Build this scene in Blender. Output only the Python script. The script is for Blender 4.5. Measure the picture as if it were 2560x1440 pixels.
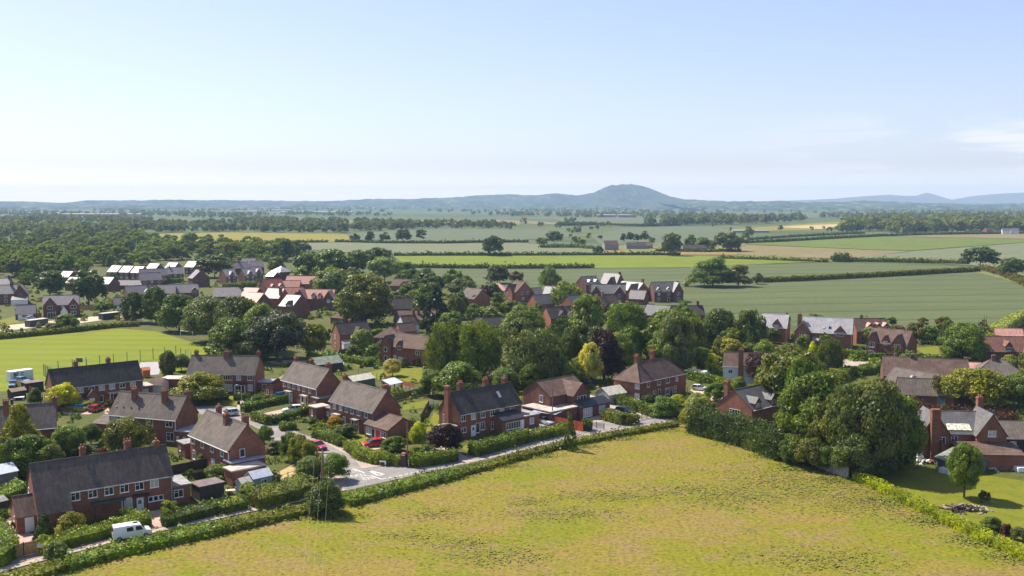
import bpy, math, random
import numpy as np
from mathutils import Vector, Matrix
R=math.radians
sc=bpy.context.scene
for o in list(bpy.data.objects): bpy.data.objects.remove(o)
COL=sc.collection
# ------------------------------------------------------------------ camera, world, sun, exposure
FPX=2400.0; HZ=506.0; CAMH=46.0
PITCH=math.atan((720-HZ)/FPX)
cam=bpy.data.cameras.new("camera"); cam.sensor_width=36; cam.lens=36*FPX/2560; cam.clip_end=60000; cam.clip_start=1
co=bpy.data.objects.new("camera",cam); COL.objects.link(co); co.location=(0,0,CAMH); co.rotation_euler=(math.pi/2-PITCH,0,0)
sc.camera=co
SUN_EL=R(50); SUN_AZ=math.atan2(-0.79,0.61)          # compass angle from +Y towards +X
sd=Vector((math.sin(SUN_AZ)*math.cos(SUN_EL),math.cos(SUN_AZ)*math.cos(SUN_EL),math.sin(SUN_EL)))
sl=bpy.data.lights.new("sun","SUN"); sl.energy=5; sl.angle=R(.55); sl.color=(1,.93,.81)
so=bpy.data.objects.new("sun",sl); COL.objects.link(so); so.rotation_euler=sd.to_track_quat('Z','Y').to_euler(); so.location=sd*300
W=bpy.data.worlds.new("World"); sc.world=W; W.use_nodes=True
wn=W.node_tree; wn.nodes.clear()
def N(t,ty,**k):
    n=t.nodes.new(ty)
    for a,b in k.items(): setattr(n,a,b)
    return n
sky=N(wn,'ShaderNodeTexSky',sky_type='NISHITA',sun_disc=False); sky.sun_elevation=SUN_EL; sky.sun_rotation=SUN_AZ
sky.altitude=100; sky.air_density=1.0; sky.dust_density=.8; sky.ozone_density=1.6
bg=N(wn,'ShaderNodeBackground'); bg.inputs[1].default_value=.108
wo=N(wn,'ShaderNodeOutputWorld')
# thin streaks of cloud low in the sky
tc=N(wn,'ShaderNodeTexCoord'); sep=N(wn,'ShaderNodeSeparateXYZ'); wn.links.new(tc.outputs['Generated'],sep.inputs[0])
mp=N(wn,'ShaderNodeMapping'); mp.inputs['Scale'].default_value=(5,2,46); mp.inputs['Rotation'].default_value=(0,R(5),0)
wn.links.new(tc.outputs['Generated'],mp.inputs[0])
nz=N(wn,'ShaderNodeTexNoise'); nz.inputs['Scale'].default_value=1.3; nz.inputs['Detail'].default_value=7; nz.inputs['Distortion'].default_value=.5
wn.links.new(mp.outputs[0],nz.inputs['Vector'])
def wmath(op,a,b=None,c=None):
    n=N(wn,'ShaderNodeMath',operation=op)
    for i,x in enumerate((a,b,c)):
        if x is None: continue
        if isinstance(x,(int,float)): n.inputs[i].default_value=x
        else: wn.links.new(x,n.inputs[i])
    return n.outputs[0]
def wmap(x,a,b,c=0,d=1):
    n=N(wn,'ShaderNodeMapRange'); n.interpolation_type='SMOOTHSTEP'
    for i,v in zip((1,2,3,4),(a,b,c,d)): n.inputs[i].default_value=v
    wn.links.new(x,n.inputs[0]); return n.outputs[0]
m1=wmap(sep.outputs[2],.012,.05); m2=wmap(sep.outputs[2],.11,.04); m3=wmap(sep.outputs[0],.16,.5)
cl=wmath('MULTIPLY',wmap(nz.outputs[0],.5,.68),wmath('MULTIPLY',m1,wmath('MULTIPLY',m2,m3)))
mx=N(wn,'ShaderNodeMix',data_type='RGBA'); mx.inputs[7].default_value=(9.6,9.0,9.0,1)
wn.links.new(wmath('MULTIPLY',cl,.55),mx.inputs[0]); wn.links.new(sky.outputs[0],mx.inputs[6])
gm=N(wn,'ShaderNodeGamma'); gm.inputs[1].default_value=.75; wn.links.new(mx.outputs[2],gm.inputs[0]); tn=N(wn,'ShaderNodeMix',data_type='RGBA',blend_type='MULTIPLY'); tn.inputs[0].default_value=1; tn.inputs[7].default_value=(1.28,1.24,1.42,1); wn.links.new(gm.outputs[0],tn.inputs[6]); hv=N(wn,'ShaderNodeVectorMath',operation='SCALE'); wn.links.new(tn.outputs[2],hv.inputs[0]); wn.links.new(wmap(sep.outputs[2],.0,.04,1.75,1.0),hv.inputs['Scale']); wn.links.new(hv.outputs[0],bg.inputs[0]); wn.links.new(bg.outputs[0],wo.inputs[0])
sc.view_settings.view_transform='Standard'; sc.view_settings.look='None'; sc.view_settings.gamma=1; sc.view_settings.exposure=.84
sc.cycles.max_bounces=5; sc.cycles.diffuse_bounces=3; sc.cycles.glossy_bounces=2; sc.cycles.transmission_bounces=4
sc.cycles.volume_bounces=0; sc.cycles.transparent_max_bounces=8; sc.cycles.use_denoising=True; sc.render.filter_size=1.05
HAZE=8.5e-5

# ------------------------------------------------------------------ helpers
_c,_s=math.cos(PITCH),math.sin(PITCH)
def at(px,py,z=0.0):                    # world point at height z seen at photo pixel
    x=(px-1280)/FPX; y=(720-py)/FPX
    d=Vector((x,_c+y*_s,-_s+y*_c)); t=(z-CAMH)/d.z
    return Vector((d.x*t,d.y*t,z))
def dep(p): return p.y*_c-(p.z-CAMH)*_s
def ztop(g,py):                          # height above ground point g whose image row is py
    k=(720-py)/FPX; a=g.y
    # (a*s + h*c)/(a*c - h*s)=k , h=z-CAMH
    h=a*(k*_c-_s)/(_c+k*_s); return h+CAMH
def ppm(g): return FPX/dep(g)
rnd=random.Random(7); rng=np.random.default_rng(7)

def T(o,label=None,cat=None,group=None,kind=None):
    if label: o['label']=label
    if cat: o['category']=cat
    if group: o['group']=group
    if kind: o['kind']=kind
    return o
def empty(name,loc,rz=0):
    o=bpy.data.objects.new(name,None); COL.objects.link(o); o.location=loc; o.rotation_euler=(0,0,rz); o.empty_display_size=.5; return o
class MB:
    def __init__(s): s.v=[];s.f=[];s.m=[]
    def poly(s,pts,mi=0):
        b=len(s.v); s.v+= [tuple(p) for p in pts]; s.f.append(tuple(range(b,b+len(pts)))); s.m.append(mi)
    def box(s,x0,x1,y0,y1,z0,z1,mi=0):
        b=len(s.v); s.v+=[(x0,y0,z0),(x1,y0,z0),(x1,y1,z0),(x0,y1,z0),(x0,y0,z1),(x1,y0,z1),(x1,y1,z1),(x0,y1,z1)]
        for q in ((3,2,1,0),(4,5,6,7),(0,1,5,4),(1,2,6,5),(2,3,7,6),(3,0,4,7)): s.f.append(tuple(b+i for i in q)); s.m.append(mi)
    def hexa(s,p,mi=0):                  # 8 points: bottom ring then top ring
        b=len(s.v); s.v+=[tuple(q) for q in p]
        for q in ((3,2,1,0),(4,5,6,7),(0,1,5,4),(1,2,6,5),(2,3,7,6),(3,0,4,7)): s.f.append(tuple(b+i for i in q)); s.m.append(mi)
    def prism(s,ring,vec,mi=0):          # ring extruded along vec
        n=len(ring); b=len(s.v); vec=Vector(vec)
        s.v+=[tuple(p) for p in ring]+[tuple(Vector(p)+vec) for p in ring]
        s.f.append(tuple(range(b+n-1,b-1,-1))); s.f.append(tuple(range(b+n,b+2*n))); s.m+=[mi,mi]
        for i in range(n):
            j=(i+1)%n; s.f.append((b+i,b+j,b+n+j,b+n+i)); s.m.append(mi)
    def tube(s,p,q,r0,r1=None,n=8,mi=0,caps=True):
        p=Vector(p);q=Vector(q); r1=r0 if r1 is None else r1
        d=(q-p).normalized(); a=d.orthogonal().normalized(); c=d.cross(a); b=len(s.v)
        for P,r in ((p,r0),(q,r1)):
            for i in range(n):
                t=2*math.pi*i/n; s.v.append(tuple(P+r*(math.cos(t)*a+math.sin(t)*c)))
        for i in range(n):
            j=(i+1)%n; s.f.append((b+i,b+j,b+n+j,b+n+i)); s.m.append(mi)
        if caps: s.f.append(tuple(range(b+n-1,b-1,-1))); s.f.append(tuple(range(b+n,b+2*n))); s.m+=[mi,mi]
    def mesh(s,name,mats,smooth=False):
        me=bpy.data.meshes.new(name); me.from_pydata(s.v,[],s.f)
        for m in (mats if isinstance(mats,(list,tuple)) else [mats]): me.materials.append(m)
        me.polygons.foreach_set('material_index',s.m)
        if smooth: me.polygons.foreach_set('use_smooth',[True]*len(s.f))
        me.update(); return me
    def build(s,name,mats,parent=None,loc=None,smooth=False,fix=True):
        me=s.mesh(name,mats,smooth)
        if fix:
            import bmesh
            bm=bmesh.new(); bm.from_mesh(me); bmesh.ops.recalc_face_normals(bm,faces=bm.faces); bm.to_mesh(me); bm.free()
        o=bpy.data.objects.new(name,me); COL.objects.link(o)
        if parent: o.parent=parent
        if loc is not None: o.location=loc
        return o

# ------------------------------------------------------------------ materials
_mats={}
def newmat(name):
    m=bpy.data.materials.new(name); m.use_nodes=True; t=m.node_tree; t.nodes.clear()
    return m,t
def sock(t,x,inp):
    if isinstance(x,(int,float)): inp.default_value=x
    elif isinstance(x,tuple): inp.default_value=(*x,1) if len(x)==3 else x
    else: t.links.new(x,inp)
def noise(t,vec,scale,detail=4,rough=.55,dist=0):
    n=N(t,'ShaderNodeTexNoise'); n.inputs['Scale'].default_value=scale; n.inputs['Detail'].default_value=detail
    n.inputs['Roughness'].default_value=rough; n.inputs['Distortion'].default_value=dist
    if vec is not None: t.links.new(vec,n.inputs['Vector'])
    return n.outputs[0]
def maprange(t,x,a,b,c=0,d=1,smooth=True):
    n=N(t,'ShaderNodeMapRange')
    if smooth: n.interpolation_type='SMOOTHSTEP'
    for i,v in zip((1,2,3,4),(a,b,c,d)): n.inputs[i].default_value=v
    t.links.new(x,n.inputs[0]); return n.outputs[0]
def mixc(t,f,a,b,mode='MIX'):
    n=N(t,'ShaderNodeMix',data_type='RGBA',blend_type=mode); sock(t,f,n.inputs[0]); sock(t,a,n.inputs[6]); sock(t,b,n.inputs[7]); return n.outputs[2]
def mathn(t,op,a,b=0):
    n=N(t,'ShaderNodeMath',operation=op); sock(t,a,n.inputs[0]); sock(t,b,n.inputs[1]); return n.outputs[0]
def mapping(t,vec,scale,rot=(0,0,0)):
    n=N(t,'ShaderNodeMapping'); n.inputs['Scale'].default_value=scale; n.inputs['Rotation'].default_value=rot; t.links.new(vec,n.inputs[0]); return n.outputs[0]
def finish(t,col,rough=.8,spec=.3,bump=None,bstr=.3,bdist=.05,metal=0):
    b=N(t,'ShaderNodeBsdfPrincipled'); sock(t,col,b.inputs['Base Color']); sock(t,rough,b.inputs['Roughness'])
    b.inputs['Specular IOR Level'].default_value=spec; b.inputs['Metallic'].default_value=metal
    if bump is not None:
        n=N(t,'ShaderNodeBump'); n.inputs['Strength'].default_value=bstr; n.inputs['Distance'].default_value=bdist
        t.links.new(bump,n.inputs['Height']); t.links.new(n.outputs[0],b.inputs['Normal'])
    o=N(t,'ShaderNodeOutputMaterial'); t.links.new(b.outputs[0],o.inputs[0]); return b
def pos(t): return N(t,'ShaderNodeNewGeometry').outputs['Position']
def objc(t): return N(t,'ShaderNodeTexCoord').outputs['Object']
def plain(name,col,rough=.6,spec=.4,var=.25,scale=1.5,metal=0):
    k=('plain',name)
    if k in _mats: return _mats[k]
    m,t=newmat(name); p=objc(t)
    n=noise(t,p,scale,5,.6); f=maprange(t,n,.3,.7,1-var,1+var)
    finish(t,mixc(t,1.0,col,f,'MULTIPLY'),rough,spec,metal=metal)
    _mats[k]=m; return m
def brick(name,c1,c2,rough=.85):
    k=('brick',name)
    if k in _mats: return _mats[k]
    m,t=newmat(name); p=objc(t)
    n=noise(t,p,.7,6,.65); n2=noise(t,p,9,3,.7)
    col=mixc(t,maprange(t,n,.32,.68),c1,c2)
    g=N(t,'ShaderNodeSeparateXYZ'); t.links.new(p,g.inputs[0])
    cb=N(t,'ShaderNodeCombineXYZ'); t.links.new(mathn(t,'ADD',g.outputs[0],g.outputs[1]),cb.inputs[0]); t.links.new(g.outputs[2],cb.inputs[1])
    bt=N(t,'ShaderNodeTexBrick'); t.links.new(cb.outputs[0],bt.inputs['Vector']); bt.inputs['Scale'].default_value=1
    bt.inputs['Brick Width'].default_value=.45; bt.inputs['Row Height'].default_value=.15; bt.inputs['Mortar Size'].default_value=.018
    bt.inputs['Color1'].default_value=(1.12,1.1,1.08,1); bt.inputs['Color2'].default_value=(.8,.78,.78,1); bt.inputs['Mortar'].default_value=(1.1,1.2,1.25,1)
    col=mixc(t,1.0,col,bt.outputs[0],'MULTIPLY')
    col=mixc(t,1.0,col,maprange(t,n2,.3,.7,.75,1.25),'MULTIPLY')
    finish(t,col,rough,.25); _mats[k]=m; return m
def roofm(name,c1,c2,rough=.75,spec=.35,course=.26,lich=.25,moss=(.16,.14,.09)):
    k=('roof',name)
    if k in _mats: return _mats[k]
    m,t=newmat(name); p=objc(t)
    n=noise(t,p,.45,6,.65,.4); st=noise(t,mapping(t,p,(3.2,.7,.7)),1,5,.65); fine=noise(t,p,7,3,.75)
    col=mixc(t,maprange(t,n,.35,.66),c1,c2)
    col=mixc(t,1.0,col,maprange(t,st,.3,.7,.78,1.22),'MULTIPLY')
    col=mixc(t,maprange(t,noise(t,p,1.6,6,.7),.56,.72,0,lich),col,moss)
    g=N(t,'ShaderNodeSeparateXYZ'); t.links.new(p,g.inputs[0])
    sn=mathn(t,'FRACT',mathn(t,'MULTIPLY',g.outputs[2],1/course))
    col=mixc(t,1.0,col,maprange(t,sn,0,.3,.74,1.05,False),'MULTIPLY')
    col=mixc(t,1.0,col,maprange(t,fine,.25,.75,.78,1.22),'MULTIPLY')
    finish(t,col,rough,spec,bump=sn,bstr=.25,bdist=.03); _mats[k]=m; return m
BRK=brick('red_brick',(.25,.1,.058),(.18,.074,.047)); BRKD=brick('dark_brick',(.18,.078,.053),(.13,.058,.044))
BRKN=brick('orange_brick',(.33,.13,.075),(.26,.1,.06)); BRKB=brick('brown_brick',(.19,.09,.06),(.14,.07,.05))
RFG=roofm('grey_tile',(.105,.084,.07),(.15,.122,.102),.8,.15); RFD=roofm('dark_tile',(.052,.044,.039),(.075,.063,.054),.8,.15); RFB=roofm('brown_tile',(.1,.063,.048),(.145,.096,.074),.8,.15)
RFS=roofm('slate_tile',(.095,.088,.088),(.125,.118,.115),.6,.3,.24,.05); RFE=roofm('estate_tile',(.15,.125,.125),(.19,.16,.16),.48,.42,.3,.04)
RFR=roofm('red_tile',(.29,.08,.042),(.23,.062,.035),.5,.45,.3,.04); RFP=roofm('pink_tile',(.5,.26,.2),(.42,.2,.15),.6,.4,.3,.06)
RFW=roofm('pale_slate',(.3,.28,.28),(.36,.34,.34),.38,.6,.3,.03)
FLAT=plain('roof_felt',(.26,.25,.24),.8,.3,.3,.8); FLATP=plain('pale_felt',(.42,.36,.31),.8,.3,.25,.7); LEAD=plain('lead_sheet',(.3,.33,.38),.45,.5,.2,1)
WHT=plain('white_paint',(.8,.8,.79),.4,.4,.06); CRM=plain('cream_render',(.66,.66,.64),.8,.2,.08,.6); BLK=plain('black_paint',(.02,.02,.022),.4,.4,.1)
REDP=plain('red_paint',(.55,.05,.025),.5,.4,.12); TIM=plain('weathered_timber',(.2,.14,.09),.85,.2,.35,3); TIMO=plain('orange_timber',(.5,.16,.045),.7,.3,.2,2)
TIMY=plain('larch_timber',(.42,.26,.1),.75,.3,.25,2); TIMD=plain('dark_timber',(.06,.045,.035),.85,.2,.3,3); CONC=plain('concrete',(.42,.36,.31),.9,.2,.25,.7)
POT=plain('terracotta',(.42,.16,.09),.8,.2,.2); GRNP=plain('green_boards',(.09,.14,.1),.7,.3,.2,2); BLUP=plain('blue_grey_boards',(.22,.31,.32),.7,.3,.15,2)
STEEL=plain('galvanised_steel',(.45,.48,.5),.4,.5,.1,metal=.6); BARK=plain('bark',(.11,.085,.065),.95,.1,.4,2); BLUEC=plain('blue_plastic',(.06,.16,.4),.5,.4,.1)
def glassm(name,curtain=.35):
    m,t=newmat(name); oi=N(t,'ShaderNodeObjectInfo')
    f=maprange(t,oi.outputs['Random'],1-curtain,1-curtain+.02,0,1)
    col=mixc(t,f,(.018,.022,.028),(.4,.42,.42)); finish(t,col,.06,.5); return m
GLS=glassm('window_glass'); 

# leaves: colour comes from the object's own colour
def leafm(name,spec=.35,rough=.42,tr=.35):
    m,t=newmat(name); oi=N(t,'ShaderNodeObjectInfo'); p=objc(t); g=pos(t)
    n=noise(t,g,.55,3,.6); n2=noise(t,g,3.1,2,.6); n3=noise(t,g,.21,2,.6)
    col=mixc(t,1.0,oi.outputs['Color'],(1.12,1.15,.55),'MULTIPLY'); col=mixc(t,1.0,col,maprange(t,n,.3,.7,.62,1.38),'MULTIPLY')
    col=mixc(t,1.0,col,maprange(t,n2,.3,.7,.75,1.25),'MULTIPLY')
    col=mixc(t,1.0,col,mixc(t,maprange(t,n3,.36,.64),(.78,.88,.98),(1.15,1.15,.78)),'MULTIPLY')
    b=N(t,'ShaderNodeBsdfPrincipled'); t.links.new(col,b.inputs['Base Color']); b.inputs['Roughness'].default_value=rough; b.inputs['Specular IOR Level'].default_value=spec
    tl=N(t,'ShaderNodeBsdfTranslucent'); t.links.new(mixc(t,1.0,col,(1.35,1.3,.55),'MULTIPLY'),tl.inputs[0])
    ms=N(t,'ShaderNodeMixShader'); ms.inputs[0].default_value=tr; t.links.new(b.outputs[0],ms.inputs[1]); t.links.new(tl.outputs[0],ms.inputs[2])
    o=N(t,'ShaderNodeOutputMaterial'); t.links.new(ms.outputs[0],o.inputs[0]); return m
LEAF=leafm('leaf',.2,.45,.3); LEAFF=leafm('leaf_far',.08,.7,.3)

def polyname(name,pts,mat,z,label=None,cat=None,kind='structure',group=None):
    mb=MB(); mb.poly([(p[0],p[1],z) for p in pts]); o=mb.build(name,mat,fix=False)
    if o.data.polygons[0].normal.z<0: o.data.flip_normals()
    T(o,label,cat,group,kind); return o
def sheet(name,px,mat,z=.004,**k): return polyname(name,[at(*p) for p in px],mat,z,**k)

# ------------------------------------------------------------------ ground, fields, roads
def grassm(name,c1,c2,c3,s1=.05,s2=.35,fine=3.0,stripe=None,streak=None,bump=.4,dark=None,an=(1,1,1),rot=0,fa=.45,tram=None,spots=None):
    m,t=newmat(name); p=pos(t); q=mapping(t,p,an,(0,0,rot)) if (an!=(1,1,1) or rot) else p
    n1=noise(t,q,s1,6,.62,.6); n2=noise(t,q,s2,6,.66,.5); n3=noise(t,p,fine,4,.75)
    col=mixc(t,maprange(t,n1,.36,.64),c1,c2); col=mixc(t,maprange(t,n2,.45,.66,0,.85),col,c3)
    if dark:
        n4=noise(t,q,dark[1],6,.68,.8); col=mixc(t,maprange(t,n4,dark[2],dark[2]+.1,0,.85),col,dark[0])
    if spots:
        n5=noise(t,p,spots[1],5,.7,.4); col=mixc(t,maprange(t,n5,spots[2],spots[2]+.07,0,.7),col,spots[0])
    if stripe:
        sp=mapping(t,p,(1,1,1),(0,0,stripe[1])); g=N(t,'ShaderNodeSeparateXYZ'); t.links.new(sp,g.inputs[0])
        s=mathn(t,'SINE',mathn(t,'ADD',mathn(t,'MULTIPLY',g.outputs[0],2*math.pi/stripe[0]),mathn(t,'MULTIPLY',n2,2.0)))
        col=mixc(t,1.0,col,maprange(t,s,-.7,.7,1-stripe[2],1+stripe[2]),'MULTIPLY')
    if tram:
        sp=mapping(t,p,(1,1,1),(0,0,tram[1])); g=N(t,'ShaderNodeSeparateXYZ'); t.links.new(sp,g.inputs[0])
        s=mathn(t,'FRACT',mathn(t,'MULTIPLY',mathn(t,'ADD',g.outputs[0],mathn(t,'MULTIPLY',n1,tram[2])),1/tram[0]))
        d=mathn(t,'ABSOLUTE',mathn(t,'SUBTRACT',s,.5)); col=mixc(t,1.0,col,maprange(t,d,.0,.09,.6,1.0),'MULTIPLY')
    col=mixc(t,1.0,col,maprange(t,n3,.25,.75,1-fa,1+fa),'MULTIPLY')
    finish(t,col,.9,.15,bump=n3,bstr=bump,bdist=.25); return m
M_GROUND=grassm('garden_ground',(.07,.085,.012),(.1,.095,.022),(.045,.06,.012),.06,.5,2.5)
M_PLAIN=grassm('plain_ground',(.07,.095,.025),(.11,.12,.035),(.04,.065,.02),.0016,.004,.03,an=(.35,1,1),fa=.2)
M_MEADOW=grassm('meadow_grass',(.162,.152,.008),(.2,.15,.028),(.2,.138,.052),.035,.13,1.6,bump=.25,dark=((.125,.125,.03),.11,.58),rot=.35,an=(1,1.7,1),fa=.34,spots=((.135,.152,.005),.06,.53))
M_LAWN=grassm('lawn_grass',(.14,.15,.008),(.17,.16,.012),(.11,.13,.01),.12,.5,3.5,fa=.25)
M_PITCH=grassm('playing_field_grass',(.155,.18,.003),(.138,.165,.003),(.165,.182,.005),.02,.12,1.5,stripe=(10.5,R(-86.5),.06),fa=.12,an=(.3,1,1))
M_ROUGH=grassm('rough_grass',(.12,.14,.03),(.2,.18,.06),(.08,.1,.025),.15,.6,2.5)
def crop(name,c,var=.12,tram=None,fine=.5,an=(1,1,1),rot=0):
    c2=tuple(x*(1-var) for x in c); c3=tuple(x*(1+var) for x in c)
    return grassm(name,c,c2,c3,.012,.06,fine,tram=tram,fa=.14,an=an,rot=rot,bump=.2)
M_WHEAT=crop('wheat_crop',(.088,.106,.038),.12,(30,R(82),10),an=(.35,1.6,1)); M_WHEAT2=crop('barley_crop',(.1,.12,.058),.1,(24,R(80),10)); M_WHEAT3=crop('pale_barley_crop',(.14,.15,.075),.1,(24,R(80),10))
M_GREEN=crop('bright_grass_field',(.135,.165,.008),.12); M_GREEN2=crop('mid_green_field',(.105,.135,.018),.12); M_TAN=crop('tan_field',(.18,.145,.06),.12); M_STUB=crop('stubble_field',(.4,.3,.14),.1)
M_YEL=crop('yellow_green_field',(.19,.165,.012),.12); M_BROWN=crop('dry_field',(.22,.15,.05),.12)
def asphalt(name,c1,c2,sp=(.4,.3,.2),amt=.3):
    m,t=newmat(name); p=pos(t); n=noise(t,p,.35,6,.65,.6); n2=noise(t,p,5,4,.7)
    col=mixc(t,maprange(t,n,.35,.65),c1,c2); col=mixc(t,maprange(t,noise(t,p,.8,6,.7,.6),.56,.7,0,amt),col,sp)
    col=mixc(t,1.0,col,maprange(t,n2,.3,.7,.82,1.18),'MULTIPLY'); finish(t,col,.85,.25,bump=n2,bstr=.2,bdist=.02); return m
M_ROAD=asphalt('asphalt',(.19,.175,.17),(.25,.225,.21)); M_PAVE=asphalt('pavement_asphalt',(.34,.27,.225),(.4,.31,.25),(.3,.24,.2)); M_DRIVE=asphalt('block_paving',(.36,.25,.2),(.42,.31,.25)); M_GRAV=asphalt('gravel_drive',(.45,.34,.24),(.5,.39,.28)); M_KERB=asphalt('kerb_stone',(.17,.08,.065),(.22,.11,.09))
M_MARK=plain('road_marking_paint',(.58,.53,.48),.7,.3,.2,3); M_REDM=plain('red_road_surface',(.42,.17,.15),.8,.2,.3,1); M_TARM=asphalt('court_tarmac',(.3,.28,.28),(.34,.31,.31))

polyname('ground',[(-12200,-60),(12200,-60),(12200,12250),(-12200,12250)],M_PLAIN,-.3)
polyname('village_ground',[(-260,20),(260,20),(330,360),(300,566),(120,626),(-90,675),(-420,770),(-460,360)],M_GROUND,-.02)
far=[ # pixel outlines of the fields, material
 ([(-160,845),(0,846),(120,838),(300,822),(390,828),(560,880),(545,900),(440,930),(330,935),(100,975),(-200,985)],M_PITCH,.0,'playing_field'),
 ([(1690,712),(1900,706),(2180,695),(2440,680),(2600,722),(2800,745),(2800,800),(2560,800),(2490,835),(2300,842),(2100,830),(1880,812),(1640,790),(1480,748),(1560,735)],M_WHEAT,.02,'wheat_field'),
 ([(1020,669),(1480,671),(1720,668.5),(1870,661),(2105,656),(2440,668),(2440,677),(2180,692),(1900,703),(1700,712),(1560,735),(1400,740),(1200,715),(1080,695)],M_WHEAT,.02,'wheat_field'),
 ([(985,640),(1480,638.5),(1700,638.5),(1850,643),(2045,654.5),(1870,661),(1720,668),(1480,670.5),(1020,668)],M_GREEN,.03,'grass_field'),
 ([(640,607),(860,606),(1100,609),(1300,606.5),(1480,620),(1500,631),(1470,637),(1000,638.5),(880,632),(770,624),(700,615)],M_WHEAT3,.03,'barley_field'),
 ([(300,590),(430,584),(560,580.5),(860,585),(900,600),(800,606.5),(640,606.5),(520,609),(440,610)],M_YEL,.03,'yellow_field'),
 ([(860,585),(1060,572),(1200,572),(1360,576),(1480,590),(1300,600),(1080,604),(900,601)],M_WHEAT2,.04,'barley_field'),
 ([(1480,590),(1560,570),(1700,566),(1800,570),(1860,590),(1840,600),(1700,606),(1500,612)],M_WHEAT2,.05,'barley_field'),
 ([(1080,603),(1310,600),(1500,612),(1480,619),(1310,606),(1100,608)],M_WHEAT2,.05,'barley_field'),
 ([(1865,605),(2000,599),(2200,591),(2560,598),(2760,600),(2760,603),(2560,606),(2450,614),(2280,626),(2180,624),(1870,611)],M_GREEN2,.05,'grass_field'),
 ([(1835,625),(1868,612),(2180,625),(2278,628),(2130,643),(2070,646),(1900,640),(1840,636)],M_TAN,.05,'dry_field'),
 ([(2200,590.5),(2330,586),(2560,584),(2760,585),(2760,599),(2560,597),(2400,594)],M_TAN,.06,'dry_field'),
 ([(2080,647),(2290,628),(2460,615),(2560,607),(2760,604),(2760,690),(2560,680),(2440,664),(2300,656),(2120,652)],M_WHEAT3,.04,'barley_field'),
 ([(1935,567.5),(2000,564),(2110,559.5),(2100,565),(2056,573)],M_STUB,.1,'stubble_field'),
 ([(1800,575),(1940,565),(2060,556),(2120,553),(2115,559),(1935,567),(2056,574),(1900,578)],M_YEL,.08,'rough_field'),
 ([(1860,592),(2000,583),(2200,580),(2260,584),(2200,590),(2000,598),(1870,604)],M_WHEAT2,.06,'barley_field'),
 ([(1380,548),(1540,543),(1640,546),(1700,557),(1560,560),(1420,556)],M_WHEAT2,.2,'barley_field'),
 ([(1160,552),(1250,549),(1420,558),(1560,561),(1700,562),(1540,566),(1300,559)],M_TAN,.2,'dry_field'),
 ([(1010,562),(1160,554),(1300,559),(1300,562),(1150,562)],M_GREEN,.2,'grass_field'),
 ([(880,556),(960,551),(1060,551),(1180,550),(1130,554),(1000,558)],M_YEL,.25,'grass_field'),
 ([(720,553),(780,549),(890,552),(880,557),(760,557)],M_GREEN,.25,'grass_field'),
 ([(1700,541),(2000,536),(2100,541),(1990,548),(1750,549)],M_WHEAT2,.3,'barley_field'),
 ([(0,560),(60,557),(240,557),(280,562),(150,565),(0,564)],M_GREEN,.25,'grass_field'),
 ([(540,556),(600,555),(610,560),(560,562)],M_GREEN,.25,'grass_field'),
 ([(1880,629),(1480,621),(1500,636),(1840,637)],M_BROWN,.02,'dry_field'),
 ([(1640,608),(1860,600),(1865,612),(1840,624),(1620,630),(1500,622),(1560,612)],M_ROUGH,.06,'rough_field'),
 ([(1900,640),(2070,647),(2120,653),(2050,654),(1850,642),(1840,637)],M_ROUGH,.05,'rough_field'),
 ([(2440,667),(2560,684),(2760,700),(2760,745),(2600,722),(2440,680)],M_ROUGH,.05,'rough_verge'),
 ([(0,595),(300,590),(440,611),(380,690),(0,700),(-440,720),(-440,600)],M_GROUND,.01,'woodland_floor'),
 ([(440,611),(700,616),(780,640),(1000,640),(1060,690),(700,700),(380,690)],M_GROUND,.01,'woodland_floor'),
]
for i,(pts,m,z,nm) in enumerate(far): sheet(nm,pts,m,z+.003*(i%4))
# meadow in front, gently bumpy, and the lane along its edge
lane_low=[(-140,1462),(0,1432),(160,1389),(290,1355),(404,1329),(560,1295),(760,1252),(866,1226),(1000,1196),(1140,1165),(1220,1148),(1300,1129),(1400,1104),(1500,1083),(1600,1067),(1690,1052)]
lane_up=[(1705,1020),(1640,1040),(1560,1048),(1490,1056),(1400,1076),(1300,1103),(1200,1129),(1160,1140),(1060,1150),(900,1160),(862,1190),(760,1226),(620,1256),(500,1284),(373,1318),(287,1342),(142,1372),(0,1402),(-140,1425)]
sheet('lane',lane_low+lane_up,M_ROAD,.008)
def strip(name,px,w0,w1,mat,z0,z1,left=0,kind='structure'):           # raised strip along a pixel polyline, w0..w1 metres to the right of it
    P=[at(*p) for p in px]; mb=MB(); A=[];B=[]
    for i,p in enumerate(P):
        d=(P[min(i+1,len(P)-1)]-P[max(i-1,0)]).normalized(); n=Vector((d.y,-d.x,0)); A.append(p+n*w0); B.append(p+n*w1)
    for i in range(len(P)-1):
        q=[A[i],A[i+1],B[i+1],B[i]]; mb.hexa([(p.x,p.y,z0) for p in q]+[(p.x,p.y,z1) for p in q])
    o=mb.build(name,mat); return T(o,kind=kind)
sheet_m=[(-140,1470),(0,1440),(160,1396),(290,1361),(404,1335),(560,1301),(760,1259),(866,1236),(1000,1204),(1140,1173),(1220,1155),(1300,1135),(1400,1110),(1500,1089),(1600,1072),(1690,1060),(1740,1066),(1860,1105),(1990,1160),(2140,1195),(2300,1262),(2560,1372),(2750,1455)]
polyname('meadow',[at(*p) for p in sheet_m]+[Vector((90,40,0)),Vector((-120,40,0))],M_MEADOW,.012)
strip('pavement',[p for p in lane_low if p[0]<900],-1.5,-.0,M_PAVE,.0,.1)
strip('kerb',[p for p in lane_low if p[0]<900],-1.7,-1.503,M_KERB,.0,.12)
strip('verge_edge',[p for p in lane_low if p[0]>1050],-.9,-.3,M_PAVE,.0,.05)
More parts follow.
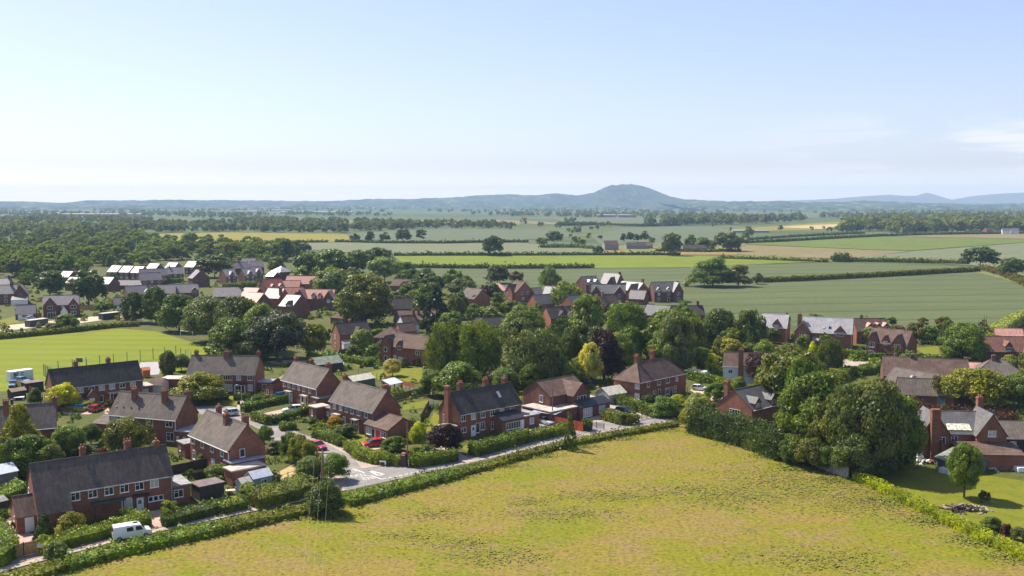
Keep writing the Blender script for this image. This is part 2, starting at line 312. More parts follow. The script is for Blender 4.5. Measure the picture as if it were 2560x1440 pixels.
sheet('side_street',[(862,1200),(905,1172),(1000,1160),(930,1152),(880,1138),(838,1118),(812,1103),(770,1090),(722,1072),(690,1062),(640,1046),(602,1036),(598,1018),(545,1014),(480,1016),(478,1034),(540,1040),(585,1046),(625,1062),(662,1080),(668,1100),(700,1108),(750,1116),(800,1132),(836,1160),(848,1180)],M_ROAD,.016)
sheet('street_pavement',[(604,1030),(612,1020),(606,980),(596,980),(592,1020)],M_PAVE,.03)
sheet('street_pavement',[(905,1172),(1000,1160),(1110,1158),(1160,1146),(1130,1141),(1060,1146),(960,1142),(900,1130),(840,1106),(800,1090),(790,1094),(838,1122),(880,1142)],M_PAVE,.05)
sheet('pavement_corner',[(835,1172),(846,1176),(862,1186),(866,1196),(858,1210),(840,1220),(820,1214),(820,1180)],M_PAVE,.05)
sheet('grass_verge',[(478,1014),(480,1002),(600,1003),(601,1012),(545,1013)],M_LAWN,.03)
for pts in ([(630,1040),(710,1022),(754,1012),(774,1018),(668,1044)],):sheet('driveway',pts,M_DRIVE,.03)
sheet('driveway',[(380,1330),(372,1296),(345,1283),(400,1274),(418,1296),(440,1306)],M_DRIVE,.03)
sheet('driveway',[(0,1330),(18,1300),(34,1290),(60,1330),(92,1336),(95,1384),(28,1396),(20,1360)],M_DRIVE,.03)
sheet('driveway',[(225,1036),(262,1015),(262,1060),(275,1040),(270,1010),(220,1012),(150,1020),(160,1036)],M_DRIVE,.03)
sheet('driveway',[(1310,1084),(1345,1056),(1400,1058),(1455,1072),(1460,1082),(1420,1096),(1330,1100)],M_ROAD,.03)
sheet('driveway',[(1455,1062),(1530,1050),(1640,1040),(1640,1020),(1530,1005),(1480,1030)],M_PAVE,.03)
sheet('driveway',[(895,1126),(905,1112),(960,1108),(975,1116),(940,1124)],M_GRAV,.03)
sheet('driveway',[(1080,1120),(1120,1112),(1180,1152),(1170,1160),(1110,1130)],M_PAVE,.03)
sheet('driveway',[(1725,975),(1760,965),(1800,985),(1840,1005),(1830,1018),(1780,1005),(1740,985)],M_GRAV,.03)
sheet('village_road',[(2090,897),(2180,903),(2300,905),(2300,914),(2180,914),(2110,925),(2080,922)],M_PAVE,.03)
sheet('village_road',[(660,905),(700,900),(860,905),(860,912),(690,910)],M_PAVE,.03)
sheet('village_road',[(0,815),(90,806),(200,795),(310,782),(330,790),(200,808),(100,818),(0,828)],M_GRAV,.03)
sheet('games_court',[(330,942),(352,906),(402,905),(398,936)],M_TARM,.03)
sheet('gravel_yard',[(680,1188),(760,1148),(775,1160),(740,1190),(700,1200)],M_STUB,.03)
lawns=[[(2130,1192),(2220,1180),(2330,1170),(2480,1190),(2640,1215),(2700,1420),(2560,1366),(2300,1255)],
 [(905,935),(960,922),(1055,920),(1060,955),(1000,957),(930,945)],[(1010,1012),(1080,998),(1100,1008),(1060,1020),(1005,1026)],[(870,1100),(905,1086),(930,1095),(905,1112),(880,1116)],
 [(1150,1118),(1250,1090),(1320,1092),(1180,1138)],[(480,990),(610,985),(612,1000),(600,1002),(478,1004)],[(620,1010),(670,995),(690,1005),(640,1022)],[(740,1110),(760,1104),(800,1125),(770,1148),(748,1140)],
 [(1060,1085),(1085,1030),(1100,1040),(1085,1100)],[(1240,960),(1300,948),(1340,985),(1300,1000),(1270,990)],[(1250,915),(1290,905),(1295,918),(1255,925)],[(480,1172),(545,1150),(550,1165),(500,1180)],
 [(520,1250),(600,1232),(620,1245),(540,1272)],[(860,895),(930,890),(945,912),(890,916)],[(735,902),(770,896),(790,905),(740,912)],[(2290,870),(2345,865),(2350,885),(2310,888)],[(2170,1010),(2500,1012),(2520,1030),(2300,1020)],
 [(190,835),(320,805),(330,815),(200,838)],[(0,800),(40,790),(50,806),(0,815)],[(1640,1000),(1690,1000),(1720,1020),(1650,1030)],[(1270,820),(1320,815),(1330,828),(1275,832)],[(2086,846),(2105,842),(2120,852),(2095,858)]]
for i,l in enumerate(lawns): sheet('lawn',l,M_LAWN,.02+.002*(i%3))
# ------------------------------------------------------------------ hills
def hillm(name,c1,c2,c3,sc1):
    m,t=newmat(name); p=pos(t); n=noise(t,mapping(t,p,(1,.5,1.6)),sc1,6,.6); n2=noise(t,mapping(t,p,(1,.4,2)),sc1*4,5,.65)
    col=mixc(t,maprange(t,n,.4,.6),c1,c2); col=mixc(t,maprange(t,n2,.5,.68),col,c3); finish(t,col,.95,.05); return m
M_HILL=hillm('wooded_hills',(.025,.045,.025),(.06,.085,.035),(.17,.19,.09),.003); M_HILL2=hillm('heath_hills',(.035,.055,.035),(.065,.085,.045),(.1,.11,.06),.004)
def ridge(name,prof,D,back,front,mat,amp,label=None):
    xs=np.linspace(prof[0][0],prof[-1][0],260); ys=np.interp(xs,[p[0] for p in prof],[p[1] for p in prof])
    r2=np.random.default_rng(len(prof)); jit=np.convolve(r2.normal(size=300),np.ones(5)/5,'same')[:260]*amp+r2.normal(size=260)*amp*.35
    rows=[(-front,0),(-front*.75,.12),(-front*.5,.3),(-front*.3,.52),(-front*.12,.82),(0,1),(back*.3,.7),(back,0)]
    v=[];f=[]
    for dy,k in rows:
        for i,(x,y) in enumerate(zip(xs,ys)):
            z=(CAMH+(HZ-y)/FPX*D+jit[i])*k+ (r2.normal()*amp*1.2 if 0<k<1 else 0)
            v.append(((x-1280)/FPX*D*(1+dy/D*.2),D+dy,max(z,-5 if k==0 else 0) if k else -5))
    n=260
    for r in range(len(rows)-1):
        for i in range(n-1): f.append((r*n+i,r*n+i+1,(r+1)*n+i+1,(r+1)*n+i))
    me=bpy.data.meshes.new(name); me.from_pydata(v,[],f); me.materials.append(mat); me.polygons.foreach_set('use_smooth',[True]*len(f))
    o=bpy.data.objects.new(name,me); COL.objects.link(o); T(o,kind='structure')
ridge('hills',[(-500,505),(0,503),(60,503),(100,506),(150,509),(200,506),(270,502),(340,501),(470,500),(600,500),(720,503),(840,502),(880,499),(1000,497),(1100,495),(1200,488),(1290,486),(1340,488),(1390,484),(1440,489),(1560,495),(1700,507)],9000,1500,3200,M_HILL,5)
ridge('hills',[(1330,500),(1400,492),(1450,488),(1480,482),(1495,476),(1510,469),(1530,463.5),(1570,461),(1600,464),(1620,470),(1640,478),(1670,490),(1700,497),(1760,501),(1900,505)],8200,1500,1800,M_HILL2,3)
ridge('hills',[(1650,507),(1750,505),(1850,504),(1960,503.5),(2060,506),(2110,504),(2160,501),(2220,504),(2300,508),(2400,510),(2560,509),(3000,509)],7000,1500,2200,M_HILL,4)
ridge('hills',[(1800,505),(1960,502),(2080,497),(2150,491),(2220,487),(2260,490),(2288,489),(2302,484.5),(2313,482),(2326,486),(2347,498),(2370,500),(2420,491),(2470,486),(2560,481),(2800,480),(3100,490)],10800,1200,2000,hillm('haze_paled_hills',(.13,.15,.12),(.15,.17,.13),(.17,.18,.14),.004),1.5)  # farthest ridge: paleness of distance haze put into its own colour
# ------------------------------------------------------------------ haze
hb=MB(); hb.box(-12300,12300,-80,12350,-6,238)
hz=bpy.data.materials.new('haze'); hz.use_nodes=True; t=hz.node_tree; t.nodes.clear()
pv=N(t,'ShaderNodeVolumePrincipled'); pv.inputs['Color'].default_value=(.49,.7,1,1); pv.inputs['Density'].default_value=HAZE; pv.inputs['Anisotropy'].default_value=.0
t.links.new(pv.outputs[0],N(t,'ShaderNodeOutputMaterial').inputs[1])
T(hb.build('haze',hz),kind='stuff')

# ------------------------------------------------------------------ foliage
def leafquads(C,Nn,S,r,asp=1.25,tri=False):      # centres, normals, sizes -> quad vertices
    n=len(C); rv=r.normal(size=(n,3)); a=np.cross(Nn,rv); a/=np.linalg.norm(a,axis=1,keepdims=True)+1e-9
    b=np.cross(Nn,a); b/=np.linalg.norm(b,axis=1,keepdims=True)+1e-9
    s=S[:,None]*.5; k=1+.5*(r.random((n,4))-.5)
    V=np.stack([C-a*s*k[:,:1]*asp,C-b*s*k[:,1:2],C+a*s*k[:,2:3]*asp,C+b*s*k[:,3:]],1)
    return V.reshape(-1,3)
def quadmesh(name,V,mat,extra=None):
    nq=len(V)//4; me=bpy.data.meshes.new(name)
    me.vertices.add(len(V)); me.vertices.foreach_set('co',V.astype(np.float32).ravel())
    me.loops.add(len(V)); me.loops.foreach_set('vertex_index',np.arange(len(V),dtype=np.int32))
    me.polygons.add(nq); me.polygons.foreach_set('loop_start',np.arange(0,len(V),4,dtype=np.int32)); me.polygons.foreach_set('loop_total',np.full(nq,4,dtype=np.int32))
    me.materials.append(mat); me.update(calc_edges=True); return me
def crown_verts(seed,shape,nb,nl,leaf,cb):
    """leaf quads of a crown in a unit box: 1 wide, from height cb up to 1"""
    r=np.random.default_rng(seed); C=[];Nn=[];S=[]
    lob=r.normal(size=(5,3)); lob/=np.linalg.norm(lob,axis=1,keepdims=True); lobk=r.uniform(-.34,.3,5)
    for i in range(nb):
        t=r.random(); th=r.random()*2*math.pi
        if shape in('round','oak','dome'):
            u=r.normal(size=3); u/=np.linalg.norm(u)
            if u[2]<-.85: u[2]*=-1
            if shape=='dome' and u[2]<-.05: u[2]=abs(u[2])*.6
            k=r.uniform(.55,1)**.6 if r.random()<.8 else r.uniform(.1,.6)
            k*=1+float((np.maximum(0,lob@u)**3*lobk).sum())
            rb=r.uniform(.07,.185); rr=(.5-rb*.75)*k
            hz_=(1-cb)/2-rb*.5
            c=np.array([u[0]*rr,u[1]*rr,(cb+1)/2+u[2]*hz_*k*.98]); c[:2]*=1+.18*max(0,-u[2])
            if shape=='oak': c[2]=(cb+1)/2+(abs(u[2])**.8*np.sign(u[2]))*hz_*k
            if shape=='dome': c[2]=cb+.12+max(u[2],0)*(1-cb-.2)*k+r.random()*.06
            out=u*.8+np.array([0,0,.35])
        elif shape in('cone','column','tall'):
            z=cb+(1-cb)*t**(1.25 if shape=='cone' else 1.0)*.97
            tt=(z-cb)/(1-cb)
            R0={'cone':.5*(1-tt)**.8+.02,'column':.42*math.sqrt(max(0,1-(2*tt-.85)**2*.75)) if tt>.1 else .34,'tall':.47*math.sqrt(max(0.03,1-(2*tt-.9)**2))}[shape]
            rb=r.uniform(.05,.1) if shape!='tall' else r.uniform(.08,.15); k=r.uniform(.6,1)**.5
            c=np.array([math.cos(th)*R0*k,math.sin(th)*R0*k,min(z,1-rb*.6)]); out=np.array([math.cos(th),math.sin(th),.4])
        elif shape=='weep':
            u=r.normal(size=3); u/=np.linalg.norm(u); u[2]=abs(u[2]) if r.random()<.75 else u[2]*.5
            k=r.uniform(.55,1)**.6; rb=r.uniform(.06,.12); c=np.array([u[0]*.42*k,u[1]*.42*k,cb+.3+u[2]*(.62-cb)*k]); out=u
        m=int(nl*(rb/.12)**2)+3
        d=r.normal(size=(m,3)); d/=np.linalg.norm(d,axis=1,keepdims=True); fl=(d[:,2]<-.3)&(r.random(m)<.7); d[fl,2]*=-1
        q=r.uniform(.55,1.08,m)[:,None]
        P=c+d*rb*q*np.array([1,1,.8])
        if shape=='weep': P[:,2]-=r.random(m)**2*.28; P[:,:2]=c[:2]+(P[:,:2]-c[:2])*1.0
        P[:,2]=np.maximum(P[:,2],cb*.7)
        nn=d*.8+out*.35+r.normal(size=(m,3))*.45
        if shape=='weep': nn[:,2]*=.4
        nn/=np.linalg.norm(nn,axis=1,keepdims=True)+1e-9
        C.append(P);Nn.append(nn);S.append(leaf*r.uniform(.6,1.35,m))
    C=np.concatenate(C);Nn=np.concatenate(Nn);S=np.concatenate(S)
    mx=np.percentile(np.abs(C[:,:2]),99.5); C[:,:2]*=.5/mx; zmx=C[:,2].max(); C[:,2]=cb+(C[:,2]-cb)/(zmx-cb)*(1-cb)
    return leafquads(C,Nn,S,r)
DET={'near':(120,150,.031),'mid':(60,70,.055),'far':(26,22,.115)}
CB={'round':.03,'oak':.14,'dome':.1,'cone':.03,'column':.04,'tall':.06,'weep':.08}
_cm={}
def crownmesh(shape,det,var,cb=None):
    k=(shape,det,var,cb)
    if k not in _cm:
        nb,nl,lf=DET[det]; f=1.5 if shape in('cone','column','tall','weep') else 1
        _cm[k]=quadmesh('crown',crown_verts(hash((shape,var))%997+var,shape,int(nb*f),int(nl*(1.15 if f>1 else 1)),lf*(.9 if f>1 else 1),CB[shape] if cb is None else cb),LEAF if det!='far' else LEAFF)
    return _cm[k]
def h2(s): return sum(ord(ch)*(i+3) for i,ch in enumerate(s))
hash=lambda k: h2(str(k))
def trunkmesh(det):
    k=('trunk',det)
    if k not in _cm:
        mb=MB(); r=random.Random(3); n=8 if det=='near' else 5
        mb.tube((0,0,-.02),(.005,.0,.25),.034,.026,n); mb.tube((.005,0,.25),(.01,.01,.72),.026,.01,n)
        for i in range(7 if det!='far' else 3):
            a=i*2.4+r.random(); z=.2+.07*i
            mb.tube((.005,0,z),(math.cos(a)*.3,math.sin(a)*.3,z+.22+.05*r.random()),.014,.004,5)
        _cm[k]=mb.mesh('trunk',BARK)
    return _cm[k]
GREENS={'dk':(.072,.096,.024),'md':(.1,.13,.024),'gr':(.118,.16,.022),'lt':(.15,.185,.035),'ol':(.125,.13,.025),'ylo':(.19,.185,.02),'yel':(.42,.4,.015),'gold':(.46,.43,.17),'hyl':(.14,.165,.02),'cop':(.035,.013,.02),
 'sil':(.13,.15,.08),'gy':(.115,.13,.06),'pale':(.17,.2,.075),'blk':(.024,.036,.022),'bro':(.12,.095,.04),'cream':(.4,.33,.2),'drk':(.05,.062,.045),'plum':(.075,.03,.045),'con':(.05,.075,.03),'flow':(.3,.3,.16),'haz1':(.125,.135,.06),'haz2':(.105,.12,.06),'red':(.25,.07,.045),'orn':(.3,.17,.03)}  # far-wood greens are greyed and lightened to carry haze in the colour
def jcol(c,j=.12):
    k=1+rnd.uniform(-j,j); return (c[0]*k*(1+rnd.uniform(-j,j)*.6),c[1]*k,c[2]*k*(1+rnd.uniform(-j,j)),1)
TREES=[]
def plant(g,h,w,shape,col,label,cat='tree',name='tree',group=None,det=None,trunk=True,cb=None):
    p=FPX/max(30,dep(g)); det=det or ('near' if p*w>95 or (p>9 and w>3) else 'mid' if p*w>34 else 'far')
    var=rnd.randrange(3); rz=rnd.random()*6.28; cc=jcol(GREENS[col] if isinstance(col,str) else col)
    cmx=crownmesh(shape,det,var,cb)
    if not trunk or det=='far':
        o=bpy.data.objects.new(name,cmx); COL.objects.link(o); o.location=g; o.rotation_euler=(0,0,rz); o.scale=(w,w,h); o.color=cc
        T(o,label,cat,group); 
        if trunk and det=='far' and p>2.2:
            tr=bpy.data.objects.new('trunk',trunkmesh('far')); COL.objects.link(tr); tr.parent=o
        return o
    root=empty(name,g,rz); T(root,label,cat,group)
    o=bpy.data.objects.new('crown',cmx); COL.objects.link(o); o.parent=root; o.scale=(w,w,h); o.color=cc
    tr=bpy.data.objects.new('trunk',trunkmesh(det)); COL.objects.link(tr); tr.parent=root; tr.scale=(min(w,h*.8),min(w,h*.8),h)
    return root
def tree(px,pyb,pyt,wpx,shape,col,label,**k):
    g=at(px,pyb); return plant(g,max(.5,ztop(g,pyt)),wpx/ppm(g),shape,col,label,**k)
def shrub(px,pyb,pyt,wpx,col,label,shape='dome',**k):
    k.setdefault('cat','shrub'); k.setdefault('name','shrub'); return tree(px,pyb,pyt,wpx,shape,col,label,trunk=False,cb=.0,**k)
def hedge_verts(P,w,h,leaf,dens,r,bump=.12,h2=None):
    C=[];Nn=[];S=[]
    for i in range(len(P)-1):
        a,b=np.array(P[i]),np.array(P[i+1]); L=np.linalg.norm(b-a); d=(b-a)/max(L,1e-6); n=np.array([-d[1],d[0],0])
        for side in(-1,0,1,2):
            if side==2:
                if i not in(0,len(P)-2): continue
                A=w*h*(2 if len(P)==2 else 1)
            else: A=L*(h if side else w)
            m=int(A*dens); u=r.random(m); v=r.random(m)
            if side==0: q=a+np.outer(u*L,d)+np.outer((v-.5)*w,n)+np.outer(np.full(m,h),[0,0,1]); nn=np.tile([0,0,1.0],(m,1))
            elif side==2:
                e=(r.random(m)<.5) if len(P)==2 else np.full(m,i==0)
                q=np.where(e[:,None],a,b)+np.outer((u-.5)*w,n)+np.outer(v*h,[0,0,1]); nn=np.where(e[:,None],-d,d)
            else: q=a+np.outer(u*L,d)+np.outer(np.full(m,side*w/2),n)+np.outer(v*h,[0,0,1]); nn=np.tile(n*side,(m,1))
            ph=q[:,0]*1.7+q[:,1]*1.3; off=(np.sin(ph)+np.sin(ph*2.3+q[:,2]*2))*.5*bump+r.normal(size=m)*bump*.6
            q=q+nn*off[:,None]; pl=q[:,0]*.9+q[:,1]*.7; q[:,2]*=1+min(.1,bump*.4)*(np.sin(pl*.41+h)+np.sin(pl*1.07+w)+.6*np.sin(pl*2.9)); q[:,2]=np.maximum(q[:,2],.02)
            C.append(q); Nn.append(nn+r.normal(size=(m,3))*.55); S.append(leaf*r.uniform(.6,1.4,m))
    C=np.concatenate(C);Nn=np.concatenate(Nn);S=np.concatenate(S); Nn/=np.linalg.norm(Nn,axis=1,keepdims=True)
    return leafquads(C,Nn,S,r)
def hedge(px,w,h,col,label,leaf=None,cat='hedge',name='hedge',group=None,bump=.14,dens=None,world=None):
    P=world or [at(*p) for p in px]; o0=P[0].copy(); Q=[p-o0 for p in P]
    d0=sum(dep(p) for p in P)/len(P); leaf=leaf or max(.22,min(1.5,d0*.0016)); dens=dens or min(22,2.6/leaf**2)
    V=hedge_verts([tuple(q) for q in Q],w,h,leaf,dens,np.random.default_rng(abs(len(label)+int(px[0][0])) if px else 5),bump)
    # a dark twiggy core inside, part of the same mesh
    me=quadmesh('hedge',V,LEAF if d0<420 else LEAFF)
    core=MB()
    for i in range(len(Q)-1):
        a,b=Q[i],Q[i+1]; d=(b-a).normalized(); n=Vector((-d.y,d.x,0))*(w*.5-.12); e=d*.0
        core.hexa([a+n+e,a-n+e,b-n-e,b+n-e]+[q+Vector((0,0,h*.66)) for q in(a+n+e,a-n+e,b-n-e,b+n-e)])
    cme=core.mesh('core',LEAF)
    import bmesh
    bm=bmesh.new(); bm.from_mesh(me); bm.from_mesh(cme); bm.to_mesh(me); bm.free(); bpy.data.meshes.remove(cme)
    o=bpy.data.objects.new(name,me); COL.objects.link(o); o.location=o0; o.color=jcol(GREENS[col] if isinstance(col,str) else col,.06); return T(o,label,cat,group)

# ------------------------------------------------------------------ houses
def facept(f,L,w):
    return {'f':(Vector((0,0,0)),Vector((1,0,0)),Vector((0,-1,0))),'r':(Vector((L,0,0)),Vector((0,1,0)),Vector((1,0,0))),
            'b':(Vector((L,w,0)),Vector((-1,0,0)),Vector((0,1,0))),'l':(Vector((0,w,0)),Vector((0,-1,0)),Vector((-1,0,0)))}[f]
def window(parent,o,du,out,u,z,ww,hh,cols=2,fine=True,sub=True,frame=None,trans=False,name='window'):
    """frame proud of the wall; o + du*u is the middle of the sill line at height z"""
    up=Vector((0,0,1)); c=o+du*u; mb=MB(); b=.07 if fine else .1
    def bar(u0,u1,z0,z1,d0,d1,m,mi=0):
        P=[]
        for zz in(z0,z1):
            for(uu,dd) in((u0,d0),(u1,d0),(u1,d1),(u0,d1)): P.append(c+du*uu+up*(z+zz)+out*dd)
        m.hexa(P,mi)
    h=ww/2
    bar(-h,h,0,b,.005,.075,mb); bar(-h,h,hh-b,hh,.005,.075,mb); bar(-h,-h+b,b,hh-b,.005,.075,mb); bar(h-b,h,b,hh-b,.005,.075,mb)
    for i in range(1,cols):
        x=-h+ww*i/cols; bar(x-b*.45,x+b*.45,b,hh-b,.007,.07,mb)
    if fine:
        if cols>1: bar(-h+b,-h+ww/cols-b*.4,hh*.64,hh*.64+b*.8,.009,.068,mb)
        bar(-h-.06,h+.06,-.07,0,.005,.13,mb)
    pg=mb
    if sub:
        w=mb.build(name,frame or WHT,parent); pg=MB()
        bar(-h+b*.5,h-b*.5,b*.5,hh-b*.5,.003,.03,pg); pg.build('pane',GLS,w)
    else:
        bar(-h+b*.5,h-b*.5,b*.5,hh-b*.5,.003,.03,pg,1); w=mb.build(name,[frame or WHT,GLS],parent)
    return w
def doorpart(parent,o,du,out,u,ww,hh,mat,glazed=True):
    up=Vector((0,0,1)); c=o+du*u; mb=MB(); h=ww/2
    def bar(u0,u1,z0,z1,d0,d1,mi=0):
        P=[]
        for zz in(z0,z1):
            for(uu,dd) in((u0,d0),(u1,d0),(u1,d1),(u0,d1)): P.append(c+du*uu+up*zz+out*dd)
        mb.hexa(P,mi)
    bar(-h-.08,-h,0,hh+.08,.005,.09,1); bar(h,h+.08,0,hh+.08,.005,.09,1); bar(-h,h,hh,hh+.08,.005,.09,1); bar(-h,h,0,hh,.005,.05,0)
    if glazed: bar(-h*.5,h*.5,hh*.58,hh*.85,.052,.06,2)
    return mb.build('door',[mat,WHT,GLS],parent)
def gable_roof(mb,x0,x1,y0,y1,ze,zr,oh,ohg,th=.14,mi=0,yr=None,front=True,back=True,cap=True):
    yr=(y0+y1)/2 if yr is None else yr
    for s,on in((0,front),(1,back)):
        if not on: continue
        ye=y0 if s==0 else y1; k=(zr-ze)/abs(yr-ye); ey=ye-oh if s==0 else ye+oh; ez=ze-k*oh
        mb.hexa([(x0-ohg,ey,ez),(x1+ohg,ey,ez),(x1+ohg,yr,zr),(x0-ohg,yr,zr),(x0-ohg,ey,ez+th),(x1+ohg,ey,ez+th),(x1+ohg,yr,zr+th),(x0-ohg,yr,zr+th)],mi)
    if cap: mb.hexa([(x0-ohg,yr-.16,zr+th-.1),(x1+ohg,yr-.16,zr+th-.1),(x1+ohg,yr+.16,zr+th-.1),(x0-ohg,yr+.16,zr+th-.1),(x0-ohg,yr-.05,zr+th+.09),(x1+ohg,yr-.05,zr+th+.09),(x1+ohg,yr+.05,zr+th+.09),(x0-ohg,yr+.05,zr+th+.09)],mi)
def xgable(mb,xa,xb,y0,y1,ze,zr,oh,ohf,th=.13,mi=0):      # ridge along y
    xm=(xa+xb)/2; k=(zr-ze)/(xm-xa)
    for s in(-1,1):
        xe=xa-oh if s<0 else xb+oh; z=ze-k*oh
        mb.hexa([(xe,y0-ohf,z),(xm,y0-ohf,zr),(xm,y1,zr),(xe,y1,z),(xe,y0-ohf,z+th),(xm,y0-ohf,zr+th),(xm,y1,zr+th),(xe,y1,z+th)],mi)
def chimney(parent,x,y,sx,sy,z0,z1,npots=2,mat=None,pots=True):
    mb=MB(); mb.box(x-sx/2,x+sx/2,y-sy/2,y+sy/2,z0,z1-.45); mb.box(x-sx/2-.07,x+sx/2+.07,y-sy/2-.07,y+sy/2+.07,z1-.447,z1-.2); mb.box(x-sx/2+.03,x+sx/2-.03,y-sy/2+.03,y+sy/2-.03,z1-.197,z1-.05)
    c=mb.build('chimney',BRK if mat is CRM else (mat or BRKD),parent)
    if pots:
        for i in range(npots):
            px=x+(i-(npots-1)/2)*.42*(sx>=sy); py=y+(i-(npots-1)/2)*.42*(sx<sy)
            p=MB(); p.tube((px,py,z1-.048),(px,py,z1+.35),.14,.11,8); p.build('chimney_pot',POT,c)
    return c
def house(label,A,B,ze=5.0,w=7.0,rise=3.4,wm=None,rm=None,oh=.35,ohg=.12,wins=(),chims=(),doors=(),wings=(),dorm=(),exts=(),sky=(),hip=0,group=None,yaw=None,L=None,cat='house',name='house',fine=True,sub=True,gut=True,frame=None,back=None,cata=None,roof2=None):
    wm=wm or BRK; rm=rm or RFG
    a=at(A[0],A[1],ze)
    if yaw is None:
        b=at(B[0],B[1],ze); L=(b-a).length; yaw=math.atan2(b.y-a.y,b.x-a.x)
    else: yaw=math.atan(1.205*math.tan(R(yaw)))
    if fine and B is not None: w*=.93; rise*=1.05
    root=empty(name,(a.x,a.y,0),yaw); T(root,label,cat,group); k=rise/(w/2); zr=ze+rise
    mb=MB()
    if hip: mb.box(0,L,0,w,-.3,ze)
    else: mb.prism([(0,0,-.3),(0,w,-.3),(0,w,ze),(0,w/2,zr),(0,0,ze)],(L,0,0))
    mb.build('wall',wm,root)
    rb=MB()
    if hip:
        o=oh; e=ze-k*oh; hh=min(w/2,L/2)*.98
        ring=[(-o,-o,e),(L+o,-o,e),(L+o,w+o,e),(-o,w+o,e)]; r0=(hh,w/2,zr); r1=(L-hh,w/2,zr)
        rb.poly([ring[0],ring[1],r1,r0]); rb.poly([ring[2],ring[3],r0,r1]); rb.poly([ring[1],ring[2],r1]); rb.poly([ring[3],ring[0],r0]); rb.box(-o,L+o,-o,w+o,e-.12,e-.003)
        rb.tube(r0,r1,.11,n=6); 
        for q,rr in((0,r0),(1,r1),(2,r1),(3,r0)): rb.tube(ring[q],rr,.09,n=6)
    else:
        gable_roof(rb,0,L,0,w,ze,zr,oh,ohg)
        if cata:                                    # roof swept down over a single-storey front part
            x0,x1,d=cata; zc=ze-k*d
            rb.hexa([(x0-ohg,-d-oh,zc-k*oh),(x1+ohg,-d-oh,zc-k*oh),(x1+ohg,-oh-.003,ze-k*oh),(x0-ohg,-oh-.003,ze-k*oh),(x0-ohg,-d-oh,zc-k*oh+.14),(x1+ohg,-d-oh,zc-k*oh+.14),(x1+ohg,-oh-.003,ze-k*oh+.14),(x0-ohg,-oh-.003,ze-k*oh+.14)])
    roof=rb.build('roof',rm,root)
    if cata:
        x0,x1,d=cata; zc=ze-k*d; cm=MB(); cm.prism([(x0,-d,-.3),(x0,-.003,-.3),(x0,-.003,ze),(x0,-d,zc)],(x1-x0,0,0)); cm.build('front_outshot',wm,root)
    if gut and fine:
        g=MB(); e=ze-k*oh
        xs=(cata[1]+.15 if cata else -.1)
        g.box(xs,L+.1,-oh-.12,-oh-.003,e-.02,e+.1); g.box(L-.25,L-.15,-.13,-.03,0,e-.023); g.build('gutter',BLK if wm is BRKD else WHT if rnd.random()<.3 else LEAD,root)
    for wdef in wins:
        f,u,z,ww,hh=wdef[:5]; o,du,out=facept(f,L,w); window(root,o,du,out,u if u>=0 else (L if f in'fb' else w)+u,z,ww,hh,wdef[5] if len(wdef)>5 else 2,fine,sub,frame)
    for d in doors:
        f,u,ww,hh,m=d; o,du,out=facept(f,L,w); doorpart(root,o,du,out,u,ww,hh,m)
    for c in chims:
        x,y,sx,sy,z1=c[:5]; z0=c[6] if len(c)>6 else ze+.2; chimney(root,x,y,sx,sy,z0,z1,c[5] if len(c)>5 else 2,wm,pots=fine)
    for g in wings:                                 # projecting gable: x0,x1,depth,eave,ridge
        x0,x1,d,ge,gr=g[:5]; yb=w/2 if gr>ze else min(w/2,max(.3,(gr-ze)/k+.3))
        m=MB(); m.prism([(x0,-d,-.3),(x1,-d,-.3),(x1,-d,ge),((x0+x1)/2,-d,gr),(x0,-d,ge)],(0,d-.003 if gr<=ze else d+min(w/2,(gr-ze)/k)*.98,0)); wg=m.build('gable_wing',wm,root)
        m=MB(); xgable(m,x0,x1,-d,(gr-ze)/k*1.0+.05 if gr>ze else 0,ge,gr,.25,.22); m.build('roof',roof2 or rm,wg)
        for q in (g[5] if len(g)>5 else ()):
            u,z,ww,hh,cols=q; window(wg,Vector(((x0+x1)/2,-d,0)),Vector((1,0,0)),Vector((0,-1,0)),u,z,ww,hh,cols,fine,False,frame)
    for d in dorm:                                  # dormer: centre x, width, sill height, eave height, ridge height
        x,dw,z0,ge,gr=d[:5]; y0=max(.05,(z0-ze)/k) if z0>=ze-.3 else -.05
        m=MB(); m.prism([(x-dw/2,y0,z0),(x+dw/2,y0,z0),(x+dw/2,y0,ge),(x,y0,gr),(x-dw/2,y0,ge)],(0,max(.6,(gr-ze)/k-y0),0)); dm=m.build('dormer',d[5] if len(d)>5 else wm,root)
        m=MB(); xgable(m,x-dw/2,x+dw/2,y0,max(y0+.6,(gr-ze)/k),ge,gr,.2,.2,.1); m.build('roof',roof2 or rm,dm)
        window(dm,Vector((x,y0,0)),Vector((1,0,0)),Vector((0,-1,0)),0,z0+.15 if z0>ze-.4 else ge-1.25,dw*.66,min(1.1,ge-z0-.1) if z0>ze-.4 else 1.1,2,fine,False,frame)
    for s in sky:                                   # rooflight on the front slope
        x,y,sw,sh=s; m=MB(); c=1/math.sqrt(1+k*k)
        def P(xx,yy,l): return (xx,yy-l*k*c,ze+k*yy+.14/c*.99+l*c)
        y2=y+sh*c
        m.hexa([P(x-sw/2,y,-.02),P(x+sw/2,y,-.02),P(x+sw/2,y2,-.02),P(x-sw/2,y2,-.02),P(x-sw/2,y,.09),P(x+sw/2,y,.09),P(x+sw/2,y2,.09),P(x-sw/2,y2,.09)],0); m.build('rooflight',[GLS],roof)
    for e in exts: extension(root,L,w,*e)
    root['_L']=L; HOUSES[label]=(root,L,w,yaw)
    return root
HOUSES={}
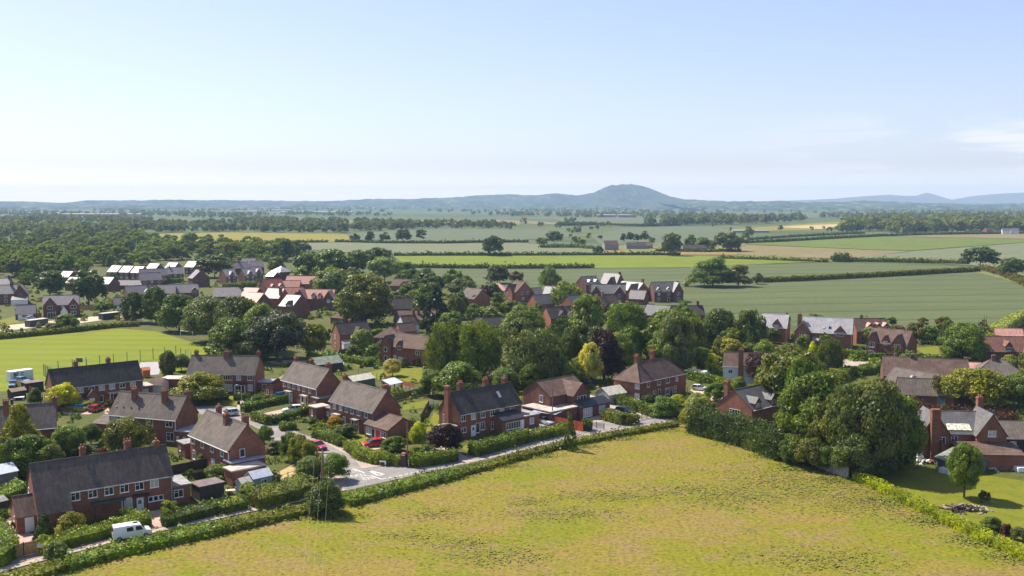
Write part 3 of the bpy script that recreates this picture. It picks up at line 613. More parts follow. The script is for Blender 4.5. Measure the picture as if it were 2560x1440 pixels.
def extension(root,L,w,x0,x1,y0,y1,h,typ='flat',wm=None,rm=None,wins=(),doors=(),rise=1.6,name='extension'):
    wm=wm or BRK; m=MB()
    if typ=='gablex':                               # ridge along x
        m.prism([(x0,y0,-.3),(x0,y1,-.3),(x0,y1,h),(x0,(y0+y1)/2,h+rise),(x0,y0,h)],(x1-x0,0,0))
    elif typ=='lean':                               # high at y1
        m.prism([(x0,y0,-.3),(x0,y1,-.3),(x0,y1,h+rise),(x0,y0,h)],(x1-x0,0,0))
    elif typ=='leanx':                              # high at x0
        m.prism([(x0,y0,-.3),(x1,y0,-.3),(x1,y0,h),(x0,y0,h+rise)],(0,y1-y0,0))
    elif typ=='leanxr':                             # high at x1
        m.prism([(x0,y0,-.3),(x1,y0,-.3),(x1,y0,h+rise),(x0,y0,h)],(0,y1-y0,0))
    elif typ=='gabley': m.prism([(x0,y0,-.3),(x1,y0,-.3),(x1,y0,h),((x0+x1)/2,y0,h+rise),(x0,y0,h)],(0,y1-y0,0))
    elif typ=='canopy': pass
    else: m.box(x0,x1,y0,y1,-.3,h)
    if typ=='canopy':
        m.box(x0-.2,x1+.2,y0-.2,y1-.004,h+.002,h+.22); e=m.build('canopy',rm or FLAT,root)
        for px,py in((x0+.1,y0+.1),(x1-.1,y0+.1)): m=MB(); m.box(px-.06,px+.06,py-.06,py+.06,0,h); m.build('post',wm,e)
        return e
    e=m.build(name,wm,root); r=MB()
    if typ=='gablex': gable_roof(r,x0,x1,y0,y1,h,h+rise,.25,.15,.12)
    elif typ=='gabley': xgable(r,x0,x1,y0,y1,h,h+rise,.2,.2)
    elif typ=='lean':
        k=rise/(y1-y0); r.hexa([(x0-.15,y0-.25,h-.25*k),(x1+.15,y0-.25,h-.25*k),(x1+.15,y1-.003,h+rise),(x0-.15,y1-.003,h+rise)]+[(x0-.15,y0-.25,h-.25*k+.12),(x1+.15,y0-.25,h-.25*k+.12),(x1+.15,y1-.003,h+rise+.12),(x0-.15,y1-.003,h+rise+.12)])
    elif typ in('leanx','leanxr'):
        k=rise/(x1-x0); q=[(x0-.0,h+rise),(x1+.25,h-.25*k)] if typ=='leanx' else [(x0-.25,h-.25*k),(x1,h+rise)]
        r.hexa([(q[0][0],y0-.15,q[0][1]),(q[1][0],y0-.15,q[1][1]),(q[1][0],y1+.15,q[1][1]),(q[0][0],y1+.15,q[0][1])]+[(q[0][0],y0-.15,q[0][1]+.12),(q[1][0],y0-.15,q[1][1]+.12),(q[1][0],y1+.15,q[1][1]+.12),(q[0][0],y1+.15,q[0][1]+.12)])
    else: r.box(x0-.2,x1+.2,y0-.2,y1+.2 if y1<-.01 or y0>w else y1-.004,h+.002,h+.22)
    r.build('roof',rm or FLAT,e)
    for q in wins:
        f,u,z,ww,hh,cols=q
        o,du,out={'f':(Vector((x0,y0,0)),Vector((1,0,0)),Vector((0,-1,0))),'r':(Vector((x1,y0,0)),Vector((0,1,0)),Vector((1,0,0))),'l':(Vector((x0,y1,0)),Vector((0,-1,0)),Vector((-1,0,0)))}[f]
        window(e,o,du,out,u,z,ww,hh,cols,True,False)
    for q in doors:
        f,u,ww,hh,mt=q
        o,du,out={'f':(Vector((x0,y0,0)),Vector((1,0,0)),Vector((0,-1,0))),'r':(Vector((x1,y0,0)),Vector((0,1,0)),Vector((1,0,0))),'l':(Vector((x0,y1,0)),Vector((0,-1,0)),Vector((-1,0,0)))}[f]
        doorpart(e,o,du,out,u,ww,hh,mt,False)
    return e
def row(L,fr,z,ww,hh,cols=2,f='f'): return [(f,L*q,z,ww,hh,cols) for q in fr]
U=3.35
# the council houses along the lane and the side street
house('long brick terrace with dark swept roof and white doors, nearest the white van',(88,1239),(431,1184),L=None,w=7.2,rise=3.5,rm=roofm('mixed_dark_tile',(.085,.065,.055),(.118,.093,.078),.8,.15),cata=(0,4.3,1.9),
 wins=row(17.9,(.29,.42,.545,.665,.785,.905),U,1.25,1.15)+[('f',12.2,.9,1.5,1.5,1),('f',15.6,1.25,.7,.8,1),('f',16.35,1.25,.7,.8,1),('f',17.1,1.25,.7,.8,1),('l',1.6,4.1,.5,.8,1)],
 doors=[('f',14.0,1.0,2.1,WHT)],chims=[(7.2,4.2,.8,.7,10.1,2),(13.6,4.4,.9,.8,10.0,3),(17.6,3.6,.8,.9,9.6,2)],
 exts=[(-2.5,-.01,-.2,5.0,2.4,'gablex',BRKN,RFB,[('l',3.4,1.4,.4,.7,1)],[('f',1.6,1.0,2.1,WHT)],2.2,'porch'),(18.0,21.7,.6,6.2,2.7,'flat',BRK,FLAT,[('f',1.9,1.0,1.4,1.2,2)]),
 (13.2,15.0,-.9,-.01,2.55,'canopy',BLK,BLK),(7.4,11.6,-1.1,-.01,2.5,'canopy',TIMD,plain('green_felt',(.03,.07,.06),.6))])
house('pair of brick houses with two tall stacks behind the pale blue sheds',(475,1083),(573,1124.6),w=7,rise=3.5,rm=RFG,
 wins=row(14.2,(.1,.36,.63,.9),U,1.2,1.1)+row(14.2,(.12,.36,.65,.9),.6,1.3,1.6)+[('r',2.3,3.4,.95,1.4,1)],
 chims=[(9.2,2.6,1.0,.8,9.8,3),(13.7,3.9,.8,1.0,9.9,3,0),(2.0,4.6,.9,.8,9.7,2)],
 exts=[(-5.4,-2.2,-.1,3.0,2.5,'flat',BRK,FLAT,[('f',1.2,1.0,.6,.9,1)]),(14.21,16.6,-.2,6.0,2.9,'flat',BRK,LEAD),(16.8,19.8,-1.6,4.4,2.45,'flat',BRK,FLATP),(-2.2,-.01,1.6,5,2.4,'flat',BRK,FLAT)])
house('pair of brick houses with red garage door annex at the street corner',(824.8,999),(934,1029),w=7,rise=3.5,rm=RFG,
 wins=row(14.5,(.12,.28,.43,.57,.73,.91),U,1.1,1.1)+[('f',1.5,1.0,2.2,1.1,3),('f',5.3,.5,1.1,1.8,2),('f',8.4,.6,1.0,1.6,1)],
 doors=[('f',3.4,.95,2.1,GRNP),('f',10.0,.95,2.1,TIMD)],
 chims=[(.45,3.5,.9,.7,9.9,2),(14.3,3.9,.8,1.1,9.7,0,0),(12.8,5.6,.8,.8,8.9,2)],
 exts=[(-6.4,-3.6,-1.2,2.2,2.75,'flat',BRK,FLATP,[('f',1.3,.9,.6,1.4,1)]),(-3.59,-.01,1.0,4,2.6,'flat',BRK,FLAT,[('f',1.2,1,.9,1.0,1)]),
  (14.52,22.4,-1.3,5.6,2.6,'gablex',BRK,RFB,[('f',1.4,.7,1.5,1.5,2),('f',6.5,.9,1.2,1.2,2)],[('f',4.6,1.7,2.2,REDP),('f',3.0,.9,2.1,BLK)],1.9,'garage_annex'),
  (2.6,4.2,-.9,-.01,2.4,'canopy',WHT,FLATP),(9.2,10.8,-.9,-.01,2.4,'canopy',TIMD,FLAT)])
house('pair of brick houses with white flat canopies above the driveway with a white car',(705,946.5),(792.7,969.4),w=7,rise=3.5,rm=RFG,
 wins=row(14,(.09,.22,.38,.53,.69,.87),U,1.05,1.1)+[('f',9.0,.6,1.0,1.7,1),('f',1.2,.8,1.1,1.2,2)],doors=[('f',4.0,.95,2.1,WHT),('f',10.6,.95,2.1,TIMD)],
 chims=[(.5,3.5,.9,.7,9.8,2),(13.5,3.9,.8,.9,9.8,2),(12.3,5.2,.8,.8,9.5,2),(5.2,4.8,.8,.8,9.7,2)],
 exts=[(-4.8,-.8,-2.0,3.0,2.6,'leanxr',BRK,RFG,[('f',1.6,1.0,.9,1.2,1)],[],1.2),(13.99+.02,16.6,-.6,3.6,2.7,'flat',BRK,FLAT,[('f',1.2,1,.7,1.1,1)]),(2.8,4.6,-.9,-.01,2.5,'canopy',WHT,FLATP),(9.6,11.6,-.9,-.01,2.5,'canopy',WHT,FLATP)])
house('terrace with dark roof, three ridge stacks and skylight beside the carport',(1149.6,1034),(1303.8,1006),w=7.3,rise=3.4,rm=RFD,wm=BRK,
 wins=row(15,(.055,.225,.385,.55,.715,.895),U,1.15,1.15)+[('f',.9,1.1,1.3,1.0,2),('f',4.4,.5,.9,2.0,1),('f',5.7,.9,1.1,1.6,2),('f',8.5,.6,1.2,1.6,2),('l',1.6,1.2,.4,2.8,1),('l',2.5,1.2,.4,2.8,1)],
 doors=[('f',3.3,.95,2.1,WHT)],chims=[(-.35,3.5,.7,1.3,10.1,0,0),(3.4,4.2,1.2,.8,10.2,3),(9.9,4.2,1.1,.8,10.2,3),(14.7,3.8,.8,1.0,9.9,2)],
 sky=[(11.4,1.2,.6,1.5)],exts=[(8.6,14.3,-2.7,-.01,2.7,'lean',BRK,plain('black_slate',(.025,.024,.028),.5,.4,.2,2),[('f',2.9,.7,4.0,1.4,6)],[('f',5.2,.85,2.1,WHT)],1.1,'porch'),
 (14.32,18.6,-2.6,3.2,2.6,'flat',BRK,FLAT,[('f',2.2,.9,1.2,1.3,1)]),(-3.6,-.72,.2,3.2,2.5,'flat',BRKN,FLATP)])
house('pair of brick houses with hedge in front and rounded olive tree before the left half',(467.7,931.9),(638.5,934),w=7.2,rise=3.5,rm=RFG,
 wins=row(16.9,(.07,.2,.33),U,1.3,1.1)+[('f',10.0,U,2.2,1.15,4),('f',12.7,U,1.15,1.15,2),('f',15.5,U,1.2,1.15,2),('f',9.9,.7,2.4,1.6,3),('f',12.6,.9,1.3,1.3,2),('f',15.5,.8,1.2,1.5,2),('r',2.2,1.9,.4,1.0,1)],
 doors=[('f',13.9,.9,2.1,BLK)],chims=[(1.0,3.6,.8,.8,9.9,2),(8.7,3.2,1.3,.9,9.9,3),(16.4,3.9,.7,.9,9.8,2)],
 exts=[(16.92,20.0,1.5,5.4,2.55,'flat',BRK,LEAD,[('f',1.6,.9,.9,1.2,1)]),(-8.5,-.01,4.0,8.6,2.5,'flat',BRK,FLATP),(12.0,14.6,-1.3,-.01,2.5,'canopy',WHT,BLK),(20.1,23.0,3.0,9.5,2.5,'gabley',BRK,FLATP,[('f',1.4,.9,.8,1.1,1)],[],.9)])
house('pair of brick houses with big mid-slope chimneys behind the round dark bush',(273,1033),(440.6,1047.5),w=7,rise=3.5,rm=RFG,
 wins=[('f',1.2,U,1.7,1.15,2),('f',9.5,U,1.6,1.15,2),('f',14.0,U,1.6,1.15,2),('f',14.2,.6,1.7,1.7,2),('f',5,U,1.4,1.1,2),('f',4.4,.7,1.6,1.4,2)],
 chims=[(4.2,2.4,1.0,.8,9.8,3),(11.3,2.4,1.0,.8,9.8,3),(15.2,4.0,.7,1.0,9.6,2,0)],sky=[(1.0,.8,.22,.25),(2.8,.8,.22,.25),(4.6,.8,.22,.25),(6.4,.8,.22,.25)],
 exts=[(15.52,18.6,-.4,4.6,2.7,'flat',BRK,LEAD,[('f',.7,.9,.5,.9,1),('f',2.2,.9,.5,.9,1)]),(-4.6,-.01,.5,4,2.6,'lean',BRK,RFG,[],[],1.0)])
house('long dark roofed terrace in front of the green court fence, arched porch',(133,971.6),(357,946),w=7.2,rise=3.5,rm=RFD,wm=BRK,
 wins=row(18.3,(.31,.44,.56,.685,.81,.94),U,1.25,1.15)+[('f',5.9,.9,1.9,1.2,4),('f',9.9,.7,1.2,1.5,1),('f',13.3,.7,1.2,1.5,1),('f',17.2,.7,1.1,1.4,1)],
 doors=[],chims=[(6.0,4.4,.9,.8,9.9,2),(13.2,4.6,.9,.8,9.9,2)],
 exts=[(6.4,9.2,-2.0,-.01,2.5,'gabley',BRK,RFD,[],[('f',1.1,1.0,2.1,WHT)],1.5,'porch'),(18.32,22.2,1.4,6.5,2.7,'flat',BRK,CONC,[('f',2.2,.9,1.2,1.3,2)]),(11.6,14.2,-1.2,-.01,2.5,'canopy',WHT,FLATP)])
house('brick house with brown roof mostly hidden by conifers at the left edge',(-10,1078),(140,1065),w=7.4,rise=3.5,rm=RFG,L=None,wins=[('f',10.3,U,1.6,1.1,3),('f',5,U,1.6,1.1,3)],chims=[(1.6,2.5,.9,.8,10,3),(9.6,3.8,.8,.9,9.8,2)])
house('modern detached house with crossed brown roofs and white barge boards beyond the orange fence',(1374.8,991),None,yaw=38,L=11.6,w=8.2,rise=2.5,rm=RFB,wm=BRKD,
 wins=[('l',5.6,3.4,1.1,1.5,2)],wings=[(4.8,10.1,2.3,4.8,7.2,[(0,3.2,2.8,1.3,3),])],
 exts=[(-3.4,4.6,-3.6,-.01,2.6,'flat',BRKD,CONC),(4.75,14.2,-4.5,-2.35,2.5,'lean',BRKD,plain('black_slate',(.025,.024,.028),.5,.4,.2,2),[('f',2.2,.3,2.8,1.9,4),('f',6.8,.5,2.0,1.6,3)],[],1.1,'bay_front'),(11.62,15.0,-2.0,5.0,2.6,'flat',BRKD,FLATP),(-3.4,-.01,.3,5.0,2.6,'flat',BRKD,CONC)])
house('square brick pair with reddish hipped roof and two pot-topped stacks',(1598.8,954.8),(1715.4,930.8),w=8.2,rise=3.5,hip=1,rm=RFB,
 wins=[('f',3.2,U,.9,1.1,1),('f',7.2,U,1.25,1.25,2),('f',10.6,U,1.3,1.3,2),('f',14.2,U,.9,1.2,1),('f',7.5,.8,1.0,1.5,1),('f',10.4,.7,1.4,1.5,2),('f',13.6,.8,1.0,1.5,1),('l',7.0,3.3,1.3,1.4,2),('l',7.0,.9,1.3,1.3,2),('l',2.5,.9,1.0,1.3,2)],
 doors=[('f',5.6,.95,2.1,BLK),('f',12.0,.95,2.1,BLK)],chims=[(4.0,4.1,.9,1.0,10.3,3),(12.4,6.0,.9,1.0,10.3,3)])
house('slate roofed brick house with two small gabled dormers, half hidden by the big maple',(1880,1024),None,yaw=36,L=13,w=8.6,rise=3.3,rm=RFS,wm=BRKN,ze=4.4,wins=[('l',4.5,2.6,2.6,1.2,4)],dorm=[(1.9,1.9,4.0,5.6,6.6),(7.5,1.9,4.0,5.6,6.6)],chims=[(.6,6.6,.9,.9,9.4,2)])
house('white rendered cottage with brown roof between the golden conifer and purple plum',(1808,913),None,yaw=-14,L=8.6,w=6,rise=2.9,rm=RFB,wm=CRM,ze=4.6,wins=[('f',1.8,2.6,1.0,1.0,2)],chims=[(4.4,-.35,1.2,.8,9.0,2,0)])
house('victorian style brick house with twin front gables and centre porch behind the clipped hedge',(2168,852),(2268,862),w=8,rise=3.4,rm=RFB,wm=BRK,ze=5,
 wings=[(.2,3.2,.8,5.1,7.6,[(0,3.4,1.6,1.5,3),(0,.8,1.6,1.5,3)]),(7.6,10.9,.8,5.1,7.6,[(0,3.4,1.7,1.5,3),(0,.8,1.6,1.5,3)])],dorm=[(5.4,2.0,3.2,5.6,7.0)],exts=[(4.1,6.8,-1.7,-.01,2.3,'gabley',BRKD,RFB,[],[('f',1.3,1.0,2.1,BLK)],1.2,'porch')],chims=[(.4,4,.9,.8,9.8,2),(8.4,4.6,.8,.8,9.6,2)],
 wins=[('r',2.5,.9,1.0,1.8,2),('r',5.6,.9,1.0,1.8,2)])
house('brick house with three pink tiled dormer roofs behind the victorian style house',(2142,826),(2226,825),w=8,rise=3.2,rm=RFB,wm=BRK,ze=4.4,dorm=[(4.6,2,4,5.7,6.7),(7.3,2,4,5.7,6.7),(10,2,4,5.7,6.7)],roof2=RFP)
house('new brick house with pale slate roof, big front gable and two rooflights',(2005,828),None,yaw=-18,L=15.2,w=8.6,rise=4.2,rm=RFW,wm=BRKN,ze=4.9,wings=[(-2.2,2.6,2.4,5.0,8.0,[(0,3.2,1.6,1.5,2),(0,.7,1.8,1.6,2)])],roof2=RFS,dorm=[(11.5,3.4,4.2,5.2,7.0)],sky=[(6.6,.9,.7,.9),(8.4,.9,.7,.9)],chims=[(-1.0,2.6,1.3,.9,10.2,2)],exts=[(3.4,10.5,-1.8,-.01,2.4,'lean',BRK,RFW,[],[],.8)])
house('new brick house with pale roof and one dark gabled dormer right of the birches',(1901,816),None,yaw=-20,L=8.6,w=8,rise=3.8,rm=RFW,wm=BRKN,ze=4.8,roof2=RFS,dorm=[(5.2,2.6,3.4,5.8,7.3)],wins=[('f',5.2,.8,2.0,1.8,3)])
house('brick house with red tiled roof and dark dormer at the right edge',(2465,878),None,yaw=-2,L=16,w=8.4,rise=3.6,rm=roofm('red_brown_tile',(.2,.095,.065),(.16,.08,.055),.7,.2),wm=BRKD,ze=3.6,dorm=[(6.4,1.8,3.6,5.2,6.4)],wings=[(10.5,15.5,1.6,3.7,7.0)])
hr=house('large brick house under repair with broad chimney and tarpaulin below the ridge',(2295,1080),None,yaw=-3,L=14.8,w=8.4,rise=2.9,rm=RFS,wm=BRK,ze=5.0,
 wings=[(0,5.1,1.4,5.0,8.6,[(1.2,3.2,1.1,1.3,2)]),(9.7,14.8,1.5,5.0,8.7,[(0,4.7,1.4,1.1,2)])],wins=[('f',6.4,3.2,1.2,1.2,2)],chims=[(2.2,-2.0,1.5,1.1,9.7,0,0),(12.7,5.2,1.0,1.0,10.6,2)],
 exts=[(5.3,15.9,-6.0,-1.52,2.6,'lean',BRK,RFB,[],[],1.1),(3.0,5.1,-3.2,-1.42,2.4,'leanx',BRK,BRK,[('f',1.3,.7,.8,1.4,1)],[],1.6)])
m=MB(); m.hexa([(5.3,.25,5.36),(9.5,.25,5.36),(9.4,1.5,6.25),(5.4,1.5,6.25),(5.3,.2,5.42),(9.5,.2,5.42),(9.4,1.45,6.32),(5.4,1.45,6.32)]); m.build('tarpaulin',plain('tarpaulin',(.7,.68,.5),.6,.3,.5,2.5),hr)
# the newer estate on the left, the middle of the village, the estate on the right
def far_house(label,px,py,yaw,L,w=8,rise=3.6,ze=4.8,rm=None,wm=None,n=3,**k):
    p=FPX/dep(at(px,py,ze)); z2=ze-1.6
    wins=list(k.pop('wins',()))
    if n: wins+=[('f',L*(i+.5)/n,z2,1.3,1.2,2) for i in range(n)]
    if n and ze>4: wins+=[('f',L*(i+.5)/n,.9,1.3,1.3,2) for i in range(n)]
    return house(label,(px,py),None,ze=ze,w=w,rise=rise,rm=rm or RFE,wm=wm or BRKB,yaw=yaw,L=L,wins=wins,fine=False,sub=False,gut=False,oh=.3,ohg=.1,**k)
G1='new brick houses with glinting pale roofs before the wood'
for i,(px,py,L,nm) in enumerate([(268,679,7,'pale roofed brick house, leftmost of the row before the wood'),(297,680,7,'pale roofed brick house, second of the row before the wood'),(326,681,6.6,'pale roofed brick house behind the grey terrace, third of the row'),(363.5,673.5,7.2,'tall pale roofed house in the middle of the row, highest gable'),(411,671,7,'pale roofed brick house between the tallest gable and the last house of the row'),(461,667,7,'pale roofed brick house, rightmost of the row before the wood')]):
    far_house(nm,px,py,-15,L,rm=RFE,n=2,group=G1,w=9,rise=3.4)
far_house('grey roofed house with orange lit gable in front of the pale roofed row',353,701,30,11,n=3)
far_house('long grey roofed terrace running behind the house with the orange gable',350,690,24,15,n=4,w=7.5)
far_house('grey roofed house with one ridge stack right of the long terrace',418,685,20,9,n=3,chims=[(1.5,4,.8,.8,9.6)])
far_house('pale roofed bungalow between the two big round trees',162,709,-15,8.5,n=0,ze=3.6,rise=3.2)
far_house('small pale gabled house behind the left big round tree',146,692,-15,7,n=0,ze=3.8,rise=3)
far_house('pale roofed house peeping from behind the right big round tree',247,709,-15,6.5,n=0,ze=4,rise=3.2)
far_house('small pink roofed garage left of the orange gabled house',290,713,8,7,ze=2.4,rise=2.4,w=6,n=0,name='garage',cat='garage')
far_house('second small pink roofed garage below the orange gabled house',322,713,8,6.5,ze=2.4,rise=2.4,w=6,n=0,name='garage',cat='garage')
far_house('grey roofed house with lit left gable and brick stack above the tree row',319,737,30,11,n=2,chims=[(9.6,4,.9,.9,9.8)],dorm=[(8.6,2.6,4.2,5.6,6.9)],roof2=RFW)
far_house('brick garage with white door beside the first tree of the field row',286,762,25,6.2,ze=2.6,rise=2.8,w=6,n=0,doors=[('f',3.2,4.4,2.1,WHT)],name='garage',cat='garage')
far_house('grey roofed house behind the tree row with a small pale gable at its right',434,732,14,11,n=0,ze=4,dorm=[(9.4,3,3.4,4.8,6.4)],roof2=RFW,chims=[(10.4,5,.9,.9,9.2)])
far_house('grey roofed house half hidden behind the second tree of the field row',390,734,14,8.5,n=0,ze=4)
far_house('wide gable fronted house with half pale half dark roof left of the tall dark tree',470,694,-46,7,w=9.5,rise=4.2,n=0,chims=[(6.2,4.5,.9,.9,10)])
far_house('brick house with broad lit gable and one white gablet, first of the stepped group',566,691,35,6.4,w=10,n=2,dorm=[(3.4,2.6,3.8,5.8,7.4)],roof2=RFW)
far_house('brick house with one white gablet, second of the stepped group',613,689,35,6,w=9.5,n=2,dorm=[(3.2,2.6,3.8,5.8,7.4)],roof2=RFW)
far_house('brick house with one white gablet, third of the stepped group',634,684,35,6,w=9,n=2,dorm=[(3.2,2.6,3.8,5.8,7.4)],roof2=RFW)
far_house('grey roofed house at the top of the stepped group with a dark stack',588,671,24,9,n=1,chims=[(3,4,.9,.9,10)])
far_house('grey roofed house highest up between the stepped group and the trees',604,660,10,9,n=1,w=8)
far_house('grey roofed house behind the third stepped house',628,668,18,8,n=2)
far_house('white hip roofed house right of the stepped group',676,678,-34,9.5,hip=1,w=9,rise=3.0,n=2,rm=RFW)
far_house('low white roofed outbuilding in front of the white hip roofed house',664,690,-25,6,ze=2.6,rise=2,w=6,n=0,rm=RFW,name='garage',cat='garage')
GR='red tiled new houses in the middle left'
rr=dict(rm=RFR,wm=BRKB,group=GR)
far_house('long red roofed house farthest back in the red roofed group',712,709,-4,16,n=0,dorm=[(3,2,4.6,5.6,6.6),(14,2.4,4.4,5.8,7)],roof2=RFP,**rr)
far_house('red roofed house with big brick left gable and two small pale dormers',668,723,38,10,n=0,w=9.5,rise=4.4,dorm=[(3.4,2,4.9,6,7),(7.6,2,4.9,6,7)],roof2=RFP,**rr)
far_house('red roofed link house between the two larger red roofs',696,722,0,10,n=0,ze=4.2,**rr)
far_house('red roofed house with white barge board left of the pink gable',686,742,6,12,n=0,dorm=[(9.6,2,4.9,6,7)],roof2=RFP,**rr)
far_house('red roofed house with pale front gables at both ends and two small dormers',744,746,-6,15.5,n=0,wings=[(-1,4.4,2,4.9,8.8,[(0,3.2,1.4,1.4,2)]),(12,16.5,1.6,4.9,8.3,[(0,3.2,1.4,1.4,2)])],dorm=[(7,1.7,4.9,6.2,7.2),(9.8,1.7,4.9,6.2,7.2)],roof2=RFP,**rr)
far_house('pink roofed house at the left end of the red roofed group',598,740,-20,8,n=0,rm=RFP,wm=BRKB,rise=3.4)
far_house('pink roofed house with windowed right gable above the tree row',602,755,-24,8.5,n=0,rm=RFP,wm=BRKB,rise=3.6,w=9,wins=[('r',4,3.4,1.2,1.4,2)])
far_house('pale roofed house with brick stack on its gable below the red roofs',657,744,-20,8.5,n=0,rm=RFE,wm=BRK,rise=3.8,chims=[(8.4,1.5,1.2,.9,9.4)])
far_house('pale roofed house with blank brick gable and dark dormer nearest the tree row',697,764,-28,7.6,w=9.6,n=0,rm=RFE,wm=BRK,rise=4.0,dorm=[(5.6,3.4,4.4,5.4,7.0)],roof2=RFD)
far_house('plain grey roofed house left of the pink roofs',532,741,6,12,n=1,chims=[(11.2,4,.9,.9,9.6)])
house('double fronted new brick house with two pale gables and white porch gable',(107.3,763.3),None,yaw=19,L=13.2,w=8,rise=3.4,rm=RFE,wm=BRKD,fine=False,sub=False,gut=False,wings=[(.1,5.2,.6,4.9,8.2,[(0,3.2,1.8,1.5,2),(.4,.2,3.0,2.0,3)]),(9.2,13,.5,4.9,7.6,[(0,3.3,2.0,1.4,2),(0,.8,2.0,1.5,2)])],exts=[(6.4,8.9,-1.5,-.01,2.4,'gabley',WHT,RFW,[],[],1.8,'porch')],wins=[('f',7.2,3.5,.9,1.0,1)],chims=[(12.4,5,.9,.9,9.8)],roof2=RFW)
far_house('brick double garage with wide white door beside the two parked cars',38,785,19,7.2,ze=2.4,rise=3.2,w=6.4,n=0,doors=[('f',3.6,5.2,2.1,WHT)],name='garage',cat='garage')
far_house('new brick house with pale roofs at the left edge above the double garage',-14,735,18,9,n=1,wings=[(8,13.5,2.4,4.8,8.6,[(0,3.2,1.2,1.3,1)])],rm=RFE,roof2=RFE,chims=[(6.6,3.5,.9,.9,10)],exts=[(7.4,13.8,-7.5,-2.6,2.4,'lean',WHT,RFE,[],[],1.2)])
far_house('grey roofed house at the left edge against the wood',-16,716,10,7,n=0,chims=[(6,4,.8,.8,10)])
# middle of the village
house('brick house with lit left gable and small front gable beside the pale round tree',(849,837),(928,831),w=7,rise=3.2,rm=RFD,wm=BRKN,fine=False,sub=False,gut=False,wins=[('l',3.2,3.2,1.2,1.4,2),('l',3.2,.6,1.2,1.4,2)],wings=[(4.2,8.4,1.0,4.6,7.0,[(0,3,1.2,1.2,2),(0,.7,1.4,1.3,2)])],exts=[(.4,4.0,-2.2,-.01,2.5,'lean',WHT,FLATP,[],[],.6)],chims=[(5.2,4.4,.8,.8,9.2)])
house('brick house with dark gabled wing, white framed dormer and brown sweeping roof',(976,865),None,yaw=-26,L=12,w=7.6,rise=3.2,rm=RFB,wm=BRK,fine=False,sub=False,gut=False,wings=[(-3.2,.6,.6,5,7.9,[(0,3.3,1.1,1.4,1),(0,.8,1.1,1.4,1)])],dorm=[(3.2,2.0,3.6,5.4,6.6)],wins=[('f',3.4,.7,1.3,1.4,2),('f',9.6,3.2,1.3,1.2,2),('f',1.6,.5,.9,2.0,1)])
far_house('low brown hip roofed bungalow between the two brick houses',932,842,-8,9,w=9,hip=1,ze=2.7,rise=2.8,n=2,rm=RFB)
far_house('long low brown roofed bungalow right of the great oak',984,799,-2,17,ze=2.5,rise=2.9,n=2,rm=RFB,chims=[(9,2.4,.8,.8,6.4)])
far_house('dark brown roofed bungalow behind the long low bungalow',972,772,6,14,ze=2.6,rise=3.8,n=0,rm=RFD)
far_house('old white gabled cottage with brown roof and tall stack',1010,812,28,6,w=6,ze=3.2,rise=2.8,n=0,rm=RFB,wm=CRM,chims=[(5.2,3,.9,.9,8.2)])
far_house('small brown roofed brick annex in front of the white gabled cottage',1001,829,24,6,w=5.5,ze=2.4,rise=2.4,n=0,rm=RFB,wm=BRKN)
far_house('two stepped grey roof house with white rooflights and blank dark gable',1147,743,-42,10.5,w=9,rise=3.8,n=1,rm=RFG,wm=BRKN,sky=[(8.4,.6,.8,1.4),(9.4,.6,.8,1.4)])
far_house('low dark roofed bungalow behind the birches with white barge boards',1221,819,24,9,w=8,ze=2.6,rise=2.9,n=0,rm=RFD)
far_house('low grey roofed wing left of the dark roofed bungalow',1199,815,24,4.5,w=7,ze=2.5,rise=2.4,n=0,rm=RFG)
far_house('pink hip roofed white bungalow beside the purple plum tree',1206,725,-6,12,w=9,hip=1,ze=2.9,rise=3.2,n=3,rm=RFP,wm=CRM,chims=[(3.6,5,.9,.9,7.6)])
far_house('tall brick house with dark right gable and lit small gable before the willow',1266,727,-46,7.4,w=10,rise=4.2,n=0,rm=RFB,wm=BRKN,wins=[('r',3.4,3.3,1.3,1.3,2),('r',6.8,3.3,1.3,1.3,2),('r',4,.8,1.3,1.3,2)],wings=[(.6,5.8,1.2,4.8,8,[(-.9,3.2,1.1,1.2,2),(.9,.8,1.2,1.3,2)])])
far_house('low white roofed barn conversion with arched openings left of the pale willow',1355,740,-20,8.5,w=8,ze=2.6,rise=4.2,n=0,rm=RFW,wm=BRKN)
far_house('small slate roofed cottage with pink lit gable left of the white roof',1338,739,24,5.4,w=8,ze=2.8,rise=3.2,n=0,rm=RFS,wm=BRKN)
far_house('slate roofed house with lit brick gable in front of the white roofed barn',1344,761,28,9,w=8,ze=2.8,rise=3.6,n=0,rm=RFS,wm=BRKN)
far_house('brick house with lit white edged gable left of the two tall trees',1434,764,36,7,w=8,rise=3.6,n=0,rm=RFS,wm=BRKN,wins=[('l',4,3.0,1.2,1.4,2),('l',4,.7,1.2,1.4,2)])
far_house('dark roofed house with dormers and white edged left gable behind the dark willow',1377,796,22,11,w=8,ze=3.6,rise=3.6,n=0,rm=RFD,wm=BRKN,dorm=[(5.2,3.2,2.4,4.4,6.0),(8.6,2.6,2.4,4.2,5.6)],chims=[(6.4,4,.8,.8,8)])
G2='new houses of the estate by the wheat field'
ee=dict(rm=RFS,group=G2)
far_house('estate house with dark slate roof and two white dormers, farthest left and back',1466,711,30,9.6,w=8.6,n=2,dorm=[(2.6,1.8,4.6,6,7),(6.8,1.8,4.6,6,7)],roof2=RFW,wm=BRKD,**ee)
far_house('estate house with white lit roof and small dark gable behind the slate one',1500,708,-30,9.5,w=9,rise=5,n=0,rm=RFE,wm=BRKD,wings=[(4.6,9,.8,4.8,8.2,[(0,3.2,1.2,1.2,2)])],roof2=RFS,chims=[(9,4.4,.9,.9,10.8)],group=G2)
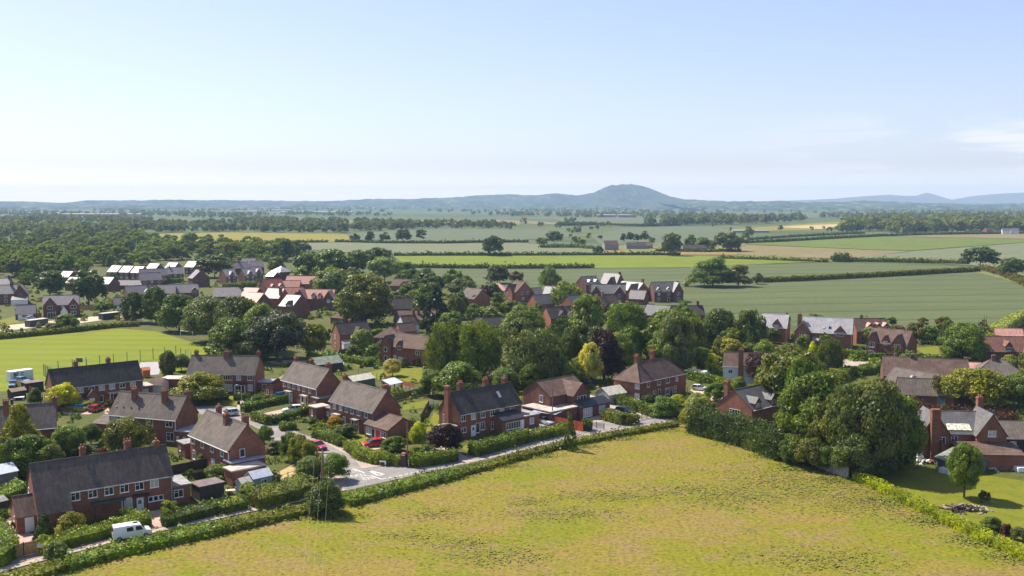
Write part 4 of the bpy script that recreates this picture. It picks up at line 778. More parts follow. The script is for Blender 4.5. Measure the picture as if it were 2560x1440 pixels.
far_house('estate house with two white front gables in the middle of the estate',1478,733,-6,15.5,n=4,wm=BRKD,wings=[(.0,4.6,1,4.9,8.2,[(0,3.2,1.4,1.3,2)]),(10.4,15.2,1,4.9,8.2,[(0,3.2,1.4,1.3,2),(0,.7,1.4,1.3,2)])],roof2=RFW,**ee)
far_house('estate house with orange lit gables and white roof',1540,723,-42,13,w=9,n=0,rm=RFE,wm=BRKN,wings=[(1.2,5.2,1.4,4.8,8,[(0,3,1.2,1.2,1)]),(8.6,12.8,1.4,4.8,8,[(0,3,1.2,1.2,1)])],roof2=RFS,chims=[(12.4,4.8,.9,.9,10.4)],group=G2)
far_house('small white roofed estate garage left of the rightmost estate house',1570,746,-22,7.5,w=7,ze=2.7,rise=3.4,n=0,rm=RFE,wm=BRKD,name='garage',cat='garage')
far_house('rightmost estate house, dark brick with lit left gable and big right wing',1636,730,9,13.6,w=9,rise=4.2,n=0,wm=BRKD,wins=[('f',2.2,3.2,1.2,1.4,2),('f',2.2,.6,1.2,1.4,2),('f',7.0,3.2,1.2,1.4,2),('f',6.8,.1,1.0,2.2,1)],dorm=[(2.2,1.9,4.6,5.8,6.8),(7.0,1.9,4.6,5.8,6.8)],wings=[(8.8,13.6,1.4,4.9,9,[(0,3.3,1.4,1.4,2),(0,.7,1.6,1.4,2)])],roof2=RFW,**ee)
far_house('old brick cottage with arched window behind the small purple tree',1508,760,30,9,w=7,ze=3.6,rise=3.4,n=0,rm=RFB,wm=BRKN,chims=[(2,3,.9,.9,8.6)])
far_house('long low dark thatch coloured roof beside the wheat field',1668,788,4,15,w=8,ze=2.7,rise=3.2,n=0,rm=RFD,chims=[(13,4,1,1,7.8)])
far_house('grey slate roofed house half hidden in the trees above the purple beech',1606,786,-30,10,w=8,ze=3,rise=3.4,n=0,rm=RFS)
far_house('brown roofed bungalow seen through the trees behind the great oak',975,714,-14,11,w=9,ze=2.8,rise=3,n=0,rm=RFB,wings=[(6,11,2,2.8,5.2)])
far_house('grey hipped bungalow left of the great oak beside the road',826,792,-28,11,w=8,ze=2.6,rise=2.8,n=1,rm=RFB,hip=1)
far_house('low brown roofed house peeping above the trees by the yellow field',1118,693,8,11,w=8,ze=2.8,rise=2.6,n=0,rm=RFB,hip=1)
far_house('small brick garage behind the orange fence lawn',1253,930,-10,6,w=5,ze=2.2,rise=.9,n=0,rm=RFP,wm=BRK,name='garage',cat='garage')
# farm and cottages far off
DUL=plain('dull_cladding',(.24,.24,.2),.8)
far_house('far farmhouse with pink roof beside the brown field',1512,613,10,14,w=9,rise=4,n=0,rm=RFB,wm=DUL,cat='farmhouse')
far_house('far low farm barn with dark roof right of the farmhouse',1566,615,0,20,w=9,ze=3,rise=3,n=0,rm=RFD,wm=DUL,cat='barn',name='barn')
far_house('far farm bungalow with pale wall between barn and trees',1592,614,-6,16,w=9,ze=2.8,rise=3.4,n=0,rm=RFB,wm=DUL)
far_house('far dark barn left of the round tree clump',1708,621,2,22,w=9,ze=3,rise=3,n=0,rm=RFD,wm=DUL,cat='barn',name='barn')
far_house('far cottage with orange brick wall at the wood edge on the right',2468,575,20,12,w=8,n=0,rm=RFB,wm=BRKN)
far_house('far white cottage before the right hand wood',2506,577,-14,11,w=8,n=0,rm=RFS,wm=CRM)
far_house('second far white cottage before the right hand wood',2528,577,-20,10,w=8,n=0,rm=RFS,wm=CRM)
far_house('long far white greenhouse beyond the middle fields',1832,577,0,56,w=9,ze=2.4,rise=1.6,n=0,rm=DUL,wm=DUL,cat='barn',name='barn')
for px,py,L,nm in [(1492,537.5,60,'far pale warehouse left below the big hill'),(1545,537.5,56,'far pale warehouse right below the big hill')]: far_house(nm,px,py,0,L,w=20,ze=7,rise=2,n=0,rm=DUL,wm=DUL,cat='warehouse',name='warehouse')
for i,(px,py,L,d) in enumerate([(0,531,150,'leftmost at the picture edge'),(72,532,120,'right of the leftmost long one'),(112,535,330,'long low one'),(480,518,60,'small high one'),(560,517,70,'small one near the ridge middle'),(620,515,50,'smallest one near the ridge'),(655,525,150,'long one in the middle'),(700,530,300,'longest one in the middle'),(590,528,110,'short one in the middle')]):
    far_house('distant white factory roof below the blue ridge, '+d,px,py,0,L,w=60,ze=6,rise=1.5,n=0,rm=CONC,wm=CONC,cat='factory',name='factory',group='white factories below the ridge')
# barns and bungalow at the right
house('long brown roofed barn with swept gable beyond the dark maple',(2209,938),None,yaw=-14,L=20,w=10,rise=4,rm=RFB,wm=BRKD,ze=2.6,fine=False,sub=False,gut=False,chims=[(7,5,.8,.8,7.6)])
house('grey barn wing with two pairs of rooflights running towards the pink hedge',(2206,958),None,yaw=-54,L=19,w=8.5,rise=3.4,rm=RFG,wm=BRKD,ze=2.6,fine=False,sub=False,gut=False,sky=[(6.0,1.6,.5,1.7),(6.8,1.6,.5,1.7),(13.2,1.2,.5,1.7),(13.9,1.2,.5,1.7)])
house('short brown barn wing with dark end between the rooflights and the glazed gable',(2248,984),None,yaw=-12,L=8,w=7,rise=3,rm=RFG,wm=BRKD,ze=2.6,fine=False,sub=False,gut=False,exts=[(8.02,10.6,.6,5.6,2.6,'gablex',BLUP,RFW,[],[],1.8,'garden_room')])
far_house('low pink roofed bungalow behind the long brown barn',2326,928,-10,13,w=8,ze=2.4,rise=1.9,n=0,rm=RFP,wm=CRM)
far_house('hip roofed bungalow half hidden behind the broad yellow green tree',2434,936,-16,12,w=9,ze=2.8,rise=3.4,n=0,rm=RFG,hip=1,chims=[(5,4.5,.9,.9,7.4)])
far_house('small pink roofed outbuilding behind the red roofed house at the right',2492,848,-12,8,w=7,ze=2.6,rise=3,n=0,rm=RFP)
house('dark timber clad building with grey roof and white framed window at the right edge',(2496,1096),None,yaw=-4,L=13,w=9,rise=2.2,rm=RFG,wm=plain('tarred_boards',(.025,.03,.04),.7,.3,.2,2),ze=2.9,fine=False,gut=False,wins=[('f',2.6,1.2,1.1,1.2,2),('f',5.2,.2,1.0,2.2,1)])

# ------------------------------------------------------------------ trees and shrubs one can tell apart
CT=dict(cat='conifer',name='conifer_tree')
for a in [
 (52,1160,1010,128,'cone','ylo','broad dark conifer with golden tips at the left edge behind the long terrace',CT),
 (70,1188,1085,120,'round','gr','green garden tree below the golden tipped conifer'),
 (14,1196,1090,90,'round','md','dark green tree at the left edge below the golden tipped conifer'),
 (158,1026,956,76,'round','yel','bright yellow green tree in front of the dark roofed terrace'),
 (497,1006,928,134,'dome','ylo','wide rounded olive green tree on the verge before the hedge fronted houses'),
 (310,1142,1042,108,'round','ol','round dark olive bush tree in front of the houses with big chimneys'),
 (376,1120,1052,34,'cone','pale','slim pale conifer at the corner of the houses with big chimneys',CT),
 (362,1128,1098,20,'cone','yel','small yellow dwarf conifer beside the slim pale conifer',CT),
 (172,1142,1062,78,'round','lt','light green leafy tree right of the golden tipped conifer'),
 (228,1112,1058,50,'round','md','small dark green tree between light green tree and round olive bush'),
 (132,1190,1110,60,'round','gy','grey green shrubby tree behind the left end of the long terrace'),
 (420,938,876,44,'tall','gy','grey green upright tree beside the games court'),
 (454,928,884,48,'round','md','bushy green tree behind the left stack of the hedge fronted houses'),
 (333,806,730,62,'tall','dk','dark upright tree, first at the left end of the field row'),
 (390,808,716,64,'tall','md','tall tree second from the left of the field row'),
 (448,828,733,100,'round','md','broad green tree third from the left of the field row'),
 (525,853,737,120,'round','sil','silvery green tree behind the goal'),
 (598,868,737,110,'round','gy','grey green tree right of the goal'),
 (585,893,792,120,'round','md','green tree at the playing field corner below the grey green tree'),
 (650,878,757,100,'round','lt','yellow green flowering tree above the dark sycamore'),
 (692,900,776,158,'round','drk','very dark grey leaved sycamore behind the hedge fronted houses'),
 (560,899,852,90,'round','gr','low green tree at the field corner behind the roof ridge'),
 (630,900,846,104,'round','md','low dark green tree left of the dark sycamore'),
 (785,888,808,66,'round','ylo','bright yellow green tree right of the dark sycamore'),
 (915,812,683,146,'round','ol','great dome shaped oak in the middle of the village'),
 (871,812,779,20,'cone','blk','tiny dark cone shaped conifer under the great oak',CT),
 (903,888,822,58,'round','pale','round pale topped tree in front of the house with the small front gable'),
 (981,940,896,44,'round','cream','cream blossomed tree on the bright lawn'),
 (957,958,932,16,'column','dk','small dark clipped tree beside the shed with the white roof'),
 (1092,828,712,82,'cone','blk','broad dark cedar right of the brown bungalows',CT),
 (1066,788,708,74,'round','md','green tree behind the broad dark cedar'),
 (1140,797,737,50,'tall','ol','pale olive upright tree before the stepped grey roofs'),
 (1125,835,781,64,'round','gr','light green rounded tree in front of the dark cedar'),
 (1224,802,765,62,'dome','pale','pale white tipped tree behind the low dark bungalow'),
 (1115,940,803,108,'weep','md','tall birch left of the birch group with thin hanging shoots'),
 (1196,945,798,118,'weep','gr','tall feathery birch right of the birch group'),
 (1150,905,830,90,'round','md','dark green tree between the two feathery birches'),
 (1142,996,904,124,'round','gr','leafy green tree in front of the birches behind the three stack terrace'),
 (1082,990,922,64,'round','md','darker green tree at the left foot of the birch group'),
 (1342,962,818,150,'weep','gy','massive grey green willow behind the crossed roof house'),
 (1424,945,815,70,'round','md','dark green tree between the massive willow and the golden tree'),
 (1478,960,853,64,'round','gold','golden yellow tree in front of the purple beech'),
 (1510,955,821,104,'round','cop','big dark purple copper beech'),
 (1310,862,760,106,'round','gr','rich green tree right of the low dark bungalow'),
 (1300,895,793,78,'round','gy','grey green tree in front of the rich green tree above the willow'),
 (1468,838,736,84,'tall','lt','light green tall tree beside the white edged gable'),
 (1440,832,780,56,'round','md','round green tree left below the light green tall tree'),
 (1568,862,752,104,'weep','gr','drooping bright green tree above the copper beech'),
 (1577,912,813,68,'round','gr','oval green tree right of the copper beech'),
 (1634,910,806,78,'round','md','oval dark green tree behind the hip roofed pair'),
 (1692,928,776,90,'tall','sil','tall silvery leaved tree right behind the hip roofed pair'),
 (1738,905,790,60,'weep','ol','olive birch between the silvery tree and the dark tree'),
 (1798,880,769,98,'round','dk','dark rounded tree left of the tall birch by the wheat'),
 (1876,888,772,84,'weep','gy','tall grey green birch left of the new houses with pale roofs'),
 (1830,905,845,60,'round','ylo','yellow green tree below the tall grey green birch'),
 (1808,900,838,56,'round','ol','olive tree above the white cottage'),
 (1778,930,883,34,'column','yel','golden column shaped conifer left of the white cottage',CT),
 (1776,940,912,28,'round','gr','small green bush tree under the golden column conifer'),
 (1897,962,875,80,'round','plum','purple leaved plum tree beside the white cottage'),
 (1788,1003,956,54,'round','gr','round bright green tree beside the silver car by the hip roofed pair'),
 (1846,982,940,38,'round','pale','small round tree in the hedge below the white cottage'),
 (1842,946,900,30,'column','ylo','narrow yellow green tree against the white cottage'),
 (1976,1050,862,176,'round','ol','huge olive green tree behind the slate roofed dormer house'),
 (2004,1085,890,90,'tall','gr','upright leafy tree in front of the huge olive green tree'),
 (1935,1000,880,80,'round','ol','loose olive tree between plum tree and huge olive tree'),
 (2030,935,853,46,'cone','yel','golden green conifer in front of the new brick house',CT),
 (2075,935,842,66,'weep','ol','drooping olive willow beside the village road'),
 (2008,880,836,40,'round','pale','small pale tree before the front gable of the new house'),
 (2062,880,832,34,'tall','gr','slim green tree before the right end of the new house'),
 (2186,1184,942,150,'round','gy','huge pale tipped sycamore at the meadow corner'),
 (2118,1180,958,112,'tall','gy','upright pale tipped tree touching the huge sycamore on its left'),
 (2085,1166,985,130,'round','ol','rounded tree at the left shoulder of the huge sycamore'),
 (2225,1172,978,150,'round','gr','leafy tree at the right shoulder of the huge sycamore'),
 (2130,1190,1060,120,'round','gy','low pale tipped tree in front of the huge sycamore'),
 (2040,1140,925,190,'round','md','huge green tree left of the pale tipped sycamore'),
 (2240,1180,1030,120,'round','md','dark green lower tree at the right foot of the huge sycamore'),
 (2090,965,920,70,'round','ylo','bright yellow green shrubby tree above the huge sycamore'),
 (2406,908,806,108,'round','gr','large bright green maple before the red roofed house'),
 (2438,1022,916,152,'round','ylo','broad yellow green tree in the garden behind the pink hedge'),
 (2350,1010,936,66,'round','bro','brownish olive tree left of the broad yellow green tree'),
 (2545,1026,930,96,'round','gr','green tree at the right edge behind the pink hedge'),
 (2500,1010,940,60,'round','gy','grey green tree between broad yellow green tree and right edge'),
 (2410,1244,1108,82,'tall','gr','young lawn tree with bare lower trunk before the green shed',dict(cb=.26)),
 (1782,716,642,112,'dome','md','big green tree of the clump standing in the wheat field',dict(cb=.02)),
 (1846,716,660,72,'dome','ol','smaller olive tree at the right of the wheat field clump',dict(cb=.02)),
 (1893,710,683,32,'dome','dk','small dark bush tree at the end of the white blossom hedge'),
 (2450,670,616,86,'oak','dk','dark spreading field oak nearest the right edge, left one of two'),
 (2530,692,644,66,'oak','dk','dark spreading field oak at the right edge below the first'),
 (1373,726,665,64,'weep','pale','pale round willow behind the estate'),
 (1243,708,661,60,'round','dk','dark round oak behind the pink hip roofed bungalow'),
 (1291,706,677,38,'round','bro','small brownish tree left of the pale round willow'),
 (1415,772,700,88,'weep','pale','pale feathery willow in front of the estate'),
 (1214,748,712,40,'round','plum','small purple tree beside the pink hip roofed bungalow'),
 (1232,747,727,22,'round','gr','small bright green tree right of the small purple tree'),
 (1155,738,694,74,'round','dk','dark rounded tree above the stepped grey roofs'),
 (1070,735,682,82,'round','dk','dark green tree at the edge of the wheat field, left of the low brown roof'),
 (1020,750,708,56,'round','md','green tree right of the great oak crown'),
 (1024,712,683,60,'round','plum','dull purple tree above the great oak crown'),
 (1517,790,758,36,'round','plum','small purple leaved tree before the old brick cottage'),
 (1625,800,760,40,'round','plum','dim purple tree beside the long low dark roof'),
 (1300,790,755,46,'tall','md','upright green tree left of the slate roofed house'),
 (125,742,675,78,'round','dk','big round dark tree above the double fronted house, left of two'),
 (222,764,675,80,'round','dk','big round dark tree above the double fronted house, right of two'),
 (262,780,752,44,'round','gr','leafy green bush tree left of the garage with the white door'),
 (165,827,784,56,'round','gr','green tree in the hedge above the playing field'),
 (133,830,806,40,'round','md','low dark bush tree left of the tree in the playing field hedge'),
 (537,694,635,88,'round','dk','tall dark tree beside the stepped brick houses'),
 (690,690,640,44,'round','gr','light green tree above the white hip roofed house'),
 (715,655,596,38,'round','dk','dark tree at the edge of the barley, left of three'),
 (742,640,600,40,'round','dk','dark tree at the edge of the barley, middle of three'),
 (765,632,606,26,'round','dk','dark tree at the edge of the barley, right of three'),
 (776,702,628,78,'round','md','broad green tree above the red roofs, leftmost of the grove'),
 (830,706,622,92,'round','gr','rounded green tree in the grove left of the bright green field'),
 (888,690,624,72,'round','md','mid green tree in the middle of the grove'),
 (945,682,617,78,'oak','dk','dark high tree at the back of the grove'),
 (962,706,641,80,'round','pale','pale green dome tree at the front of the grove'),
 (1010,694,654,52,'round','gr','small green tree at the right end of the grove'),
 (832,748,667,98,'round','pale','large pale green tree right of the red roofs'),
 (756,706,664,64,'dome','lt','light green tree just behind the red roofs'),
 (878,720,668,50,'round','gy','grey green tree between pale tree and great oak'),
 (472,609,583,36,'oak','dk','lone small tree in the yellow green field'),
 (887,605,583,28,'round','dk','field tree at the left end of the line beyond the barley'),
 (925,606,578,26,'round','dk','field tree second in the line beyond the barley'),
 (963,606,580,30,'round','dk','field tree third in the line beyond the barley'),
 (1007,607,571,40,'round','dk','tallest field tree in the line beyond the barley'),
 (1051,601,574,28,'oak','dk','field tree at the right end of the line beyond the barley'),
 (1235,639,588,54,'oak','dk','lone oak standing in the middle barley field'),
 (1680,639,582,52,'oak','dk','tall open oak beside the brown field'),
 (1495,637,615,26,'round','dk','dark round bush at the corner of the brown field'),
 (1385,610,577,42,'round','dk','dark tree left of the far farm'),
 (1355,615,594,34,'round','md','grove tree at the far farm, leftmost'),
 (1440,610,590,26,'round','md','rounded tree between the dark tree and the farmhouse'),
 (1455,614,597,22,'round','gr','pale green bush by the far farmhouse'),
 (1558,604,583,16,'round','dk','first of the small dark trees behind the far barn'),
 (1575,604,580,22,'round','dk','second of the small dark trees behind the far barn'),
 (1592,605,585,16,'round','dk','third of the small dark trees behind the far barn'),
 (1612,606,577,24,'round','dk','tallest of the small dark trees behind the far barn'),
 (1629,612,592,18,'round','gr','bright green bush right of the small dark trees'),
 (1728,622,586,34,'round','md','left tree of the round clump beside the green field'),
 (1758,626,592,40,'round','gr','middle tree of the round clump beside the green field'),
 (1777,627,609,24,'round','md','smallest tree of the round clump beside the green field'),
 (1818,628,580,76,'round','dk','largest tree of the round clump beside the green field'),
 (1500,598,588,14,'round','dk','tiny hedge tree on the far hedge above the farm'),
 (2240,852,812,50,'round','bro','brownish shrubby tree at the wheat edge behind the victorian style house'),
 (2290,856,806,56,'round','bro','larger brownish tree at the wheat edge right of the brownish shrubby tree'),
 (2180,840,806,44,'round','md','dark green tree at the wheat edge behind the pink dormers'),
 (2120,848,804,56,'round','gr','green tree at the wheat edge right of the new brick house'),
 (2035,812,784,44,'round','gr','green bush tree behind the roof of the new brick house'),
 (1968,816,782,16,'column','md','thin upright tree at the wheat edge between the new houses'),
 (2370,870,800,38,'tall','gy','thin grey green tree left of the large bright maple'),
 (2452,860,815,50,'tall','gy','thin grey green tree right of the large bright maple'),
 (2480,880,836,60,'round','ol','olive tree before the red roofed house at the right'),
 (1935,858,820,40,'round','dk','dark bush tree below the pale roofed house with one dormer')]:
    kw=a[7] if len(a)>7 else {}; tree(*a[:7],**kw)
# shrubs
for a in [(1985,1160,1084,76,'md','dark leafy bush at the lower end of the tall leylandii hedge','round'),(2028,1172,1092,84,'ol','olive bush between leylandii hedge and grey board fence','round'),(2070,1178,1105,70,'dk','dark bush behind the grey board fence','round'),(2200,1196,1120,80,'dk','dark bush under the right side of the huge sycamore','round'),(112,1360,1284,58,'con','dark green spruce like shrub by the porch of the long terrace','cone'),(178,1340,1278,78,'ylo','yellow green rounded shrub in front of the long terrace'),(143,1408,1352,56,'sil','silvery spindly shrub on the lane verge beside the fence','round'),
 (428,1296,1250,50,'ylo','olive shrub at the end of the terrace driveway'),(814,1284,1196,96,'dk','big dark shrub wrapped round the foot of the wooden power pole','dome'),(775,1200,1140,70,'gy','grey green shrub by the street corner behind the pole','round'),(838,1200,1130,70,'gr','leafy green shrub at the street corner','round'),
 (724,1150,1078,50,'gr','clipped green conifer bush, left of three by the street','round'),(748,1160,1084,56,'ylo','clipped green conifer bush, middle of three by the street','round'),(772,1165,1098,50,'ylo','clipped yellow green bush, right of three by the street','round'),
 (664,1110,1062,40,'gr','green shrub behind the house with two tall stacks','round'),(690,1130,1100,60,'ol','low olive shrub before the three conifer bushes'),(1048,1120,1054,46,'yel','yellow leaved shrub beside the copper tree','round'),(1112,1135,1056,86,'cop','round dark copper leaved small tree in front of the three stack terrace','round'),
 (985,1128,1090,60,'gr','green shrub by the red garage door','round'),(853,1086,1062,40,'md','green shrub by the left half of the corner houses'),(870,1092,1058,46,'dk','dark shrub against the corner houses wall','round'),(838,1070,1038,38,'orn','orange tinged shrub in the corner garden','round'),
 (784,1064,1044,24,'md','small round clipped bush by the flat roofed annex','round'),(1425,1124,1034,38,'md','ivy clad pole stump on the lane verge','cone'),(1722,1066,1018,52,'ylo','yellow olive shrub at the end of the lane','round'),(1665,1040,988,80,'gr','large rounded bush before the hip roofed pair','dome'),(1694,1015,985,34,'yel','golden bush beside the large rounded bush','round'),
 (1745,1040,980,66,'flow','white flowering bush by the wooden pole at the lane end','round'),(1770,1030,1000,44,'md','dark green shrub right of the white flowering bush','round'),(1622,1012,985,36,'dk','climbing plant on the corner of the hip roofed pair','tall'),(2461,1256,1226,27,'bro','small dark round bush on the lawn','round'),
 (2375,896,879,30,'yel','yellow shrub under the large bright maple'),(1716,716,700,26,'flow','white blossom bush beside the rightmost estate house'),(205,1022,1000,84,'flow','flowering shrubs along the bed below the blue car','dome'),(275,1028,996,24,'bro','brown leaved shrub beside the red car on the paving','round'),
 (258,1138,1118,24,'red','red leaved shrub behind the long terrace ridge','round'),(216,1140,1112,66,'gy','grey green shrub behind the ridge stack of the long terrace'),(645,1012,985,36,'gr','green shrub in the street side garden by the blue bins','round'),(667,1008,985,18,'lt','small light green tree like bush on the street side lawn','round'),(700,1000,980,50,'dk','dark shrub row before the white canopied houses'),
 (40,968,958,20,'md','low shrub by the blue car'),(88,1010,968,34,'md','clipped dome of green hedge beside the left yard','dome'),(545,1200,1160,62,'gr','leafy shrub beside the dark flat shed','round'),(512,1165,1130,40,'gr','round shrub behind the long terrace right end','round'),(622,1240,1205,50,'lt','light green hedge plants beside the person','round'),
 (1045,915,895,22,'dk','dark round bush on the bright lawn edge','round'),(1010,918,895,30,'dk','dark garden bushes left of the round bush on the lawn'),(1035,820,795,40,'gr','small tree like shrub before the white gabled cottage','round'),(935,860,852,40,'ylo','yellow green shrub by the hip roofed bungalow'),(1252,960,935,40,'bro','shrub at the lawn by the small brick garage'),(940,905,890,30,'dk','dark round shrub beside the brick drive','round'),
 (1130,1058,1046,40,'ol','rough grass clump shrub on the strip behind the three stack terrace'),(2480,1330,1290,60,'md','low border plants on the lawn beside the clipped hedge'),(2515,1345,1310,30,'plum','purple border plant on the lawn','round'),(2545,1352,1318,40,'gy','grey green border plant at the right edge of the lawn','round')]:
    shrub(*a[:6],**({'shape':a[6]} if len(a)>6 else {}))
# hedges
HD=[([(100,1385),(176,1364),(300,1332),(372,1312)],2.0,1.9,'hyl','trimmed yellow topped hedge in front of the long terrace behind the van'),
 ([(310,1300),(362,1318)],1.6,1.6,'hyl','short hedge running back from the terrace hedge to the house'),
 ([(-20,1420),(14,1392)],3.2,2.6,'gr','tall clipped hedge at the left edge beside the timber fence'),
 ([(-20,1340),(18,1392)],3.0,2.6,'gr','tall clipped hedge running up the left edge drive'),
 ([(410,1318),(470,1302),(540,1284)],1.8,1.9,'dk','dark hedge in front of the flat roofed extension'),
 ([(552,1286),(590,1276),(615,1270)],1.6,1.8,'dk','gappy hedge beside the lane near the person'),
 ([(632,1268),(700,1252),(775,1230)],4.2,2.6,'ol','thick tall hedge in front of the pale blue sheds'),
 ([(-20,1268),(60,1236)],3,2.4,'gr','hedge behind the grey metal shed'),
 ([(605,1030),(660,1016),(720,1004),(742,1000)],1.1,1.5,'md','low hedge above the driveway with the white car'),
 ([(632,1050),(672,1062)],1.3,1.5,'md','short hedge at the street end of the driveway'),
 ([(672,1062),(730,1046),(784,1028)],1.2,1.6,'md','long hedge below the driveway with the white car'),
 ([(700,1076),(740,1072)],1.6,1.4,'md','low hedge by the street in front of the corner garden'),
 ([(788,1092),(830,1105),(856,1116)],1.8,1.5,'md','hedge along the street with a wooden gate at its end'),
 ([(872,1124),(905,1148),(940,1158),(1000,1162)],2.2,1.7,'hyl','hedge round the street corner behind the name plate'),
 ([(1026,1166),(1080,1160),(1138,1150)],2.2,2.1,'md','dark hedge right of the red phone box'),
 ([(1182,1140),(1250,1120),(1312,1104)],2.4,2.2,'md','tall dark hedge in front of the three stack terrace'),
 ([(1314,1104),(1370,1092),(1420,1080)],2.0,1.9,'hyl','bright yellow green hedge before the carport'),
 ([(1510,1048),(1560,1062),(1590,1056)],2.0,1.9,'ol','hedge around the drive with the black car'),
 ([(1545,1010),(1600,1030),(1635,1042)],1.8,2.0,'md','hedge between the crossed roof house and the hip roofed pair'),
 ([(1462,1078),(1472,1072)],1.6,1.9,'dk','square clipped hedge stump beside the orange fence'),
 ([(1716,946),(1780,960),(1832,975)],1.8,2.0,'gr','trimmed hedge behind the silver car'),
 ([(1862,986),(1910,972)],2.2,1.8,'hyl','clipped hedge right of the small round tree'),
 ([(1740,1078),(1800,1096),(1870,1114),(1968,1150)],4.5,5.2,(.05,.07,.02),'tall dark leylandii hedge along the top of the meadow'),
 ([(2140,1200),(2230,1240),(2330,1290),(2440,1344),(2560,1398),(2680,1450)],1.7,1.5,(.22,.235,.012),'long clipped golden hedge between meadow and lawn'),
 ([(2250,1030),(2330,1040),(2440,1046),(2540,1062)],2.4,2.2,'plum','pinkish brown beech hedge behind the brick house under repair'),
 ([(2108,895),(2180,902),(2260,900)],2.0,2.2,'md','hedge in front of the victorian style house, left part'),
 ([(2262,905),(2330,908),(2400,905)],2.4,2.2,'gr','dark hedge right of the victorian style house'),
 ([(2085,962),(2120,940),(2210,930)],2.4,2.2,'gr','curved clipped hedge along the village road'),
 ([(2270,925),(2330,928)],2.2,2.0,'hyl','light hedge above the long brown barn'),
 ([(2480,940),(2530,930)],3,3,'md','dark hedge below the red roofed house'),
 ([(2490,842),(2530,815),(2590,790)],4,3.4,'flow','blossoming field hedge at the right edge of the wheat'),
 ([(-60,853),(60,842),(180,830),(300,817),(345,815)],2.4,1.6,'ol','long low hedge between building site and playing field'),
 ([(920,842),(960,836),(985,834)],1.8,2.0,'hyl','clipped golden hedge above the hip roofed bungalow'),
 ([(770,898),(850,900),(930,915)],2.4,1.8,'gr','garden hedge left of the bright lawn'),
 ([(370,716),(420,708),(455,706)],3,2.4,'gr','hedge between the grey houses of the left estate'),
 ([(560,722),(640,716)],3,2.6,'gr','hedge left of the red roofed houses'),
 ([(1165,786),(1210,782)],3,2.4,'gr','hedge below the stepped grey roofs'),
 ([(1240,972),(1300,955)],2,2.0,'gr','hedge at the back of the three stack terrace garden'),
 ([(475,1000),(530,1000),(570,999)],1.4,1.2,'dk','low dark hedge behind the rounded olive tree'),
 ([(585,1000),(625,998)],1.2,1.3,'md','low hedge right of the garden path'),
 # field hedges
 ([(1902,706),(2000,702),(2120,696),(2240,689),(2340,683),(2446,678)],3.4,2.6,'ol','long field hedge with white blossom across the wheat'),
 ([(985,639.5),(1100,639),(1235,639),(1400,638.5),(1480,638),(1700,637.5)],2.6,2.2,'dk','dark field hedge above the bright green field'),
 ([(1010,669),(1150,671),(1300,671.5),(1420,671),(1484,670)],2.6,2.4,'dk','dark field hedge below the bright green field'),
 ([(840,605),(960,608),(1100,608.5),(1180,606.5),(1320,605.5)],3,2.2,'dk','thin dark hedge along the top of the pale barley'),
 ([(1855,608),(1960,604),(2100,596),(2210,590.5),(2330,587),(2560,584)],3,2.6,'dk','dark hedge along the top of the green field on the right'),
 ([(1870,600),(1990,592),(2110,586),(2160,584)],3,2.2,'dk','second dark hedge above the green field on the right'),
 ([(2080,650),(2130,653),(2240,655),(2330,657),(2420,660)],3.4,2.4,'ol','rough olive hedge between barley and wheat on the right'),
 ([(2085,653),(2120,654)],9,5,'dk','dark bush clump on the rough field boundary'),
 ([(1800,646),(1900,649),(2000,653),(2070,655)],3,1.6,'ol','low rough hedge right of the bright green field'),
 ([(1640,628),(1760,630),(1850,628)],3,2,'dk','dark hedge in front of the round tree clump'),
 ([(300,606),(430,610),(560,608),(700,607),(820,606)],3,2,'dk','hedge below the yellow green field'),
 ([(1350,619),(1440,619),(1480,622)],4,2.4,'md','hedge in front of the far farm'),
 ([(1490,563),(1600,566),(1700,564)],5,4,'dk','far hedge left of the long wood strip'),
 ([(1395,564),(1490,563)],8,6,'dk','far thick dark hedge above the farm'),
 ([(2455,672),(2520,690),(2590,720)],7,1.8,'bro','rough brown bank at the corner of the wheat')]
for h in HD: hedge(*h,bump=.9 if h[0][0][1]<700 else .5 if 'leylandii' in h[4] or 'beech' in h[4] or 'gappy' in h[4] else .16)
# the scruffy hedge between lane and meadow, in lengths
ml=[(-140,1500),(0,1470),(160,1424),(290,1387),(404,1361),(560,1328),(760,1283),(866,1262),(1000,1226),(1140,1191),(1220,1169),(1300,1146),(1400,1119),(1500,1099),(1600,1080),(1690,1065)]
for a,b,w_,h_,lb in [(0,2,2.2,1.1,'scruffy lane side hedge at the left bottom corner'),(2,5,2.6,1.3,'scruffy lane side hedge below the white van'),(5,6,2.2,1.1,'thin grassy hedge along the lane left of the power pole'),(7,9,2.8,1.3,'scruffy hedge opposite the street junction'),(9,11,2.0,.9,'low scruffy hedge opposite the three stack terrace'),(11,15,1.8,1.0,'low grassy hedge along the upper end of the lane')]:
    hedge(ml[a:b+1],w_,h_,'gr' if h_>1.2 else 'ol',lb,bump=.45,leaf=.3,dens=15)

